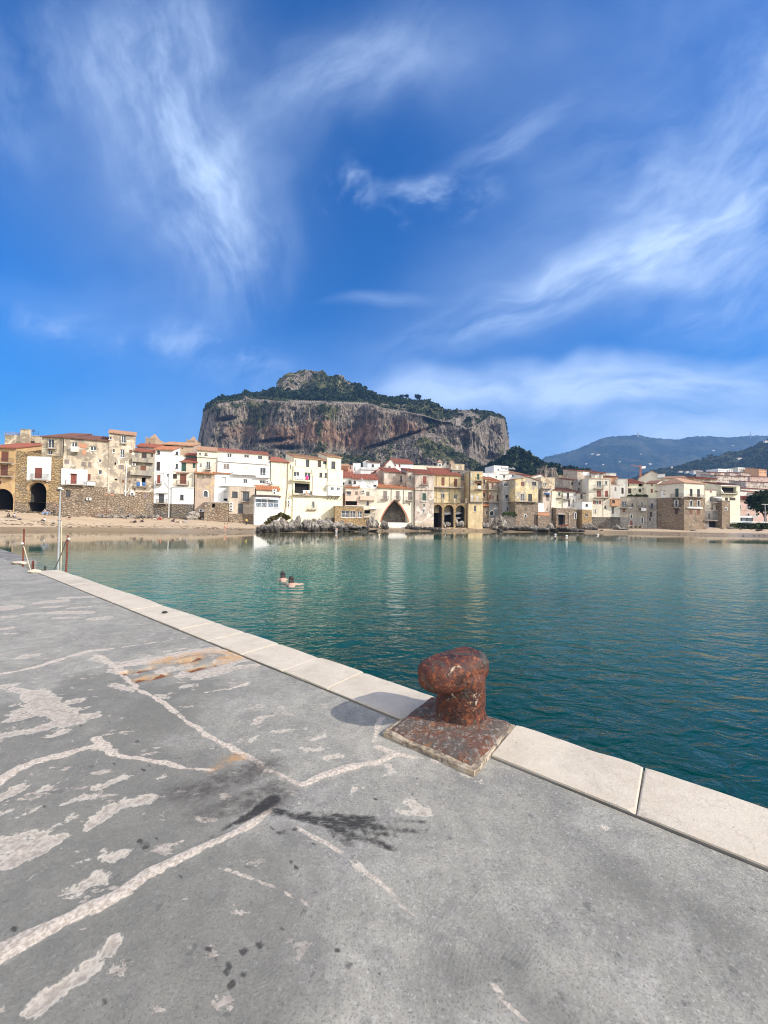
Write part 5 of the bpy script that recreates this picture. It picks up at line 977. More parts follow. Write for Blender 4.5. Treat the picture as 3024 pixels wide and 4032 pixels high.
H(2, 'rear_red_roof_house', 'low house with bright red tiled roof between the two cathedral towers', 655, 1060, (408, 432), 800, 'cream', dd=8, body=6, roof=('mono', 45, 'tile_red'))
H(2, 'balcony_house', 'narrow grey-beige house stacked with three balconies beside the white house', 600, 925, (488, 498), 1570, 'greyyellow', body=6, roof=('mono', 38, 'tile_red'), zones=[(900, 'tan2', 'lower_wall'), (1150, 'tanrubble', 'stone_base')],
  ops=[('s', 612, 512, 645, 568, 'gy'), ('s', 738, 515, 815, 655, 'dk'), ('s', 893, 522, 920, 578, 'dk'), ('bp', 582, 582, 925, 678, 'greyyellow'), ('s', 718, 720, 803, 858, 'br'), ('s', 593, 800, 655, 850, 'gn'), ('bp', 552, 785, 905, 888, 'greyyellow'), ('h', 738, 912, 800, 1040), ('b', 660, 985, 830, 1076), ('h', 612, 942, 635, 972), ('s', 598, 1082, 635, 1138, 'br'), ('s', 770, 1175, 828, 1250, 'gy'), ('ac', 585, 675, 640, 718), ('ac', 552, 1155, 628, 1205), ('panel', 680, 1325, 900, 1400, 'brickpatch', 'bare_brick'), ('panel', 800, 1400, 900, 1478, 'brickpatch', 'bare_brick')])
f2 = Face(2, 600, 925, 1570, None, None); cloth(f2, 655, 985, 705, 1058, 'cloth_blue', 'bright blue towel hung on the lowest balcony beside the white house', seed=1); cloth(f2, 712, 985, 742, 1052, 'cloth_white', 'white cloth hanging between two blue ones on the lowest balcony', seed=2); cloth(f2, 750, 990, 800, 1050, 'cloth_blue', 'dark blue cloth at the right of the white one on the lowest balcony', seed=3)
hp, f = H(2, 'white_house', 'tall bright white house with red shutter on a dark stone foot', 925, 1220, 462, 1570, 'white', body=6, roof=('mono', 48, 'tile_orange'), zones=[(1338, 'darkrubble', 'stone_base')],
  ops=[('w', 990, 472, 1035, 530, 'dk'), ('s', 980, 655, 1035, 803, 'dk'), ('s', 990, 870, 1042, 1005, 'rd'), ('b', 955, 965, 1050, 1024), ('h', 1150, 855, 1175, 900), ('d', 1015, 1178, 1100, 1325, 'dk'), ('b', 975, 1265, 1140, 1342), ('slab', 970, 1155, 1155, 1170, 'white', .5), ('p', [(1195, 820), (1185, 1100), (1180, 1570)], .09, 'white_paint'), ('p', [(965, 830), (1110, 835), (1115, 1000), (1180, 1075)], .06, 'white_paint')])
H(2, 'white_wing', 'low white wing right of the tall white house with one dark window', 1221, 1578, 1080, 1570, 'white', dd=-.25, body=5, zones=[(1348, 'darkrubble', 'stone_base')], ops=[('w', 1365, 1192, 1420, 1275, 'dk'), ('slab', 1200, 1060, 1590, 1082, 'white', .15, 'moulding')])
H(2, 'white_set_back_house', 'white upper storey with small dark window right of the tall white house', 1221, 1372, 552, 1085, 'white', dd=.3, body=6, ops=[('w', 1292, 688, 1328, 763, 'dk'), ('w', 1290, 488, 1330, 540, 'dk')])
H(2, 'pink_plaster_house', 'peeling pinkish house with brown door balcony above the white wing', 1205, 1592, 822, 1085, 'cream', dd=.15, body=5, ops=[('s', 1245, 855, 1312, 935, 'dk'), ('s', 1365, 855, 1465, 1020, 'br'), ('b', 1300, 962, 1500, 1042), ('slab', 1295, 828, 1505, 842, 'tile_red', .5)])
H(2, 'green_shutter_house', 'pinkish upper house with large green shutter under a red tiled roof', 1372, 1640, 662, 1000, 'pink', dd=.5, body=5, roof=('mono', 55, 'tile_red'), ops=[('s', 1375, 668, 1462, 812, 'gn'), ('s', 1572, 678, 1615, 760, 'gn')])
H(2, 'roof_pavilion', 'small dark green roof pavilion with red tiled roof above the green shutter house', 1455, 1632, 552, 680, 'shutter_green', dd=6, body=4, roof=('mono', 32, 'tile_red'), deep=4)
H(2, 'brown_rear_house', 'brownish house with long pale tiled roof in front of the right cathedral tower', 1078, 1580, (372, 402), 640, 'brownplaster', dd=9, body=6, roof=('mono', 38, 'tile_pale'), deep=10, ops=[('h', 1110, 375, 1260, 405), ('h', 1390, 425, 1410, 450)])
def tower(z, x0, x1, yt, yb, ax, ay, d_, lab):
    hp, f = H(z, 'cathedral_tower', lab, x0, x1, yt, yb, 'tower_stone', d=(d_, d_), body=6.5, cat='tower', group='towers of the cathedral', deep=14, ops=[('h', x0+62, yt+55, x0+80, yt+88)])
    s, zt = f.hit(ax, ay); c0 = [f.pt(f.L*.12, 0, -.6), f.pt(f.L*.88, 0, -.6), f.pt(f.L*.88, 0, -5.9), f.pt(f.L*.12, 0, -5.9)]; z1 = f.hit(x0, yt)[1]+.16
    for v in c0: v.z = z1-.3
    ap = f.pt(f.L/2, zt, -3.2); mb = MB(); mb.poly(c0[::-1]); [mb.poly([c0[i], c0[(i+1) % 4], ap]) for i in range(4)]; mb.build('spire', MATS['spire_stone'], hp)
    mb = MB(); 
    for k in range(5): a = f.L*k/5+.1; fbox(mb, f, a, a+f.L*.12, z1+.002, z1+.5, -.4, 0)
    for a in (0, f.L-.45): fbox(mb, f, a, a+.45, z1+.502, z1+1.0, -.5, 0)
    mb.build('battlement', MATS['tower_stone'], hp)
tower(2, 790, 955, 285, 600, 872, 172, 175, 'left cathedral bell tower with pointed spire behind the rooftops'); tower(2, 1458, 1597, 318, 640, 1530, 215, 205, 'right cathedral bell tower with pointed spire, beside the big rock')
# ---- view 3 ----
H(3, 'round_brown_house', 'brown plastered house with an open loggia under orange tiles and a white arched window', 20, 338, 680, 1440, 'brownplaster', dd=-.4, body=5, roof=('mono', 45, 'tile_orange'), zones=[(1312, 'rubble', 'stone_base')],
  ops=[('a', 165, 958, 245, 1070, 'wh'), ('h', 62, 690, 188, 768), ('h', 205, 700, 300, 765), ('ac', 95, 1265, 175, 1308)])
H(3, 'white_lane_house', 'narrow white house with two black doorways beside the brown loggia house', 340, 582, (678, 684), 1200, 'white', dd=-.3, body=5, roof=('mono', 40, 'tile_orange'), ops=[('h', 475, 738, 543, 843), ('h', 503, 968, 562, 1128), ('slab', 445, 870, 580, 890, 'white', .5)])
H(3, 'stone_shed', 'low flat-topped rubble shed with one small square hole on the sand', 180, 578, (1155, 1160), 1442, 'rubble', dd=-2.6, body=2.2, roof=('flat', 'slab'), cat='shed', ops=[('h', 312, 1178, 358, 1238)])
H(3, 'cream_roof_house', 'cream house with three tiny attic windows and a glazed balcony door', 60, 386, (300, 322), 760, 'cream', dd=.3, body=7, roof=('mono', 55, 'tile_pale'), ops=[('w', 98, 345, 130, 378, 'gy'), ('w', 190, 345, 208, 385, 'dk'), ('w', 218, 345, 235, 385, 'dk'), ('w', 120, 515, 138, 560, 'dk'), ('d', 215, 488, 280, 618, 'wh'), ('b', 195, 572, 298, 624), ('slab', 60, 385, 386, 432, 'cream', .25, 'moulding')])
H(3, 'cream_attic', 'cream attic storey with sloping dividers set back behind the long white parapet', 392, 1228, (318, 372), 560, 'cream', dd=2.2, body=6, roof=('mono', 38, 'tile_red'), ops=[('d', 558, 350, 628, 425, 'wh'), ('w', 835, 375, 912, 420, 'gy'), ('w', 1060, 390, 1130, 450, 'gy')])
hp, f = H(3, 'long_white_house', 'long bright white house with three rows of terraces under the cream attic', 388, 1252, (415, 475), 1000, 'white', dd=0, body=2.1,
  ops=[('s', 500, 528, 535, 610, 'gy'), ('s', 545, 525, 585, 615, 'gy'), ('s', 818, 570, 895, 693, 'wh'), ('d', 1095, 585, 1185, 718, 'wh'), ('bp', 650, 640, 1045, 715, 'white'), ('d', 820, 770, 885, 850, 'wh'), ('w', 1085, 790, 1175, 850, 'wh'), ('ac', 1192, 795, 1238, 833), ('slab', 390, 478, 1252, 496, 'slab', .2, 'moulding'), ('slab', 1010, 738, 1255, 756, 'white', .7)])
H(3, 'beige_square_house', 'beige flat-roofed house with three air conditioners in a column at its left', 585, 1004, (885, 905), 1400, 'beige', dd=-2.2, body=4.2, roof=('flat', 'offwhite'), zones=[(1340, 'rubble', 'stone_base')],
  ops=[('w', 640, 975, 728, 1072, 'dk'), ('d', 815, 985, 915, 1143, 'dk'), ('d', 740, 1172, 815, 1330, 'dk'), ('ac', 595, 1150, 655, 1188), ('ac', 595, 1200, 655, 1238), ('ac', 595, 1250, 655, 1288), ('p', [(588, 880), (580, 1100), (575, 1370)], .08), ('slab', 795, 962, 925, 972, 'slab', .3), ('b', 800, 1100, 930, 1150)])
hp, f = H(3, 'veranda_restaurant', 'white seaside restaurant with a glazed blue veranda and dark awning roof', 1002, 1418, (1058, 1070), 1492, 'white', dd=-4.5, body=4.3, roof=('mono', 20, 'tile_dark'), cat='restaurant', ops=[('ac', 1300, 935, 1365, 975), ('ac', 1300, 978, 1365, 1022)])
s0, zt = f.hit(1020, 1085); s1, zb = f.hit(1400, 1240); mb = MB(); plain('veranda_glass_tone', (.10, .14, .18), .25); fbox(mb, f, s0, s1, zb, zt, .02, .06); vg = mb.build('veranda_window', MATS['pane_blue'], hp); mb = MB()
for i in range(5): a = s0+(s1-s0)*i/4; wd = .16 if i in (0, 2, 4) else .05; fbox(mb, f, a-wd, a+wd, zb-.1, zt+.1, .062, .16)
for z_ in (zb-.1, zb+(zt-zb)*.48, zt): fbox(mb, f, s0, s1, z_, z_+.13, .064, .14)
for i in range(9): a = s0+.25+(s1-s0-.5)*i/8.; mb.tube(f.pt(a, zb+.05, .12), f.pt(a+.18, zb+.8, .12), .03, .03, 4); mb.tube(f.pt(a+.36, zb+.05, .12), f.pt(a+.18, zb+.8, .12), .03, .03, 4)
mb.build('veranda_frame', MATS['white_paint'], vg); mb = MB(); s0, zt2 = f.hit(1000, 1052, .9); s1, _ = f.hit(1415, 1072, .9); 
mb.hexa([f.pt(s0, zt2-.15, .95), f.pt(s1, zt2-.15, .95), f.pt(s1, zt2+.35, .0), f.pt(s0, zt2+.35, .0), f.pt(s0, zt2-.05, .95), f.pt(s1, zt2-.05, .95), f.pt(s1, zt2+.45, .0), f.pt(s0, zt2+.45, .0)]); mb.build('awning', MATS['shutter_dark'], hp); mb = MB(); fbox(mb, f, s0+.3, s1-.2, zt2-.65, zt2-.16, .90, .94); va = mb.build('awning_valance', MATS['white_paint'], hp)
sign('Ristorante', .42, .01, 'frame_dark', va, f.pt((s0+s1)/2-1.2, zt2-.56, .955), f.rz)
H(3, 'terracotta_lean_to', 'cream lean-to with flat terracotta roof directly above the glazed veranda', 1032, 1405, (942, 948), 1100, 'cream', dd=-2.0, body=2.2, roof=('mono', 62, 'tile_orange'))
H(3, 'yellow_corner_house', 'pale yellow house with hipped red roof and a long brown drainpipe', 1256, 1540, (490, 500), 1440, 'paleyellow', dd=-.2, body=6, roof=('hip', 1275, 1430, 412, 'tile_red'), ops=[('s', 1350, 515, 1425, 660, 'wh'), ('s', 1460, 520, 1495, 600, 'wh'), ('s', 1415, 925, 1440, 980, 'wh'), ('s', 1450, 925, 1475, 980, 'wh'), ('ac', 1265, 815, 1310, 855), ('p', [(1545, 480), (1540, 900), (1500, 1330)], .11, 'pipe_dark')])
# ---- view 4 ----
H(4, 'yellow_strip_house', 'very narrow pale yellow house between two yellow neighbours', 118, 240, 335, 1275, 'paleyellow', dd=0, body=6, ops=[('s', 170, 370, 190, 448, 'gy'), ('ac', 125, 960, 180, 1000), ('ac', 125, 1010, 180, 1055), ('p', [(150, 330), (140, 950)], .08, 'pipe')])
H(4, 'yellow_attic', 'pale yellow attic with tall dark windows under a long pale tiled roof', 240, 772, (262, 290), 480, 'paleyellow', dd=1.0, body=6, roof=('mono', 52, 'tile_pale'), ops=[('s', 258, 290, 275, 400, 'gy'), ('d', 432, 287, 490, 412, 'dk'), ('s', 625, 300, 682, 418, 'dk'), ('w', 715, 315, 768, 360, 'dk')])
H(4, 'yellow_turret', 'pale yellow square turret with two-panel dark window and tiled roof', 774, 1002, (240, 252), 720, 'paleyellow', dd=.4, body=6, roof=('mono', 45, 'tile_pale'), ops=[('d', 850, 315, 915, 440, 'dk'), ('h', 880, 480, 992, 655), ('slab', 790, 445, 1002, 456, 'paleyellow', .3, 'moulding'), ('bp', 870, 600, 1000, 690, 'paleyellow')])
hp, f = H(4, 'yellow_waterfront_house', 'big pale yellow house with washing on two loggia balconies above the boulders', 215, 1026, (424, 450), 1290, 'paleyellow', dd=-.3, body=1.2, zones=[],
  ops=[('d', 236, 485, 325, 575, 'wh'), ('d', 412, 495, 508, 595, 'wh'), ('bp', 222, 585, 520, 652, 'paleyellow'), ('h', 250, 668, 502, 845), ('b', 222, 790, 525, 880), ('w', 655, 500, 698, 575, 'dk'), ('w', 740, 505, 775, 580, 'dk'), ('s', 600, 715, 690, 845, 'wh'), ('bp', 540, 800, 790, 885, 'offwhite'), ('bump', 795, 712, 1026, 885, 'white', 1.2, [('w', 838, 738, 890, 795, 'wh'), ('w', 940, 742, 990, 797, 'wh')]),
       ('d', 527, 970, 575, 1085, 'wh'), ('b', 472, 1035, 618, 1108), ('s', 838, 958, 888, 1072, 'wh'), ('s', 217, 958, 262, 1085, 'wh'), ('p', [(528, 450), (545, 600), (540, 860)], .07), ('p', [(790, 300), (790, 640), (770, 690)], .07), ('slab', 215, 1096, 900, 1104, 'paleyellow', .06, 'moulding')])
for i, (x, w_, m_, l_) in enumerate(((272, 48, 'cloth_white', 'leftmost white sheet on the upper yellow balcony'), (326, 40, 'cloth_white', 'middle white sheet on the upper yellow balcony'), (372, 44, 'cloth_white', 'white sheet next to the pink cloth on the upper yellow balcony'), (432, 42, 'cloth_pink', 'bright pink cloth on the upper yellow balcony'), (482, 24, 'cloth_dark', 'dark cloth at the right end of the upper yellow balcony'))): cloth(f, x, 552, x+w_, 618, m_, l_, 0.98, i)
cloth(f, 385, 788, 450, 845, 'cloth_white', 'white towel left of the orange one on the lower loggia rail', .98, 7); cloth(f, 430, 800, 456, 848, 'cloth_orange', 'small orange towel on the lower loggia rail', 1.03, 8); cloth(f, 456, 788, 495, 840, 'cloth_white', 'white towel right of the orange one on the lower loggia rail', .98, 9)
mb = MB()
for x in (790, 840, 910, 945, 1005): a = f.pt(*f.hit(x+20, 890, 1.1), 1.1); c = f.pt(*f.hit(x-10, 950, 0), 0.0); mb.tube(a, c, .06, .06, 5)
mb.build('strut', MATS['iron'], hp)
H(4, 'peach_house', 'pale peach house with an awninged window and a dark undercroft', 1070, 1300, (742, 752), 1290, 'pink', dd=-.6, body=5, roof=('mono', 30, 'tile_orange'), ops=[('w', 1105, 808, 1168, 865, 'gy'), ('s', 1238, 808, 1278, 868, 'gy'), ('h', 1080, 965, 1268, 1035), ('slab', 1095, 795, 1172, 806, 'white_paint', .5)])
H(4, 'peach_waterfront_house', 'peach house with two balconies under a white one, right of the stone restaurant', 1300, 1605, (762, 772), 1300, 'cream', dd=-.3, body=4, ops=[('s', 1420, 812, 1470, 935, 'gy'), ('bp', 1322, 880, 1555, 956, 'pink'), ('w', 1425, 970, 1460, 1032, 'dk'), ('h', 1388, 1112, 1480, 1170), ('b', 1380, 1165, 1560, 1245), ('ac', 1345, 785, 1400, 830), ('slab', 1475, 1082, 1600, 1098, 'white_paint', 1.4, 'awning')])
H(4, 'white_gable_house', 'white house with sloping red roof and a white terrace with washing', 1190, 1606, (600, 615), 790, 'white', dd=1.0, body=6, roof=('mono', 75, 'tile_red'), ops=[('w', 1130+80, 632, 1170+80, 682, 'dk'), ('s', 1400, 620, 1540, 740, 'wh'), ('ac', 1330, 600, 1365, 630), ('bp', 1312, 690, 1592, 765, 'white')])
f4 = Face(4, 1190, 1606, 790, None, None, 1.0); cloth(f4, 1450, 695, 1500, 735, 'cloth_white', 'white washing on the terrace under the sloping red roof', 1.0, 3); cloth(f4, 1540, 700, 1585, 728, 'cloth_dark', 'black washing on the terrace under the sloping red roof', 1.0, 4)
hp, f = H(4, 'stone_restaurant', 'low golden stone restaurant with three white framed windows on the rocks', 910, 1372, (1045, 1062), 1300, 'goldstone', dd=-4.5, body=4, roof=('flat', 'slab'), cat='restaurant', zones=[(1245, 'goldstone', 'stone_base')],
  ops=[('w', 1010, 1120, 1140, 1235, 'wh'), ('w', 1155, 1125, 1245, 1235, 'wh'), ('w', 1275, 1130, 1350, 1235, 'wh')])
s0, z0 = f.hit(1004, 1176, .1); s1, _ = f.hit(1356, 1180, .1); mb = MB(); fbox(mb, f, s0, s1, z0, z0+.08, .06, .14); 
for i in range(30): a = s0+(s1-s0)*i/29; mb.tube(f.pt(a, z0, .1), f.pt(a, z0-1.1, .1), .02, .02, 4)
mb.build('railing', MATS['white_paint'], hp)
H(4, 'orange_roof_house', 'low white house with flat orange roof between yellow turret and white gable', 1015, 1195, (572, 580), 760, 'white', dd=3, body=5, roof=('mono', 85, 'tile_red'), ops=[('w', 1130, 630, 1170, 682, 'dk'), ('h', 1040, 660, 1060, 700)])
H(4, 'far_orange_house', 'small pale orange house above the flat orange roof', 1005, 1125, 400, 620, 'orange', dd=12, body=5, roof=('mono', 34, 'tile_pale'), deep=8, ops=[('slab', 1020, 430, 1120, 470, 'tile_red', .5)])
H(4, 'small_red_house', 'small dark pink house wedged before the white houses up the hill', 1126, 1196, 385, 620, 'pinkwall', dd=13, body=5, deep=8, ops=[('w', 1155, 395, 1172, 430, 'dk')])
H(4, 'white_hill_house', 'white flat-topped house with a slit window, leftmost of the white ones up the hill', 1197, 1322, 352, 640, 'white', dd=16, body=6, deep=8, ops=[('w', 1226, 410, 1240, 460, 'dk')])
H(4, 'white_terrace_house', 'white terraced house with a black-edged roof terrace up the hill', 1323, 1590, (440, 410), 640, 'white', dd=14, body=5, deep=8, ops=[('w', 1500, 495, 1535, 550, 'gy'), ('slab', 1320, 450, 1590, 462, 'frame_dark', .15, 'moulding')])
H(4, 'white_peak_house', 'small white block peeking highest over the white terraced house', 1368, 1500, 335, 520, 'white', dd=22, body=5, roof=('gable', 1430, 305, 'offwhite'), deep=8)
H(4, 'white_wide_house', 'white house with one dark square window before the gabled white house', 1440, 1640, (350, 325), 560, 'white', dd=18, body=6, roof=('mono', 10, 'tile_dark'), deep=8, ops=[('w', 1505, 365, 1545, 410, 'dk')])
# ---- view 5 ----
H(5, 'white_chalet', 'white house with sloping red roof standing highest below the rock wall', 440, 732, (265, 272), 420, 'white', dd=22, body=8, roof=('mono', 70, 'tile_red'), deep=8, ops=[('s', 497, 280, 525, 335, 'rd')])
H(5, 'white_annex', 'white annex with small window at the left of the sloping red roof', 280, 440, 292, 420, 'offwhite', dd=20, body=8, deep=8, roof=('gable', 375, 195, 'tile_red'), ops=[('w', 330, 312, 365, 345, 'gy')])
H(5, 'pink_gable_house', 'dusty pink gabled house behind the beige wall and red roof', 130, 258, 395, 700, 'pinkwall', dd=7, body=7, roof=('gable', 195, 345, 'tile_red'), deep=6)
H(5, 'beige_roof_house', 'stained beige house with a red roof above the pointed arch house', 256, 525, (398, 418), 720, 'pinkgrey', dd=3.4, body=7, roof=('mono', 60, 'tile_red'))
H(5, 'shaded_beige_house', 'narrow beige house with a tall dark window beside the red-roofed beige one', 520, 642, (440, 425), 720, 'pinkgrey', dd=2.2, body=6, roof=('mono', 30, 'tile_dark'), ops=[('s', 525, 465, 550, 580, 'dk'), ('b', 512, 540, 562, 592)])
H(5, 'pale_tower_house', 'slim pale house with two small windows near the middle of the waterfront', 640, 782, (400, 395), 760, 'pinkgrey', dd=.4, body=7, roof=('mono', 40, 'tile_red'), ops=[('w', 675, 472, 700, 530, 'gy'), ('w', 745, 475, 765, 532, 'dk')])
hp, f = H(5, 'pointed_arch_house', 'cream house with three brown shutters above a great pointed brick arch', 152, 760, (658, 690), 1300, 'cream', dd=-.3, body=5, roof=('mono', 62, 'tile_orange'),
  ops=[('P', 212, 868, 655, 1240), ('s', 245, 715, 305, 850, 'gy'), ('s', 450, 720, 510, 860, 'gy'), ('s', 650, 735, 708, 868, 'gy'), ('b', 228, 800, 335, 858), ('b', 435, 808, 530, 868), ('b', 628, 815, 725, 882), ('h', 652, 912, 680, 955), ('p', [(380, 675), (375, 870)], .06, 'pipe_dark'), ('p', [(582, 690), (575, 930)], .06, 'pipe_dark'), ('p', [(745, 700), (745, 1290)], .09, 'pipe_dark')])
mb = MB(); s0, zt = f.hit(325, 1232, 2.2); s1, zb = f.hit(605, 1360, 2.2); fbox(mb, f, s0, s1, zb-1, zt, -2.6, 2.2); fbox(mb, f, s1+.02, s1+1.6, zb-1, zt-1.2, -1, 1.8); s0, _ = f.hit(340, 1290, 3.4); s1, zt = f.hit(660, 1305, 3.4); fbox(mb, f, s0, s1, zb-1, zt, 2.22, 3.6); tag(mb.build('landing_stage', MATS['offwhite']), 'pale stepped stone landing stage below the great pointed arch', 'landing stage')
H(5, 'green_shutter_tall_house', 'tall peeling pinkish house with striped red shutter above a green one', 760, 1066, (438, 446), 1310, 'pinkgrey', dd=-1.0, body=8, roof=('mono', 70, 'tile_red'), zones=[(705, 'pinkgrey', 'middle_wall'), (1235, 'beige', 'stone_base')],
  ops=[('s', 890, 475, 950, 608, 'rd'), ('b', 872, 560, 985, 616), ('s', 885, 755, 940, 876, 'gn'), ('w', 897, 932, 925, 965, 'gy'), ('a', 892, 1008, 922, 1075), ('slab', 865, 878, 970, 892, 'white', .3), ('slab', 760, 695, 1066, 712, 'slab', .25, 'moulding')])
H(5, 'ochre_terrace_house', 'ochre house with two brown doors on a long balcony above the boat arches', 1068, 1505, (448, 470), 1000, 'yellow', dd=2.2, body=7, roof=('mono', 105, 'tile_red'), zones=[(690, 'ochrepeel', 'lower_wall')],
  ops=[('s', 1195, 495, 1245, 632, 'br'), ('s', 1400, 515, 1450, 648, 'br'), ('slab', 1075, 640, 1545, 672, 'slab', 1.1, 'balcony'), ('w', 1190, 765, 1245, 835, 'gy'), ('w', 1400, 780, 1450, 850, 'gy'), ('p', [(1115, 460), (1112, 900)], .06, 'pipe_dark'), ('p', [(1335, 465), (1328, 900)], .06, 'pipe_dark'), ('h', 1195, 850, 1215, 910)])
hp, f = H(5, 'boat_arcade', 'golden stone arcade of three tall arches sheltering boats beside the yellow house', 1060, 1602, (918, 925), 1325, 'goldstone', dd=-.6, body=6, cat='arcade', roof=('flat', 'tanrubble'), ops=[('A', 1070, 940, 1205, 1325), ('A', 1242, 945, 1395, 1310), ('A', 1430, 952, 1580, 1310)])
mb = MB()
for x in (1222, 1412, 1604): s0, z0 = f.hit(x-13, 922); s1, zt = f.hit(x+13, 842); fbox(mb, f, s0, s1, z0, zt, -.5, -.02)
mb.build('gate_pillar', MATS['tan'], hp)
def boat(f, x0, x1, yc, out, mat, lab, h=.75, name='moored_boat', cat='boat'):
    s0, zc = f.hit(x0, yc, out); s1, _ = f.hit(x1, yc, out); L = s1-s0; vs = []; n_, m_ = 14, 8
    for i in range(n_+1):
        u_ = i/n_; w_ = .85*math.sin(math.pi*min(1, .12+u_*.9))**.6*(1 if u_ < .97 else .2); sheer = .25*(u_-.3)**2
        for j in range(m_+1): a = math.pi*j/m_; vs.append(f.pt(s0+L*u_, zc+h*.5+sheer-h*math.sin(a)**.7*(1-.3*u_), out-1.1+w_*math.cos(a)))
    fs = [[i*(m_+1)+j, i*(m_+1)+j+1, (i+1)*(m_+1)+j+1, (i+1)*(m_+1)+j] for i in range(n_) for j in range(m_)]; fs += [[j for j in range(m_+1)][::-1], [n_*(m_+1)+j for j in range(m_+1)]]
    e = empty(name, f.pt((s0+s1)/2, zc-h*.5, out-1.1), lab, cat); mesh('hull', vs, fs, MATS[mat], e, smooth=True); mb = MB(); c = f.pt((s0+s1)/2, zc+h*.42, out-1.1)
    mb.box(tuple(c), L*.82, 1.2, .06, f.rz); mb.box(tuple(c+Vector((0, 0, .1))), .3, 1.3, .08, f.rz); mb.build('deck', MATS['frame_dark'], e); return e
boat(f, 1238, 1385, 1095, -1.2, 'hull_white', 'white boat racked in the middle stone arch', .9); boat(f, 1422, 1545, 1090, -1.2, 'hull_white', 'upper white boat racked in the right stone arch', .8); boat(f, 1422, 1538, 1170, -1.2, 'hull_white', 'lower white boat racked in the right stone arch', .8)
H(5, 'grey_side_house', 'dark grey roughcast block rising behind the ochre terrace house', 1360, 1652, (378, 392), 1000, 'darkgrey', dd=4.6, body=6, deep=3, ops=[('h', 1470, 405, 1490, 440), ('panel', 1505, 545, 1650, 935, 'beige', 'plaster_panel')])
H(5, 'tan_penthouse', 'tan flat block with one white door on top of the grey roughcast house', 1352, 1568, (278, 290), 420, 'tan', dd=7, body=5, deep=6, ops=[('s', 1445, 305, 1475, 355, 'wh')])
H(5, 'long_pale_wall_house', 'long low pale building glimpsed behind the big red roof', 735, 1180, (302, 322), 460, 'cream', dd=26, body=6, deep=8)
def belfry(x0, x1, yt, ay, lab):
    hp, f = H(5, 'church_belfry', lab, x0, x1, yt, 420, 'cream', d=(165, 165), body=3, cat='bell tower', group='pair of small belfries', deep=6, ops=[('a', x0+22, yt+20, x1-20, yt+70)]); s, zt = f.hit((x0+x1)/2, ay); z1 = f.hit(x0, yt)[1]+.17
    c0 = [f.pt(-.3, z1, .3), f.pt(f.L+.3, z1, .3), f.pt(f.L+.3, z1, -3.3), f.pt(-.3, z1, -3.3)]; ap = f.pt(f.L/2, zt, -1.5); mb = MB(); mb.poly(c0[::-1]); [mb.poly([c0[i], c0[(i+1) % 4], ap]) for i in range(4)]; mb.build('spire', MATS['tile_pale'], hp)
belfry(1132, 1206, 255, 195, 'left small church belfry with pointed tiled cap and arched opening'); belfry(1338, 1394, 262, 212, 'right small belfry cap behind the grey roof slope')
H(5, 'church', 'curved white church gable between the two small belfries', 1208, 1312, 330, 420, 'offwhite', d=(167, 167), body=3, cat='church', roof=('gable', 1262, 258, 'offwhite'), deep=6)
# ---- view 6 ----
H(6, 'yellow_narrow_house', 'narrow golden yellow house with washing and white shutters beside the arcade', 214, 418, (318, 322), 840, 'yellow', dd=-1, body=8, roof=('flat', 'slab'),
  ops=[('s', 222, 335, 250, 405, 'wh'), ('s', 225, 462, 255, 545, 'wh'), ('s', 325, 355, 362, 450, 'gn'), ('b', 305, 408, 420, 470), ('h', 330, 508, 398, 560), ('b', 298, 555, 436, 614), ('slab', 300, 488, 425, 500, 'tile_red', .6), ('s', 228, 692, 270, 800, 'wh'), ('s', 318, 712, 355, 808, 'wh'), ('b', 210, 748, 422, 822), ('p', [(206, 330), (206, 840)], .14, 'iron')])
f6 = Face(6, 214, 418, 840, None, None, -1); cloth(f6, 340, 548, 390, 602, 'cloth_white', 'white washing on the small balcony of the golden yellow house', 1.0, 2)
H(6, 'yellow_lower_house', 'golden yellow lower storey with one window above the waterside boulders', 182, 418, 842, 1165, 'yellow', dd=-1.4, body=8, roof=('flat', 'slab'), ops=[('w', 275, 872, 312, 975, 'wh')])
H(6, 'brown_recess_house', 'cluttered brown house with tiny balconies deep in the shaded recess', 420, 540, (430, 440), 1080, 'brownplaster', dd=5, body=5, roof=('mono', 40, 'tile_orange'), ops=[('w', 425, 455, 455, 510, 'dk'), ('s', 480, 515, 512, 600, 'br'), ('b', 420, 560, 530, 625), ('s', 430, 670, 460, 740, 'dk'), ('s', 490, 690, 520, 800, 'br'), ('b', 425, 745, 535, 815), ('slab', 425, 850, 555, 885, 'tile_orange', .8), ('a', 468, 945, 502, 1020), ('slab', 420, 630, 470, 650, 'tile_red', .8)])
H(6, 'orange_roof_recess_house', 'brown house with wide orange roof and two covered balconies in the recess', 520, 742, (492, 488), 1060, 'beige', dd=4, body=7, roof=('mono', 75, 'tile_orange'), zones=[(822, 'bluegrey', 'lower_wall')],
  ops=[('s', 560, 508, 595, 575, 'br'), ('s', 672, 510, 708, 600, 'dk'), ('b', 522, 565, 738, 628), ('s', 525, 695, 560, 770, 'rd'), ('h', 575, 712, 595, 762), ('s', 645, 702, 715, 800, 'dk'), ('b', 530, 768, 722, 826), ('a', 530, 955, 600, 1035), ('p', [(580, 935), (700, 905), (830, 875)], .12, 'white_paint')])
H(6, 'blue_grey_house', 'rough blue-grey rendered house in shade beside the peeling gabled house', 740, 946, (492, 486), 1100, 'bluegrey', dd=1.2, body=8, roof=('flat', 'slab'), ops=[('w', 765, 515, 835, 560, 'wh'), ('w', 888, 508, 915, 556, 'dk'), ('h', 790, 700, 838, 755), ('d', 882, 680, 910, 800, 'dk'), ('b', 832, 752, 946, 816), ('h', 815, 900, 838, 975)])
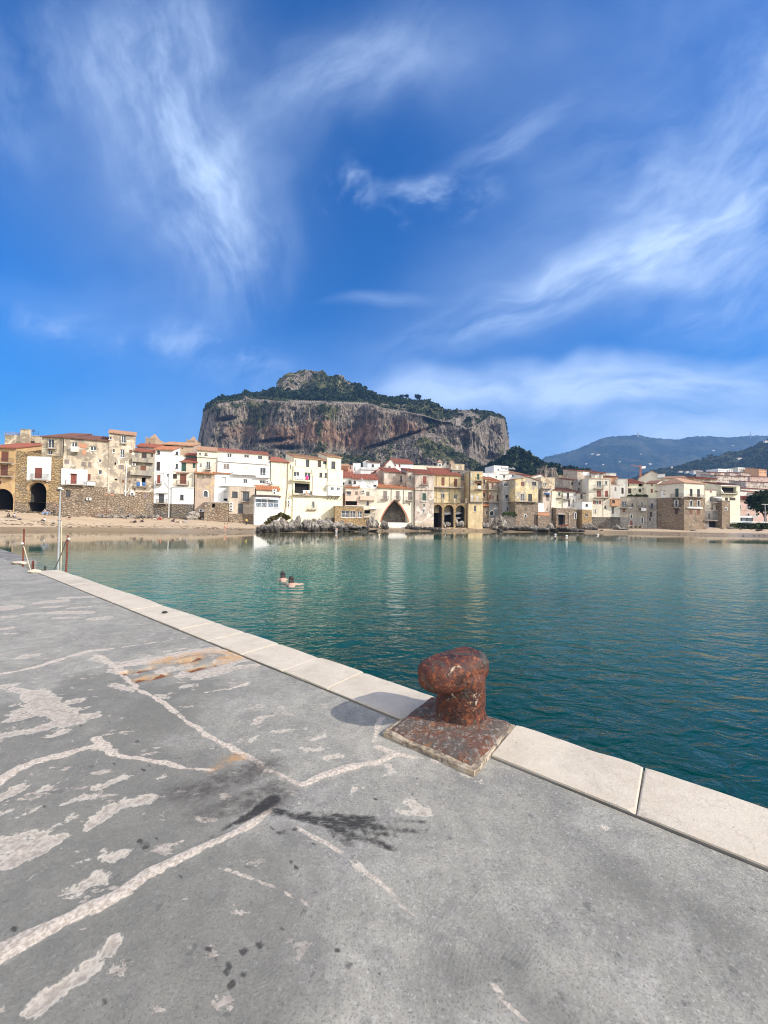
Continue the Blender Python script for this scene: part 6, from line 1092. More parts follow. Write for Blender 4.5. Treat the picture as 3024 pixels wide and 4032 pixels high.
hp, f = H(6, 'peeling_gable_house', 'peeling yellow-grey gabled house on a high rubble base with a round hole', 948, 1322, (468, 440), 1225, 'ochrepeel', dd=-2.2, body=8, roof=('gable', 1170, 408, 'tile_pale'), zones=[(816, 'rubble', 'stone_base')],
  ops=[('s', 1043, 487, 1098, 555, 'br'), ('w', 1222, 487, 1288, 540, 'dk'), ('d', 1043, 682, 1095, 800, 'wh'), ('d', 1160, 683, 1222, 803, 'dk'), ('b', 960, 752, 1310, 822), ('a', 1092, 1012, 1134, 1064)])
H(6, 'tan_block_house', 'flat tan block with a small window high behind the white awninged house', 1362, 1590, (402, 440), 900, 'tan', dd=3, body=7, roof=('flat', 'tan'), ops=[('h', 1562, 518, 1575, 540), ('w', 1410, 498, 1455, 555, 'wh')])
hp, f = H(6, 'white_awning_house', 'patchy white and pink house with a blue awning over a glazed door', 1396, 1540, (588, 600), 1190, 'pinkgrey', dd=-.5, body=5, ops=[('b', 1402, 555, 1540, 606), ('h', 1455, 680, 1508, 745), ('s', 1455, 748, 1505, 800, 'gy'), ('slab', 1448, 662, 1514, 690, 'cloth_blue', .7, 'awning'), ('s', 1457, 920, 1480, 960, 'gy'), ('p', [(1546, 640), (1535, 900), (1530, 1150)], .08)])
H(6, 'brick_terrace', 'low brick-railed terrace with white side wall over the rocks', 1322, 1512, 1040, 1250, 'rubble', dd=-3.2, body=3, cat='terrace', ops=[('bump', 1326, 982, 1508, 1038, 'brickpatch', .1)])
H(6, 'white_stair_wall', 'bright white slanting wall patch over the brick-railed terrace', 1312, 1412, 838, 1060, 'white', dd=-1.6, body=3, cat='wall')
H(6, 'dark_annex', 'dark brown box-like annex tucked right of the peeling gabled house', 1326, 1392, 486, 1000, 'darkgrey', dd=.8, body=4, ops=[('h', 1330, 700, 1362, 800)])
H(6, 'cream_sliver_house', 'very narrow cream house with a curved foot right of the awning house', 1541, 1608, (642, 650), 1180, 'cream', dd=.2, body=5, zones=[(1010, 'greyrubble', 'stone_base')], ops=[('s', 1546, 900, 1574, 975, 'gy'), ('slab', 1536, 1002, 1612, 1012, 'slab', .3)])
hp, f = H(6, 'white_hotel', 'bright white boxy hotel with lettering near its roof, before the wooded slope', 600, 836, (225, 235), 330, 'white', dd=52, body=8, cat='hotel', deep=6, ops=[('w', 660, 272, 685, 305, 'gy')])
s, z_ = f.hit(715, 256); sign('Bougainville', 1.5, .05, 'frame_grey', hp, f.pt(s, z_-.5, .1), f.rz)
H(6, 'grey_white_house', 'shaded white house with two windows directly below the white hotel', 606, 850, (318, 308), 460, 'offwhite', dd=40, body=8, deep=6, ops=[('w', 628, 388, 650, 420, 'gy'), ('w', 752, 375, 785, 420, 'gy'), ('slab', 700, 358, 850, 364, 'slab', .2, 'moulding')])
H(6, 'white_red_roof_house', 'white house with pale red roof right of the shaded white house', 851, 1070, (348, 362), 460, 'white', dd=40, body=8, roof=('mono', 38, 'tile_pale'), deep=6, ops=[('w', 895, 370, 925, 402, 'gy'), ('w', 1010, 378, 1024, 395, 'dk')])
H(6, 'white_low_gable', 'white low gabled house left of the white hotel', 412, 605, (325, 375), 470, 'white', dd=36, body=8, deep=6, ops=[('s', 497, 362, 512, 405, 'gy')])
H(6, 'small_pale_roof_house', 'small pale house with red roof above the peeling gabled house', 1072, 1222, (398, 388), 470, 'offwhite', dd=34, body=7, roof=('mono', 40, 'tile_red'), deep=6)
H(6, 'dusty_gable_house', 'dusty white gable with red ridge before the grey crag', 1225, 1424, (402, 396), 480, 'offwhite', dd=30, body=7, roof=('gable', 1375, 362, 'tile_red'), deep=6)
# ---- view 7 ----
H(7, 'pale_yellow_balcony_house', 'small pale yellow house with a curved pale balcony and dark red roof', 146, 278, (545, 548), 850, 'paleyellow', dd=2.0, body=6, roof=('mono', 52, 'tile_dark'), ops=[('d', 192, 570, 235, 640, 'wh'), ('b', 150, 612, 276, 672), ('ac', 165, 695, 195, 725)])
H(7, 'pale_grey_house', 'pale grey house with black balcony door and a stair at its foot', 279, 514, (562, 566), 850, 'offwhite', dd=1.6, body=6, roof=('mono', 55, 'tile_dark'), ops=[('d', 338, 578, 375, 682, 'dk'), ('b', 308, 632, 416, 692), ('h', 465, 602, 487, 635), ('h', 435, 692, 455, 735), ('h', 485, 692, 512, 748), ('a', 425, 778, 460, 818), ('s', 362, 702, 390, 800, 'dk')])
H(7, 'stone_vault_house', 'low brown stone building with dark garage opening and arched window by the rocks', 166, 498, (836, 832), 1150, 'rubble', dd=-2.5, body=6, roof=('flat', 'offwhite'), ops=[('h', 200, 932, 312, 1108), ('a', 460, 907, 497, 1005), ('s', 470, 1035, 515-20, 1128, 'gy'), ('p', [(375, 900), (375, 1100)], .08), ('p', [(375, 945), (460, 885)], .07), ('p', [(370, 915), (330, 890)], .07), ('slab', 200, 925, 312, 935, 'white', .4)])
H(7, 'white_glass_balcony_house', 'white house with green glazed balcony above the golden stone corner', 516, 692, (588, 600), 880, 'offwhite', dd=.8, body=6, roof=('mono', 14, 'tile_dark'), ops=[('d', 562, 602, 600, 680, 'dk'), ('b', 550, 632, 637, 694)])
H(7, 'golden_stone_corner', 'square corner house, white above golden stone, with a green window', 592, 746, (732, 735), 1150, 'white', dd=-3.2, body=7, roof=('flat', 'slab'), zones=[(856, 'goldstone', 'stone_base')], ops=[('w', 646, 760, 684, 805, 'dk'), ('w', 638, 926, 682, 970, 'gy')])
H(7, 'weathered_rear_house', 'weathered brown house with three dark windows behind the white houses', 392, 520, (372, 380), 640, 'beige', dd=6, body=6, roof=('mono', 20, 'tile_dark'), ops=[('w', 415, 405, 445, 455, 'dk'), ('w', 520-40, 440, 505, 500, 'dk')])
H(7, 'grey_side_wall_house', 'grey stained stone house in shade left of the tall cream house', 516, 692, (372, 385), 700, 'grey', dd=3.5, body=6, ops=[('h', 530, 410, 560, 460), ('h', 525, 500, 552, 560)])
H(7, 'brown_top_house', 'tan house with a white recessed terrace under a wide red roof', 512, 742, (222, 232), 420, 'beige', dd=12, body=8, roof=('mono', 14, 'tile_red'), deep=6, ops=[('panel', 598, 235, 732, 305, 'white', 'plaster_panel'), ('h', 622, 265, 722, 300)])
H(7, 'grey_roof_terrace_house', 'grey rooftop storey with tall pale doors under the right end of the wide red roof', 743, 972, (255, 262), 420, 'grey', dd=11, body=8, roof=('mono', 20, 'tile_red'), deep=6, ops=[('s', 832, 262, 875, 335, 'wh'), ('s', 925, 268, 970, 300, 'wh')])
H(7, 'pale_rear_block', 'low pale block at the right end of the wide red roof', 974, 1146, 265, 420, 'offwhite', dd=13, body=8, deep=6)
H(7, 'left_rear_brown_house', 'small brown house half hidden behind the trees and red roofs', 220, 392, (302, 310), 520, 'brownplaster', dd=18, body=6, deep=6, ops=[('panel', 345, 318, 390, 342, 'white')])
H(7, 'grey_stone_gable_house', 'grey stone gable with broken roof behind the dark red roofs', 312, 512, (420, 340), 640, 'beige', dd=9, body=6, deep=6)
H(7, 'tall_cream_house', 'tall cream house with white balcony doors above red ones and open red shutters', 694, 1062, (345, 352), 1165, 'cream', dd=-1.2, body=9, zones=[(979, 'darkrubble', 'stone_base')],
  ops=[('d', 830, 390, 905, 490, 'wh'), ('w', 958, 390, 1003, 455, 'wh'), ('b', 795, 455, 955, 518), ('s', 828, 543, 905, 648, 'rd'), ('s', 962, 548, 1012, 650, 'rd'), ('b', 800, 612, 1040, 668), ('s', 768, 707, 800, 768, 'rd'), ('w', 802, 707, 862, 768, 'wh'), ('s', 865, 707, 898, 768, 'rd'), ('w', 955, 678, 970, 702, 'dk'), ('w', 952, 792, 985, 838, 'dk'), ('a', 787, 842, 815, 918), ('p', [(935, 380), (935, 980)], .06), ('p', [(1050, 370), (1050, 660)], .06), ('bump', 800, 290, 830, 340, 'cream', .05), ('bump', 905, 290, 930, 340, 'cream', .05), ('slab', 690, 338, 1066, 352, 'pink', .25, 'moulding')])
H(7, 'orange_bay_house', 'off-white house with an orange tiled bay hanging over a dark door', 1063, 1212, (455, 460), 1165, 'offwhite', dd=-.7, body=8, roof=('flat', 'orange'), zones=[(979, 'darkrubble', 'stone_base')], ops=[('s', 1120, 492, 1150, 550, 'gy'), ('d', 1052+20, 820, 1092+15, 915, 'dk'), ('bump', 1068, 682, 1212, 798, 'orange', 1.3, [('w', 1078, 702, 1125, 742, 'dk')], 'tile_red')])
H(7, 'orange_terrace_house', 'orange-brown open roof terrace with wooden rails right of the tall cream house', 1064, 1170, (322, 330), 480, 'orange', dd=2.5, body=6, roof=('mono', 14, 'tile_red'), ops=[('h', 1118, 365, 1145, 440), ('b', 1066, 405, 1160, 450)])
H(7, 'white_drainpipe_house', 'white house with one dark shuttered door and a bent drainpipe', 1171, 1332, (358, 362), 720, 'offwhite', dd=.6, body=7, roof=('flat', 'slab'), ops=[('s', 1230, 502, 1268, 598, 'dk'), ('p', [(1165, 380), (1165, 590), (1215, 665)], .07), ('p', [(1322, 380), (1320, 600), (1290, 640)], .06)])
hp, f = H(7, 'red_roof_terrace_house', 'yellowish house with long red roof above a plant-lined terrace', 1334, 1600, (432, 425), 700, 'paleyellow', dd=3.2, body=7, roof=('mono', 62, 'tile_red'), ops=[('w', 1337, 427, 1360, 470, 'dk'), ('h', 1512, 432, 1588, 480), ('s', 1338, 510, 1395, 595, 'dk'), ('s', 1512, 516, 1555, 572, 'dk'), ('ac', 1445, 495, 1475, 520), ('ac', 1570, 500, 1600, 525)])
hp, f = H(7, 'grey_waterfront_house', 'long stained grey house with arched openings and white washing above a bench', 1213, 1660, (642, 668), 1180, 'greyyellow', dd=-.4, body=3.5, zones=[(990, 'grey', 'lower_wall')],
  ops=[('d', 1238, 722, 1322, 818, 'wh'), ('b', 1208, 772, 1332, 832), ('s', 1255, 840, 1295, 900, 'br'), ('w', 1395, 757, 1420, 828, 'dk'), ('b', 1375, 790, 1440, 830), ('d', 1550, 732, 1595, 826, 'wh'), ('b', 1518, 790, 1645, 834), ('a', 1374, 932, 1414, 1000), ('s', 1374, 1036, 1412, 1110, 'rd'), ('a', 1550, 977, 1592, 1085), ('p', [(1640, 690), (1640, 1150)], .06)])
cloth(f, 1555, 832, 1640, 880, 'cloth_white', 'long white sheet hanging under a balcony of the grey waterfront house', .98, 5); cloth(f, 1345, 822, 1410, 838, 'cloth_white', 'narrow white cloth on the small balcony of the grey waterfront house', .9, 6)
mb = MB(); s0, zt = f.hit(1330, 1115, 1.5); s1, zb = f.hit(1558, 1165, 1.5); fbox(mb, f, s0, s1, zt-.15, zt, .9, 2.1); [fbox(mb, f, s0+(s1-s0-.3)*k/3, s0+(s1-s0-.3)*k/3+.3, zb-.3, zt-.152, 1.0, 2.0) for k in range(4)]; tag(mb.build('stone_bench', MATS['tan']), 'long low stone bench on legs against the grey waterfront house', 'bench')
cs = []; rs = []
for x in range(1340, 1650, 14): s, z_ = f.hit(x, 632, -.5); cs.append(tuple(f.pt(s, z_, -.5))); rs.append(random.uniform(.25, .55))
q, fq = leaves(cs, rs, 40, .35, .9, 4); tag(mesh('terrace_plants', q, fq, MATS['foliage'], origin=cs[10]), 'row of dark potted plants along the terrace under the long red roof', 'plants')
# ---- view 8 ----
H(8, 'big_beige_gable', 'large smooth beige gable wall with tiled ridge rising behind the waterfront', -20, 322, (340, 330), 520, 'cream', dd=13, body=9, roof=('gable', 150, 245, 'tile_pale'), deep=6, ops=[('bump', 225, 288, 326, 330, 'white', .6)])
H(8, 'pale_mid_house', 'pale peeling house with small balcony left behind the stone tower house', 322, 600, (338, 345), 560, 'cream', dd=9, body=7, roof=('mono', 22, 'tile_pale'), deep=4, ops=[('s', 372, 375, 392, 427, 'gy'), ('b', 340, 410, 405, 460)])
H(8, 'yellow_red_roof_house', 'pale yellow house with brown windows under the right end of a long red roof', 84, 226, (402, 412), 640, 'paleyellow', dd=.6, body=6, roof=('mono', 34, 'tile_dark'), ops=[('s', 138, 478, 165, 528, 'rd'), ('s', 140, 418, 165, 442, 'rd'), ('h', 190, 492, 200, 515)])
H(8, 'grey_balcony_house', 'grey rough house with two balcony doors one above the other', 98, 214, (602, 608), 1010, 'grey', dd=-.3, body=6, ops=[('d', 142, 665, 172, 727, 'dk'), ('b', 122, 692, 207, 742), ('s', 125, 775, 155, 840, 'dk'), ('h', 118, 850, 138, 890)])
H(8, 'white_step_house', 'white stepped house with a projecting box and dark red roof', 216, 332, (510, 515), 1010, 'white', dd=.4, body=6, roof=('mono', 24, 'tile_dark'), zones=[(838, 'darkgrey', 'lower_wall')], ops=[('s', 238, 534, 270, 578, 'dk'), ('h', 268, 645, 282, 668), ('a', 300, 640, 318, 675), ('s', 248, 750, 285, 812, 'dk'), ('b', 222, 805, 328, 846), ('bump', 272, 500, 330, 590, 'white', 1.2, [('w', 305, 508, 328, 550, 'dk')])])
H(8, 'shaded_brown_house', 'dark house in deep shade between white stepped house and stone tower house', 330, 398, (480, 485), 1015, 'darkgrey', dd=2.5, body=6, roof=('mono', 20, 'tile_dark'), ops=[('s', 366, 500, 388, 582, 'dk'), ('s', 335, 635, 360, 680, 'dk')])
hp, f = H(8, 'stone_tower_house', 'tower-like corner house, white above rubble stone, with orange hipped roof', 570, 846, (404, 408), 1025, 'cream', d=(117.0, 119.5), body=8.6, roof=('hip', 640, 740, 342, 'tile_pale'), zones=[(586, 'tanrubble', 'stone_base')],
  ops=[('d', 645, 475, 682, 575, 'dk'), ('d', 740, 480, 778, 578, 'dk'), ('b', 622, 545, 832, 590), ('a', 642, 622, 682, 706), ('a', 737, 622, 776, 706), ('slab', 620, 712, 815, 734, 'white', .45, 'ledge'), ('s', 640, 745, 675, 808, 'br'), ('s', 735, 745, 770, 808, 'br'), ('p', [(838, 420), (838, 590)], .06)])
fx = Face(8, 570, 846, 1025, 117.0, 119.5); A_p = fx.pt(-.06, 0, -8.6); B_p = fx.pt(-.06, 0, 0)
fs_ = Face(8, 395, 570, 1025, None, None); fs_.A = Vector((A_p.x, A_p.y, 0)); fs_.L = 8.6; fs_.u = (Vector((B_p.x, B_p.y, 0))-fs_.A).normalized(); fs_.n = Vector((fs_.u.y, -fs_.u.x, 0)); fs_.rz = math.atan2(fs_.u.y, fs_.u.x)
for o_ in (('s', 455, 475, 495, 578, 'gn'), ('s', 452, 740, 485, 800, 'dk')): add_opening(fs_, o_, hp, .14)
add_opening(fs_, ('a', 450, 620, 492, 706), hp, .26); add_balcony(fs_, ('b', 392, 545, 540, 590), hp, .05); add_balcony(fs_, ('b', 405, 680, 510, 722), hp, .05)
H(8, 'tan_rear_tower', 'square tan block with lighter corner behind the stone tower house', 770, 998, (348, 352), 560, 'tan', dd=9, body=7, roof=('mono', 20, 'tile_red'), deep=4)
H(8, 'cream_step_house', 'cream and white narrow house with red shutter and blue door right of the tower house', 848, 992, (492, 500), 780, 'cream', dd=2.5, body=6, roof=('flat', 'tile_red'), ops=[('s', 905, 502, 930, 525, 'rd'), ('w', 905, 582, 930, 645, 'bl'), ('h', 875, 685, 890, 710), ('a', 848, 665, 862, 720), ('b', 845, 722, 945, 764)])
H(8, 'dark_undercroft_house', 'dark shaded stone house with a boat and stacked balconies beside the tower house', 840, 1064, (762, 766), 995, 'darkgrey', dd=1.5, body=6, roof=('flat', 'slab'), ops=[('s', 885, 797, 910, 870, 'dk'), ('b', 842, 845, 1002, 888), ('h', 895, 895, 1052, 975)])
H(8, 'grey_loggia_house', 'grey house with two stacked loggias left of the pale yellow block', 946, 1064, (580, 585), 800, 'grey', dd=2.0, body=5, ops=[('b', 965, 612, 1062, 660), ('h', 950, 682, 1058, 752), ('slab', 985, 582, 1062, 600, 'white', .8, 'awning')])
hp, f = H(8, 'pale_yellow_block', 'pale yellow modern block with a wide dark loggia and dark shuttered windows', 1050, 1300, (430, 432), 900, 'paleyellow', dd=2.6, body=9, roof=('mono', 42, 'tile_dark'), ops=[('h', 1062, 452, 1250, 532), ('b', 1056, 505, 1275, 548), ('s', 1100, 590, 1140, 630, 'dk'), ('s', 1158, 590, 1238, 628, 'dk'), ('dish', 1045, 498, 1088, 525), ('slab', 1048, 428, 1285, 446, 'white', .7, 'eave')])
H(8, 'stone_pier', 'rough ruined stone pier wall standing under the pale yellow block', 1064, 1168, (632, 640), 998, 'tanrubble', dd=.2, body=3, cat='ruin', ops=[('a', 1098, 715, 1130, 760)])
H(8, 'pink_institute', 'long dusty pink building with white arched window frames and red roof', 1240, 2100, (628, 640), 900, 'pinkwall', d=(150, 158), body=12, roof=('mono', 58, 'tile_red'), cat='building', deep=4,
  ops=[('a', 1288, 685, 1312, 745), ('a', 1385, 685, 1418, 745), ('a', 1495, 685, 1528, 745), ('a', 1605, 688, 1640, 745), ('a', 1715, 690, 1750, 748), ('a', 1385, 790, 1418, 828), ('a', 1495, 792, 1528, 828), ('slab', 1250, 750, 1900, 758, 'cream', .1, 'moulding'), ('slab', 1250, 628, 2050, 640, 'cream', .25, 'moulding')])
rear = [(1012, 1200, 222, 262, 'white', 330, 'white flat block highest on the slope behind the tower house'), (1272, 1468, 205, 245, 'offwhite', 350, 'long white block highest at the right on the slope'), (915, 1018, 272, 305, 'pinkgrey', 300, 'first small terraced villa from the left on the lower slope'), (1045, 1145, 272, 305, 'pink', 300, 'second small terraced villa on the lower slope'), (1165, 1275, 274, 305, 'pinkgrey', 300, 'third small terraced villa on the lower slope'), (1312, 1430, 272, 305, 'pinkgrey', 305, 'fourth small terraced villa on the lower slope'),
        (985, 1392, 312, 385, 'pinkgrey', 270, 'long low dusty apartment row behind the pale yellow block'), (1430, 1760, 322, 385, 'pinkwall', 280, 'long dark pink apartment row at the right edge'), (1372, 1800, 392, 470, 'pinkgrey', 240, 'pinkish apartment block below the two long rows'), (1540, 1640, 222, 280, 'orange', 340, 'small orange house beside a bare rock cut on the slope')]
for x0, x1, yt, yb, mt, dep, lb in rear:
    rr = random.Random(int(x0)); ops = []; n_ = max(2, int((x1-x0)/26)); hh = yb-yt; flr = 2 if hh > 55 else 1
    for i in range(n_):
        for j in range(flr): cx_ = x0+(x1-x0)*(i+.5)/n_; wv = (x1-x0)/n_*.22; y0_f = yt+hh*(j+.28)/flr; ops.append(('s', cx_-wv, y0_f, cx_+wv, y0_f+hh/flr*.42, rr.choice(['dk', 'gy', 'br', 'wh'])))
    H(8, 'apartment_block' if x1-x0 > 150 else 'hillside_villa', lb, x0, x1, yt, yb, mt, d=(dep, dep+4), body=10, cat='apartments' if x1-x0 > 150 else 'villa', roof=('flat', 'white') if mt in ('white', 'offwhite') else ('mono', 8, 'tile_red'), deep=10, group='buildings on the slope at the right', ops=ops)
for x0, x1, yt, rh, lb in ((1300, 1560, 512, 26, 'low white-walled shed with wide red roof behind the pink building'), (1450, 1900, 545, 30, 'long low hall with red roof just behind the pink building'), (1310, 1700, 480, 18, 'upper red-roofed row below the pinkish apartment block')):
    H(8, 'red_roofed_hall', lb, x0, x1, yt, yt+60, 'offwhite', d=(190 if yt > 500 else 215, 195 if yt > 500 else 220), body=12, roof=('mono', rh, 'tile_red'), cat='hall', deep=10)
# houses scattered over the far hill
for i, (x, y, w_, d_, lb) in enumerate([(540, 212, 16, 2300, 'pale house left of centre on the far hill'), (575, 215, 22, 2300, 'long pale house right of the left-hand one on the far hill'), (848, 209, 8, 2350, 'lone white house below the mast on the far hill'), (905, 271, 16, 1950, 'wide pale house low in the middle of the far hill'), (605, 274, 14, 1900, 'pale house low at the left of the far hill'), (500, 268, 12, 1900, 'white house lowest left on the far hill'),
                 (1310, 188, 14, 2500, 'pale house high at the right of the far hill'), (1435, 149, 10, 2900, 'small white house near the right ridge of the far hill'), (712, 257, 10, 2000, 'small pale house centre left on the far hill'), (1475, 243, 24, 850, 'pale building among the trees of the near hill'), (1645, 131, 22, 1000, 'pale building at the right edge of the near hill'), (1100, 322, 26, 560, 'low cream building at the foot of the near hill'), (1200, 333, 60, 540, 'very long low white building at the foot of the near hill'), (1045, 293, 10, 640, 'bright white speck of a house on the foot of the near hill'), (1145, 327, 26, 520, 'beige building left of the very long white one')]):
    px, py = M3(x, y); HH = (H1 if d_ > 1500 else H2)[:60].reshape(-1, 3); rel = HH-np.array(EYE); dn = rel@np.array(fw); hx = CX+F*(rel@np.array(rt))/dn; hy = CY-F*(rel@np.array(up))/dn; q = HH[int(np.argmin((hx-px)**2+(hy-py)**2))]; d_ = float(q[1]); w_s = w_*.617/F*d_; h_s = max(4.0, w_s*.35); c = P(px, py, d_-2); c.z = q[2]+h_s*.25; e = empty('hill_house', c-Vector((0, 0, h_s/2)), lb, 'house', 'houses scattered over the hills'); mb = MB(); mb.box(tuple(c-Vector((0, 0, h_s*.3))), w_s, w_s*.6, h_s*1.6); mb.build('wall', MATS['offwhite'], e)
    mb = MB(); zt = c.z+h_s/2; a = [(-.54, -.34), (.54, -.34), (.54, .34), (-.54, .34)]; cc = [Vector((c.x+x_*w_s, c.y+y_*w_s, zt)) for x_, y_ in a]; r0, r1 = Vector((c.x-.3*w_s, c.y, zt+h_s*.3)), Vector((c.x+.3*w_s, c.y, zt+h_s*.3)); mb.poly([cc[0], cc[1], r1, r0]); mb.poly([cc[1], cc[2], r1]); mb.poly([cc[2], cc[3], r0, r1]); mb.poly([cc[3], cc[0], r0]); mb.poly(cc[::-1]); mb.build('roof', MATS['tile_pale'], e)
# ================= boulders along the waterside =================
rv = []
for k in range(6):
    bm = bmesh.new(); bmesh.ops.create_icosphere(bm, subdivisions=4, radius=1)
    for v in bm.verts:
        n_ = mnoise.fractal(v.co*1.0+Vector((k*7, k, 0)), .8, 2.2, 3); cell = mnoise.cell_vector(v.co*1.3+Vector((k*3, 0, 0))); n2 = mnoise.turbulence(v.co*3.0+Vector((k, 3, 1)), 4, True)
        v.co = v.co*(1+.42*n_-.16*n2)+(cell-Vector((.5, .5, .5)))*.16; v.co.z = max(v.co.z, -.7)
    me = bpy.data.meshes.new('boulder'); bm.to_mesh(me); bm.free(); me.materials.append(MATS['boulder']); rv.append(me)
rk = random.Random(21)
def wsz(wpx, px): return wpx/F*D(px)*.5
def rock(z, x, ytop, ybot, w_, lab, grp, dd=-3.0, name='boulder', at_water=False):
    o_ = ZO[z]; px, pt_, pb = o_[0]+x*o_[2], o_[1]+ytop*o_[2], o_[1]+ybot*o_[2]; pb = min(pb, lerp_tab(SHORE, px)+1.5); d_ = beach_at(px, pb).y+wsz(w_*o_[2], px)*.35; a, b_ = P(px, pt_, d_), P(px, pb, d_); hz = max(.35, (a.z-b_.z)); wx = w_*o_[2]/F*d_/2
    o = bpy.data.objects.new(name, rk.choice(rv)); o.scale = (wx*1.15, wx*rk.uniform(.8, 1.2), hz*.62); o.rotation_euler = (rk.uniform(-.3, .3), rk.uniform(-.35, .35), rk.uniform(0, 6.28)); finish(o, None, Vector((a.x, d_, b_.z+hz*.42))); tag(o, lab, 'rock', grp); return o
G1 = 'boulders heaped below the pale yellow house'
sizes = [(-300, 1395, 1500, 150, 'low boulder at the left tip of the heap'), (-215, 1370, 1500, 150, 'second low boulder from the left tip of the heap'), (-130, 1330, 1495, 160, 'rounded boulder left of the two largest'), (-50, 1290, 1480, 150, 'dark-footed boulder under the narrow strip house'), (30, 1270, 1475, 150, 'pale ribbed boulder left in the heap'), (110, 1285, 1475, 150, 'pale boulder with a dark cleft'), (200, 1275, 1470, 140, 'upright boulder left of the pointed slab'), (300, 1230, 1465, 150, 'tallest pointed slab of the heap'),
         (400, 1280, 1465, 150, 'blocky boulder right of the pointed slab'), (490, 1275, 1470, 130, 'narrow upright boulder in the middle of the heap'), (570, 1300, 1475, 150, 'dark boulder in the middle of the heap'), (690, 1275, 1465, 190, 'big dark boulder with a pale cap'), (820, 1275, 1465, 160, 'pale-topped boulder next to the big dark one'), (930, 1320, 1480, 180, 'dark wide boulder behind the wading man'), (1010, 1280, 1400, 130, 'pale boulder at the corner of the stone restaurant'), (1060, 1350, 1470, 150, 'ribbed boulder right of the wading man')]
for x, yt, yb, w_, l in sizes: rock(4, x, yt, yb, w_, l, G1, at_water=False, dd=-9 if x < 950 else -7)
NTH = ['first', 'second', 'third', 'fourth', 'fifth', 'sixth', 'seventh', 'eighth', 'ninth', 'tenth', 'eleventh', 'twelfth', 'thirteenth', 'fourteenth', 'fifteenth', 'sixteenth']
for i, (x, yt, yb, w_) in enumerate([(-330, 1380, 1440, 80), (-260, 1340, 1420, 90), (-170, 1250, 1330, 110), (-90, 1240, 1310, 100), (10, 1225, 1300, 110), (560, 1240, 1310, 100), (650, 1245, 1310, 90), (760, 1225, 1290, 100), (860, 1220, 1300, 110)]): rock(4, x, yt, yb, w_, NTH[i]+' smaller boulder from the left in the upper row under the yellow walls', G1, dd=-5)
for x, yt, yb, w_, l in [(1130, 1340, 1440, 190, 'flat ledge rock under the stone restaurant windows'), (1250, 1370, 1450, 210, 'long ledge rock right of the restaurant corner'), (1380, 1370, 1450, 210, 'long low ledge rock below the orange patched wall'), (1000, 1460, 1500, 120, 'wave-washed black rock left of the others'), (1180, 1465, 1500, 200, 'wave-washed black rock in the middle'), (1330, 1462, 1500, 190, 'wave-washed black rock right of the middle one'), (1510, 1468, 1500, 220, 'outermost flat black rock in the water')]: rock(4, x, yt, yb, w_, l, 'ledges at the water by the stone restaurant', dd=-6 if yt < 1400 else -9)
mb = MB(); f = Face(4, 1000, 1500, 1400, None, None, -3.8)
hp = empty('patched_stone_footing', f.pt(f.L/2, f.hit(1250, 1400)[1], 0), 'orange and brown patched stone footing between restaurant and pointed arch', 'wall')
s0, zt = f.hit(1010, 1262); s1, zb = f.hit(1490, 1400); wallmesh(f, s0, s1, zb-1.5, zt, 3.5, [], MATS['goldstone'], hp, name='wall')
for x, yt, yb, w_, l in [(70, 1150, 1330, 170, 'dark hollow boulder left of the stepped landing stage'), (270, 1210, 1350, 120, 'black boulder touching the stepped landing stage'), (680, 1240, 1350, 120, 'dark boulder right of the stepped landing stage'), (770, 1290, 1360, 110, 'pale rock at the foot of the tall peeling house'), (850, 1300, 1355, 90, 'small pale rock before the tall peeling house'), (930, 1305, 1360, 90, 'small grey rock before the tall peeling house'), (1010, 1310, 1365, 90, 'small round rock left of the first boat arch'), (1090, 1310, 1375, 110, 'white-topped rock before the first boat arch'), (1165, 1315, 1375, 80, 'low rock right of the first boat arch'), (1240, 1210, 1320, 60, 'tilted rock inside the middle boat arch'), (1300, 1225, 1310, 80, 'pale block inside the middle boat arch'), (1450, 1190, 1300, 70, 'brown rock at the foot of the right boat arch'), (1520, 1215, 1310, 140, 'grey sloping slab in front of the right boat arch')]: rock(5, x, yt, yb, w_, l, 'rocks between landing stage and boat arches', dd=-3.5)
for x, yt, yb, w_, l in [(240, 1150, 1235, 70, 'striped upright rock below the golden yellow storey'), (320, 1150, 1240, 80, 'second striped rock below the golden yellow storey'), (410, 1140, 1250, 100, 'large leaning rock right of the golden yellow storey'), (480, 1150, 1255, 80, 'white-veined rock at the mouth of the recess'), (560, 1090, 1240, 150, 'grey rock filling the left of the recess'), (620, 1210, 1280, 110, 'rounded pale boulder on the strip of sand'), (690, 1060, 1260, 170, 'big dark rock in the middle of the recess'), (700, 1255, 1305, 110, 'small rock at the water before the recess'), (790, 1200, 1290, 110, 'dark rock at the left foot of the rubble base'), (860, 1220, 1280, 110, 'hollow-looking dark rock under the rubble base'), (1000, 1215, 1290, 170, 'long dark ledge under the rubble base'), (1130, 1205, 1295, 180, 'middle dark ledge under the rubble base'), (1260, 1200, 1300, 170, 'right dark ledge under the rubble base'), (1400, 1235, 1310, 190, 'flat black ledge below the brick-railed terrace'), (1520, 1170, 1290, 110, 'pale boulder under the awning house corner'), (1580, 1140, 1260, 110, 'grey boulder right of the awning house')]: rock(6, x, yt, yb, w_, l, 'rocks in the shaded recess and under the rubble base', dd=-4)
cs = []; rs = []
for x in range(770, 940, 12): s = P(1800+x*.2411, 1780+(1015+random.uniform(-15, 15))*.2411, D(1800+x*.2411)-1.5); cs.append(tuple(s)); rs.append(random.uniform(.5, 1.0))
H(6, 'rock_terrace_wall', 'low rubble retaining wall topped with green ivy in the shaded recess', 770, 945, 1045, 1260, 'darkrubble', dd=-2.4, body=3, cat='wall')
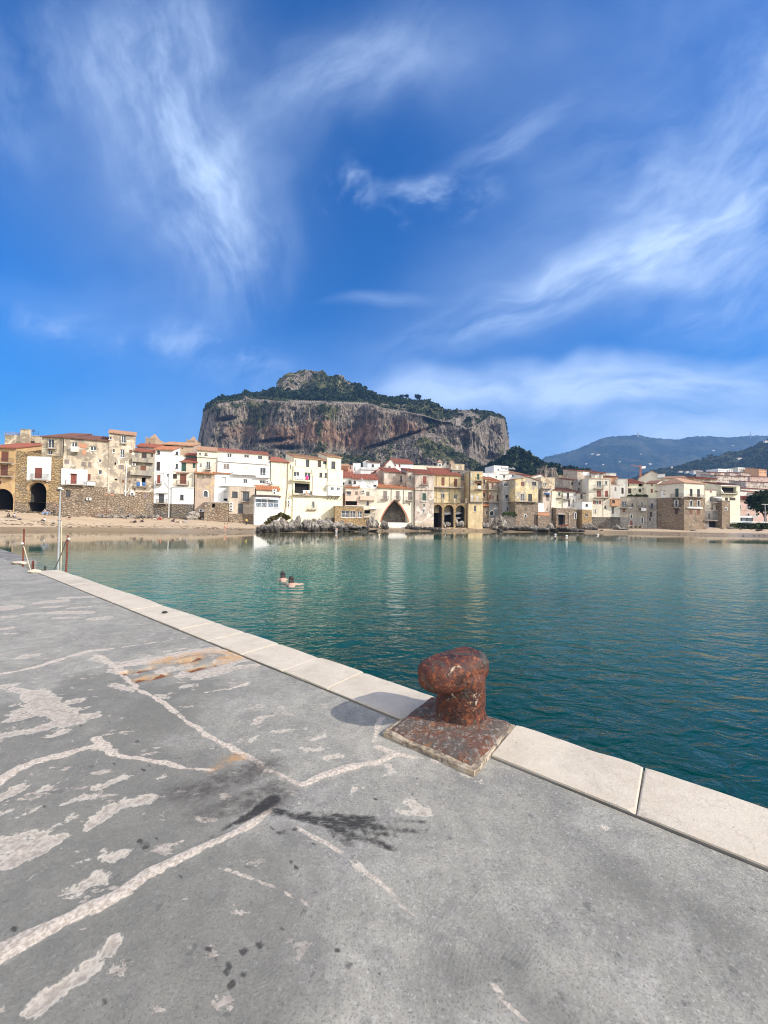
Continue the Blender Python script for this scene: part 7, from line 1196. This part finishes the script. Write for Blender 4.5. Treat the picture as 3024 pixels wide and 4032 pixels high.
q, fq = leaves(cs, rs, 70, .3, .7, 14); plain('ivy', (.05, .085, .02), .8, var=.4); tag(mesh('ivy', q, fq, MATS['ivy'], origin=cs[5]), 'bright green ivy spilling over the rubble wall in the recess', 'plant')
for x, yt, yb, w_, l in [(40, 1085, 1180, 130, 'pale boulder left of the stone vault'), (120, 1050, 1170, 130, 'grey boulder before the garage opening'), (200, 1060, 1170, 130, 'heaped rock in front of the dark garage opening'), (280, 1090, 1180, 120, 'rock under the upturned red boat'), (90, 1170, 1225, 190, 'flat rock at the waterline below the heap'), (260, 1160, 1220, 210, 'second flat rock at the waterline'), (420, 1165, 1222, 200, 'third flat rock at the waterline'), (560, 1180, 1225, 150, 'small flat rock at the end of the ledges'), (640, 1090, 1190, 130, 'dark pointed rock before the dark stone foot'), (720, 1080, 1195, 110, 'pale-faced pointed rock before the dark stone foot'), (800, 1150, 1200, 90, 'small dark rock at the edge of the sand'), (1160, 1110, 1190, 150, 'dark mossy rock against the grey waterfront house'), (1270, 1160, 1200, 130, 'flat dark rock left of the stone bench'), (900, 1185, 1210, 60, 'small low rock on the sand under the tall cream house')]: rock(7, x, yt, yb, w_, l, 'rocks on the shore before the stone vault house', dd=-3.5)
# pale rocks along the foot of the left houses
for i in range(16): x = 60+i*62; rock(2, x, 1525+rk.uniform(-20, 15), 1580, rk.uniform(45, 85), NTH[i]+' pale stone from the left along the foot of the left-hand walls', 'pale stones at the foot of the left-hand houses', dd=-1.6)
for i in range(9): x = 180+i*50; rock(3, x, 1405+rk.uniform(-12, 10), 1450, rk.uniform(40, 75), NTH[i]+' rough stone from the left at the foot of the low rubble shed', 'stones at the foot of the rubble shed', dd=-4.2)
for x, yt, yb, w_, l in [(20, 1300, 1440, 150, 'huge pale boulder between the white wing and the brown loggia house'), (-60, 1360, 1450, 120, 'sloping pale rock below the white wing'), (850, 1340, 1470, 130, 'large white boulder leaning on the beige flat-roofed house')]: rock(3, x, yt, yb, w_, l, 'single big rocks on the sand', dd=-3.5)
for x, yt, yb, w_, l in [(1060, 1430, 1500, 120, 'pale rock at the foot of the veranda restaurant'), (1130, 1440, 1510, 110, 'second pale rock at the foot of the veranda restaurant'), (1200, 1460, 1520, 110, 'mossy rock before the veranda restaurant'), (1300, 1390, 1500, 150, 'big white rock with moss right of the veranda restaurant'), (1400, 1390, 1470, 140, 'white rock beside the mossy one'), (1500, 1350, 1440, 120, 'grey rock against the drainpipe foot')]: rock(3, x, yt, yb, w_, l, 'rocks around the veranda restaurant', dd=-6.5)
for x, yt, yb, w_, l in [(1170, 968, 1000, 60, 'small dark rock at the foot of the ruined pier'), (1060, 978, 1002, 40, 'flat stone left of the ruined pier'), (690, 1005, 1028, 60, 'stone lying at the foot of the tower house')]: rock(8, x, yt, yb, w_, l, 'stones near the tower house', dd=-2)
plain('moss', (.085, .075, .02), .9, var=.4)
cs = []; rs = []
for x, y in ((1290, 1410), (1320, 1430), (1270, 1450), (1230, 1480), (1350, 1400), (1430, 1350), (1460, 1360), (1500, 1380), (1540, 1400)): q_ = P(760+x*.2411, 1700+y*.2411, D(760+x*.2411)-7.5); cs.append(tuple(q_)); rs.append(.8)
q, fq = leaves(cs, rs, 50, .3, .5, 15); tag(mesh('moss_tufts', q, fq, MATS['moss'], origin=cs[0]), 'olive green moss and weed over the rocks beside the veranda restaurant', 'moss')
# stones and weed strewn on the beach: stuff
g = np.random.default_rng(12); mb = MB()
sv, sf = sphere_pts(4, 6)
for k in range(700):
    px = g.uniform(0, 1060); a, b_ = shore_pt(px), base_pt(px); t_ = g.choice([.25, .3, .42, .93, .97]) + g.normal()*.03; q_ = a.lerp(b_, min(1, max(.02, t_))); q_.z += .12; s_ = g.uniform(.06, .22)
    mb.add([(q_.x+x*s_*1.8, q_.y+y*s_, q_.z+z*s_*.4) for x, y, z in sv], sf)
for k in range(500):
    px = g.uniform(1060, 3024); a, b_ = shore_pt(px), base_pt(px); q_ = a.lerp(b_, g.uniform(.05, 1)); q_.z += .1; s_ = g.uniform(.06, .25); mb.add([(q_.x+x*s_*1.5, q_.y+y*s_, q_.z+z*s_*.5) for x, y, z in sv], sf)
plain('beach_litter', (.13, .10, .07), .9, var=.6, sc=.5); o = mb.build('beach_pebbles', MATS['beach_litter'], origin=Vector((0, 0, 0))); tag(o, kind='stuff')

# ================= people =================
def skinbody(name, joints, edges, radii, mat, parent, sub=1):
    me = bpy.data.meshes.new(name); me.from_pydata([tuple(j) for j in joints], edges, []); me.materials.append(mat); o = bpy.data.objects.new(name, me); finish(o, parent, ORG[parent.name] if parent else Vector((0, 0, 0)))
    md = o.modifiers.new('Skin', 'SKIN'); md.use_smooth_shade = True; me.skin_vertices if hasattr(me, 'skin_vertices') else None
    lay = me.skin_vertices[0].data if len(me.skin_vertices) else None
    if lay is None:
        bm = bmesh.new(); bm.from_mesh(me); bm.verts.layers.skin.verify(); bm.to_mesh(me); bm.free(); lay = me.skin_vertices[0].data
    for i, r_ in enumerate(radii): lay[i].radius = (r_, r_) if not isinstance(r_, tuple) else r_; lay[i].use_root = (i == 0)
    s_ = o.modifiers.new('Subdivision', 'SUBSURF'); s_.levels = sub; s_.render_levels = sub; return o
POSE = {
 'stand': dict(pel=(0, 0, .93), ch=(0, 0, 1.28), nk=(0, .01, 1.46), hd=(0, .03, 1.60), sh=(.17, 0, 1.38), el=(.23, -.02, 1.12), ha=(.24, .08, .90), hp=(.09, 0, .90), kn=(.10, .03, .49), an=(.10, 0, .08), to=(.11, .15, .04)),
 'walk': dict(pel=(0, 0, .92), ch=(0, .04, 1.27), nk=(0, .07, 1.45), hd=(0, .10, 1.59), sh=(.17, .04, 1.37), el=(.24, -.12, 1.13), ha=(.25, .02, .93), hp=(.09, 0, .89), kn=(.10, .20, .52), an=(.10, .18, .10), to=(.11, .33, .07), alt=dict(kn=(.10, -.05, .50), an=(.10, -.30, .16), to=(.11, -.18, .05), el=(.24, .15, 1.14), ha=(.22, .32, 1.02))),
 'sit': dict(pel=(0, 0, .12), ch=(0, -.06, .47), nk=(0, -.03, .64), hd=(0, .02, .77), sh=(.17, -.04, .57), el=(.22, .14, .38), ha=(.14, .34, .40), hp=(.10, .04, .12), kn=(.16, .36, .42), an=(.13, .52, .07), to=(.13, .66, .05)),
 'cross': dict(pel=(0, 0, .12), ch=(0, .02, .46), nk=(0, .06, .62), hd=(0, .12, .74), sh=(.17, .04, .56), el=(.26, .18, .34), ha=(.12, .34, .22), hp=(.10, .04, .12), kn=(.36, .22, .16), an=(.04, .34, .08), to=(-.06, .40, .06)),
 'lie': dict(pel=(0, 0, .12), ch=(0, -.36, .14), nk=(0, -.54, .17), hd=(0, -.68, .19), sh=(.17, -.45, .14), el=(.24, -.22, .08), ha=(.24, .04, .07), hp=(.09, .05, .12), kn=(.11, .44, .24), an=(.11, .80, .07), to=(.12, .86, .18)),
 'lean': dict(pel=(0, 0, .60), ch=(0, .05, .95), nk=(0, .10, 1.12), hd=(0, .15, 1.25), sh=(.17, .08, 1.03), el=(.25, .20, .80), ha=(.16, .40, .72), hp=(.10, .02, .58), kn=(.12, .42, .56), an=(.11, .44, .08), to=(.11, .58, .05))}
NP = [0]
def person(pos, rz, pose, label, top='cloth_dark', bot='cloth_jeans', hair='hair', group='people on the beach', scale=1.0, bare=False, longhair=False, sink=0.0):
    Pp = POSE[pose]; pos = Vector(pos); e = empty('person', pos, label, 'person', group); c, s_ = math.cos(rz), math.sin(rz)
    def T(v): return Vector(((v[0]*c-v[1]*s_)*scale, (v[0]*s_+v[1]*c)*scale, v[2]*scale-sink))
    J = [Pp['pel'], Pp['ch'], Pp['nk'], Pp['hd']]; E = [(0, 1), (1, 2), (2, 3)]; Rr = [.115, .125, .05, .088]; J.append((Pp['hd'][0], Pp['hd'][1]+.01, Pp['hd'][2]+.085)); E.append((3, 4)); Rr.append(.065)
    B = [Pp['hp']]; alt = Pp.get('alt', {})
    for sg in (1, -1):
        src = Pp if sg > 0 else {**Pp, **alt}; m = lambda k_: (src[k_][0]*sg, src[k_][1], src[k_][2]); i = len(J)
        ha, el = Vector(m('ha')), Vector(m('el')); tip = ha+(ha-el).normalized()*.09
        J += [m('sh'), m('el'), m('ha'), tuple(tip)]; E += [(1, i), (i, i+1), (i+1, i+2), (i+2, i+3)]; Rr += [.055, .042, .03, .02]; i = len(J)
        J += [m('hp'), m('kn'), m('an'), m('to')]; E += [(0, i), (i, i+1), (i+1, i+2), (i+2, i+3)]; Rr += [.088, .058, .038, .03]
    skinbody('body', [T(j) for j in J], E, [r_*scale for r_ in Rr], MATS['skin'], e)
    if not bare:
        a = [J[0], J[1], J[5], J[6], J[13], J[14]]; skinbody('shirt', [T(j) for j in [J[0], J[1], Vector(J[1]).lerp(Vector(J[2]), .6), J[5], J[6], J[13], J[14]]], [(0, 1), (1, 2), (1, 3), (3, 4), (1, 5), (5, 6)], [x*scale for x in (.135, .145, .075, .075, .056, .075, .056)], MATS[top], e)
    t_ = [J[0], J[9], J[10], J[11], J[17], J[18], J[19]]
    if bare: skinbody('swimsuit', [T(j) for j in [J[0], J[9], J[17]]], [(0, 1), (0, 2)], [x*scale for x in (.13, .105, .105)], MATS[bot], e)
    else: skinbody('trousers', [T(j) for j in t_], [(0, 1), (1, 2), (2, 3), (0, 4), (4, 5), (5, 6)], [x*scale for x in (.13, .105, .072, .052, .105, .072, .052)], MATS[bot], e)
    hd = Vector(Pp['hd']); vs, fs = sphere_pts(7, 10); hv = []
    for x, y, z in vs: q_ = hd+Vector((x*.105, -.02+y*.115, .045+z*.10)); hv.append(T(q_)+pos)
    hm = MB(); hm.add(hv, fs)
    if longhair or True:
        ln = .26 if longhair else .06; k_ = Vector((0, -.09, 0)); hm.tube(T(hd+Vector((0, -.07, .03)))+pos, T(hd+Vector((0, -.12, .03-ln)))+pos, .075*scale, .05*scale, 8)
    hm.build('hair', MATS[hair], e, smooth=True); return e
def onbeach(z, x, y): o_ = ZO[z]; q_ = beach_at(o_[0]+x*o_[2], o_[1]+y*o_[2]); q_.z += .10; return q_
PB = [(1, 135, 1572, 'sit', .6, 'cloth_dark', 'cloth_dark', 'person in black with long hair sitting leftmost on the sand', True), (1, 235, 1575, 'sit', .9, 'cloth_grey', 'cloth_dark', 'person in grey sitting beside the leftmost one on the sand', False),
      (1, 735, 1535, 'lean', 3.0, 'cloth_grey', 'cloth_jeans', 'person in light grey perched left of three by the archway', False), (1, 795, 1535, 'lean', 3.1, 'cloth_dark', 'cloth_jeans', 'person in black top and jeans perched in the middle of three by the archway', False), (1, 880, 1535, 'lean', 2.6, 'cloth_dark', 'cloth_dark', 'person all in black perched right of three by the archway', False),
      (1, 725, 1640, 'sit', 2.4, 'cloth_white', 'cloth_dark', 'person in a white top sitting alone left of the mast', False), (1, 985, 1648, 'sit', 1.2, 'cloth_dark', 'cloth_dark', 'person in black sitting half hidden by the mast', False), (1, 1135, 1608, 'cross', 3.1, 'cloth_dark', 'skin', 'person in black sitting cross-legged right of the mast', False),
      (2, 520, 1603, 'lean', 1.8, 'cloth_dark', 'cloth_dark', 'crouching person in black with arm out below the long drainpipe', False), (2, 595, 1662, 'lie', 1.4, 'cloth_dark', 'cloth_dark', 'person in black lying leftmost of the trio on the sand', False), (2, 640, 1662, 'sit', 1.5, 'cloth_dark', 'cloth_dark', 'person in black sitting in the middle of the trio', False), (2, 755, 1655, 'sit', 1.3, 'cloth_dark', 'cloth_dark', 'person in black sitting upright at the right of the trio', True),
      (2, 745, 1560, 'sit', 3.0, 'cloth_grey', 'moss', 'person in olive sitting above the trio against the wall', False), (2, 985, 1612, 'lie', 1.6, 'cloth_red', 'cloth_white', 'person lying in red below the white house', False), (2, 1050, 1612, 'sit', 1.5, 'cloth_red', 'cloth_red', 'person in red sitting beside the one lying in red', False), (2, 1258, 1648, 'sit', 3.0, 'cloth_dark', 'cloth_dark', 'person in black sitting left of the two others below the white wing', False),
      (2, 1355, 1662, 'lie', 1.6, 'cloth_white', 'cloth_dark', 'person in white and black reclining below the white wing', False), (2, 1478, 1662, 'sit', 2.2, 'cloth_grey', 'cloth_grey', 'person in grey sitting by the pale sloping rock', False), (3, 870, 1540, 'stand', 2.9, 'cloth_yellow', 'cloth_dark', 'person in a yellow top and dark trousers standing on the sand', False), (8, 1300, 1010, 'sit', 2.8, 'cloth_dark', 'cloth_dark', 'person in black sitting alone on the right-hand beach', False)]
for z, x, y, po, rz, tp, bt, lb, lh in PB: person(onbeach(z, x, y), rz, po, lb, tp, bt, longhair=lh)
for z, x, y, po, rz, bt, lb in [(3, 520, 1640, 'walk', 1.3, 'cloth_orange', 'left of two people in swimwear walking along the water edge'), (3, 568, 1615, 'walk', 1.3, 'cloth_orange', 'right of two people in swimwear walking along the water edge')]: q_ = W(760+x*.2411, 1700+(y+0)*.2411, .05); q_.z = .02; person(q_, rz, po, lb, bot=bt, bare=True, hair='hair')
q_ = W(1100+932*.2411, 1740+1490*.2411, 0); person(q_, 2.9, 'stand', 'man in a pink shirt and white shorts wading before the boulders', 'pinkwall', 'cloth_white', group='people in the water', sink=.45)
# bags and towels
def lump(name, z, x, y, sx, sy, sz, mat, lab, cat): q_ = onbeach(z, x, y); vs, fs = sphere_pts(7, 10); tag(mesh(name, [q_+Vector((a*sx*(1+.15*c), b_*sy, max(-.02, c*sz)+.05*math.sin(a*5))) for a, b_, c in vs], fs, MATS[mat], smooth=True), lab, cat)
lump('beach_bag', 1, 315, 1612, .45, .25, .22, 'cloth_dark', 'rounded black bag lying right of the two leftmost people', 'bag')
def towel(z, x, y, L, w_, mat, lab, rz=.1): q_ = onbeach(z, x, y); mb = MB(); mb.box((q_.x, q_.y, q_.z+.03), L, w_, .04, rz); tag(mb.build('beach_towel', MATS[mat]), lab, 'towel', 'towels on the beach')
towel(1, 130, 1612, 3.0, .8, 'cloth_white', 'long white towel on the sand before the leftmost people'); towel(1, 840, 1642, 1.6, .7, 'cloth_white', 'short pale towel between the white-topped person and the mast'); towel(2, 690, 1664, 1.8, .6, 'cloth_dark', 'dark towel under the trio in black'); towel(1, 180, 1580, 2.4, .8, 'cloth_dark', 'dark mat under the two leftmost people')
# swimmers
def swimmer(px, py, hd_px, lab, rz, arm):
    w0 = W(px, py, 0.0); e = empty('person', w0, lab, 'person', 'two swimmers in the bay'); c, s_ = math.cos(rz), math.sin(rz); T = lambda v: Vector((v[0]*c-v[1]*s_, v[0]*s_+v[1]*c, v[2])); k = .98
    # y forward = swimming direction (away); back slopes down into the water behind the head
    J = [(0, -.75, -.16), (0, -.42, -.02), (0, -.10, .055), (0, .02, .10), (0, .08, .20), (0, .08, .29), (.17, -.07, .0), (.30, .05, -.09), (.36, .28, -.10), (.38, .36, -.10), (-.17, -.07, .0), (-.30, .05, -.09), (-.36, .28, -.10), (-.38, .36, -.10), (.10, -.9, -.22), (.11, -1.3, -.28), (-.10, -.9, -.22), (-.11, -1.3, -.3)]
    if arm: J[6] = (.17, -.07, .03); J[7] = (.33, .02, .0); J[8] = (.46, .10, .01); J[9] = (.52, .12, -.01)
    E = [(0, 1), (1, 2), (2, 3), (3, 4), (4, 5), (2, 6), (6, 7), (7, 8), (8, 9), (2, 10), (10, 11), (11, 12), (12, 13), (0, 14), (14, 15), (0, 16), (16, 17)]
    Rr = [(.13, .10), (.15, .09), (.14, .09), .055, .085, .07, .06, .045, .032, .02, .06, .045, .032, .02, .09, .06, .09, .06]
    skinbody('body', [T(Vector(j)*k) for j in J], E, [(r_[0]*k, r_[1]*k) if isinstance(r_, tuple) else r_*k for r_ in Rr], MATS['skin'], e, 2)
    vs, fs = sphere_pts(9, 12); hm = MB(); hm.add([w0+T(Vector((x*.11, .06+y*.125, .255+z*.125))*k) for x, y, z in vs], fs)
    for dx in (-.05, 0, .05): hm.tube(w0+T(Vector((dx, -.02, .27))*k), w0+T(Vector((dx*1.6, -.16, .085))*k), .06*k, .035*k, 8)
    hm.build('hair', MATS['hair'], e, smooth=True)
    return e
swimmer(1113, 2283, 0, 'left swimmer with wet dark hair, seen from behind further out in the bay', .35, False); swimmer(1147, 2303, 0, 'right swimmer with long dark hair and one arm out, nearer the quay', .25, True)

# ================= mast, posts and lines at the far end of the quay =================
def pole(name, mat, base_px, top_px, d_, r0, r1, zb, lab, cat, extra=None):
    a, c = P(*base_px, d_), P(*top_px, d_); a2 = Vector((a.x, a.y, zb)); mb = MB(); mb.tube(a2, c, r0, r1, 12); o = mb.build(name, MATS[mat], None, origin=a2); tag(o, lab, cat); return o, a, c
plain('rust_red', (.16, .045, .025), .8, var=.3, sc=8); plain('galvanised', (.36, .37, .38), .45, var=.1, sc=3); plain('rope', (.62, .55, .38), .9); plain('rope_dark', (.16, .14, .11), .9)
e = empty('floodlight_mast', (P(226, 2243, 12.2).x, 12.2, .45), 'pale grey metal mast with floodlights on its head beyond the quay end', 'mast'); mb = MB(); a, c = P(228, 2243, 12.2), P(238, 1928, 12.2); mb.tube((a.x, a.y, .44), c, .030, .020, 14); mb.tube((a.x, a.y, .44), (a.x, a.y, .47), .08, .08, 12); mb.build('pole', MATS['galvanised'], e)
mb = MB(); mb.box((c.x+.02, c.y, c.z+.01), .12, .06, .03, .3); mb.build('bracket', MATS['frame_white'], e)
for dx, dz, m_ in ((-.055, -.03, 'iron'), (.05, .06, 'frame_white')): mb = MB(); mb.box((c.x+dx*.6, c.y-.04, c.z+dz*.7), .075, .06, .06, .4); mb.build('floodlight', MATS[m_], e)
pole('line', 'rope', (241, 2243), (243, 2050), 12.0, .012, .012, .45, 'thin pale halyard line hanging beside the mast', 'line')
o, a1_, c1_ = pole('iron_post', 'rust_red', (259, 2247), (267, 2107), 11.6, .026, .024, .45, 'tall rusty iron post right of the mast', 'post'); vs, fs = sphere_pts(6, 8); mesh('cap_float', [c1_+Vector((.06+x*.035, -.03+y*.035, -.11+z*.035)) for x, y, z in vs], fs, MATS['white_paint'], o, smooth=True)
o, a2_, c2_ = pole('iron_post', 'rust_red', (91, 2210), (95, 2083), 14.2, .028, .026, .45, 'leftmost tall rusty iron post with a small white lamp', 'post'); mesh('lamp', [c2_+Vector((.03+x*.04, -.08+y*.04, -.53+z*.04)) for x, y, z in vs], fs, MATS['white_paint'], o, smooth=True)
pole('iron_post', 'rust_red', (129, 2247), (130, 2208), 12.6, .03, .03, .45, 'short rusty post between the leftmost post and the mast', 'post'); pole('iron_stub', 'iron', (178, 2246), (178, 2229), 11.9, .03, .03, .45, 'low black iron stub left of the mast', 'post')
mb = MB(); mb.tube(c2_+Vector((.05, -.05, -.62)), P(120, 2243, 13.0), .012, .012, 6); tag(mb.build('line', MATS['rope']), 'pale slanting rope from the leftmost post down to the quay', 'line')
mb = MB(); A0 = c1_+Vector((-.02, -.02, -.15)); B0 = P(213, 2242, 12.0); mb.path([A0.lerp(B0, k/8)+Vector((0, 0, -.06*math.sin(math.pi*k/8))) for k in range(9)], .012, 5); tag(mb.build('line', MATS['rope_dark']), 'dark rope sagging from the post right of the mast', 'line')
# debris and a low step at the notch of the quay
for px, py, w_, m_, lb in ((135, 2256, .16, 'limestone', 'broken pale stone lump on the quay below the short rusty post'), (78, 2221, .26, 'limestone', 'broken pale stone edge by the leftmost post')): c = W(px, py, QZ); boulder('broken_stone', MATS[m_], c+Vector((0, 0, .04)), (w_, w_*.6, .06), px, 2, lb, 'stone')
# buoys and boats
for z, x, y, lb in ((7, 153, 1272, 'small white buoy left of the other two off the rocks'), (7, 335, 1297, 'small white buoy nearest the quay of the group of three'), (7, 845, 1273, 'small white buoy off the beach under the tall cream house')):
    o_ = ZO[z]; c = W(o_[0]+x*o_[2], o_[1]+y*o_[2], .05); vs, fs = sphere_pts(7, 10); tag(mesh('buoy', [c+Vector((a*.22, b_*.22, .1+d_*.22)) for a, b_, d_ in vs], fs, MATS['white_paint'], smooth=True), lb, 'buoy', 'small white buoys')
f = Face(7, 290, 410, 1130, None, None, -5); boat(f, 290, 412, 1118, 0.2, 'shutter_red', 'upturned red boat lying on the rocks before the stone vault', .5, 'small_boat'); f = Face(8, 1565, 1640, 1020, 108, 108); boat(f, 1562, 1636, 1017, 0, 'shutter_dark', 'small dark boat drawn up on the right-hand beach', .5, 'small_boat')
# ================= right-hand promenade =================
H(8, 'promenade_wall', 'low dark retaining wall under the white railing at the right', 1168, 2000, 946, 1000, 'darkgrey', d=(121, 124), body=14, cat='wall', deep=2)
cs = []; rs = []
for x in np.arange(1175, 2000, 7): q_ = P(2520+x*.3038, 1780+(968+rk.uniform(-8, 8))*.3038, 120.2); cs.append(tuple(q_)); rs.append(rk.uniform(.9, 1.3)); cs.append((q_.x+.3, q_.y-.2, q_.z-1.0)); rs.append(1.1)
q, fq = leaves(cs, rs, 34, .26, .8, 17); o = mesh('hedge', q, fq, MATS['foliage'], origin=cs[0]); tag(o, 'long dark green hedge hanging over the wall below the white railing', 'hedge')
f = Face(8, 1168, 2000, 946, 120.8, 123.8); e = empty('promenade_railing', f.pt(f.L/2, f.hit(1400, 940)[1], 0), 'long white painted railing on the promenade above the right-hand beach', 'railing'); mb = MB()
for y in (902, 940): s0, z_ = f.hit(1168, y); fbox(mb, f, 0, f.L, z_-.14, z_+.14, -.1, .1)
mb.build('rail', MATS['white_paint'], e)
for x in range(1168, 2000, 145):
    s0, zt = f.hit(x, 896); _, zb = f.hit(x, 950); mb = MB(); fbox(mb, f, s0-.12, s0+.12, zb, zt, -.14, .14); mb.build('post', MATS['white_paint'], e)
for i in range(140): pass
mb = MB(); 
for i in range(110): a = f.L*(i+.5)/110; zz = f.hit(1200, 940)[1]; zt = f.hit(1200, 905)[1]; mb.tube(f.pt(a, zz, 0), f.pt(a, zt, 0), .03, .03, 4)
mb.build('baluster', MATS['iron'], e)
f = Face(8, 1168, 1455, 900, 124, 126); e = empty('glass_pavilion', f.pt(f.L/2, f.hit(1300, 900)[1], 0), 'glazed beach pavilion with a flat white roof behind the white railing', 'pavilion'); s0, zt = f.hit(1168, 846); s1, zb = f.hit(1455, 900); mb = MB(); fbox(mb, f, s0+.1, s1-.1, zb-1.2, zt, -4, 0); mb.build('glass_wall', MATS['pane_blue'], e); mb = MB(); fbox(mb, f, s0-.5, s1+.9, zt+.002, zt+.5, -4.6, .7); mb.build('roof', MATS['white_paint'], e); mb = MB()
for i in range(5): a = s0+(s1-s0)*i/4; fbox(mb, f, a-.08, a+.08, zb-1.2, zt, .002, .12)
mb.build('mullion', MATS['frame_dark'], e)
c = P(2520+1625*.3038, 1780+985*.3038, 128); tree('evergreen_tree', 'dense dark evergreen tree behind the promenade lamp post', 'tree', (c.x, c.y, 1.5), 12.0, 5.2, MATS['pine_foliage'], 77, None, .8, 2600, .3, .055)
c = P(2520+1790*.3038, 1780+985*.3038, 132); tree('evergreen_tree', 'second dark evergreen tree at the very right edge', 'tree', (c.x, c.y, 1.5), 14, 6.5, MATS['pine_foliage'], 78, None, .8, 2600, .3, .055)
e = empty('street_lamp', P(2520+1622*.3038, 1780+885*.3038, 121.5), 'tall thin lamp post standing before the dark evergreen tree', 'street lamp'); a = P(2520+1622*.3038, 1780+900*.3038, 121.5); c = P(2520+1622*.3038, 1780+682*.3038, 121.5); mb = MB(); mb.tube(a, c, .12, .09, 10); mb.build('pole', MATS['frame_grey'], e); mb = MB(); mb.box((c.x, c.y, c.z+.1), 2.2, .4, .22, .1); mb.build('lamp_head', MATS['frame_grey'], e)
# tower crane behind the town
a, c = P(2150+1540*.2411, 1800+330*.2411, 420), P(2150+1545*.2411, 1800+135*.2411, 420); e = empty('tower_crane', (a.x, a.y, a.z-10), 'small orange tower crane standing behind the town before the far hill', 'crane'); plain('crane_orange', (.5, .16, .05), .6); mb = MB(); n_ = 12
for dx, dy in ((-.8, -.8), (.8, -.8), (.8, .8), (-.8, .8)): mb.tube(a+Vector((dx, dy, -10)), c+Vector((dx, dy, 0)), .16, .16, 4)
for k in range(n_): z0_, z1q = a.z-10+(c.z-a.z+10)*k/n_, a.z-10+(c.z-a.z+10)*(k+1)/n_; mb.tube((a.x-.8, a.y-.8, z0_), (a.x+.8, a.y-.8, z1q), .1, .1, 4); mb.tube((a.x-.8, a.y+.8, z1q), (a.x+.8, a.y+.8, z0_), .1, .1, 4)
mb.build('tower', MATS['crane_orange'], e); L0 = P(2150+1385*.2411, 1800+128*.2411, 420); R0 = P(2150+1600*.2411, 1800+165*.2411, 420); j = MB(); mid = c+Vector((0, 0, -1.5)); j.tube(mid+Vector((0, 0, -.6)), L0, .16, .12, 4); j.tube(mid+Vector((0, 0, .6)), L0+Vector((0, 0, .5)), .12, .1, 4); j.tube(mid, R0, .16, .16, 4); j.build('jib', MATS['crane_orange'], e); mb = MB(); mb.box(tuple(R0), 2.6, 1.6, 2.4); mb.box(tuple(mid+Vector((1.5, 0, -1))), 2, 2, 2.2); mb.build('counterweight', MATS['white_paint'], e)
# ================= air =================
hx = MB(); hx.box((700, 1950, 420), 5200, 5200, 920)
m_ = bpy.data.materials.new('haze'); m_.use_nodes = True; t = NT(m_.node_tree); t.n.clear(); out = t('ShaderNodeOutputMaterial'); v = t('ShaderNodeVolumePrincipled', {'Color': (.22, .48, 1, 1), 'Density': 0.00014, 'Anisotropy': 0.0}); t.l.new(v.outputs[0], out.inputs[1])
o = hx.build('haze', m_, None, origin=Vector((700, 1950, 0))); tag(o, kind='stuff')
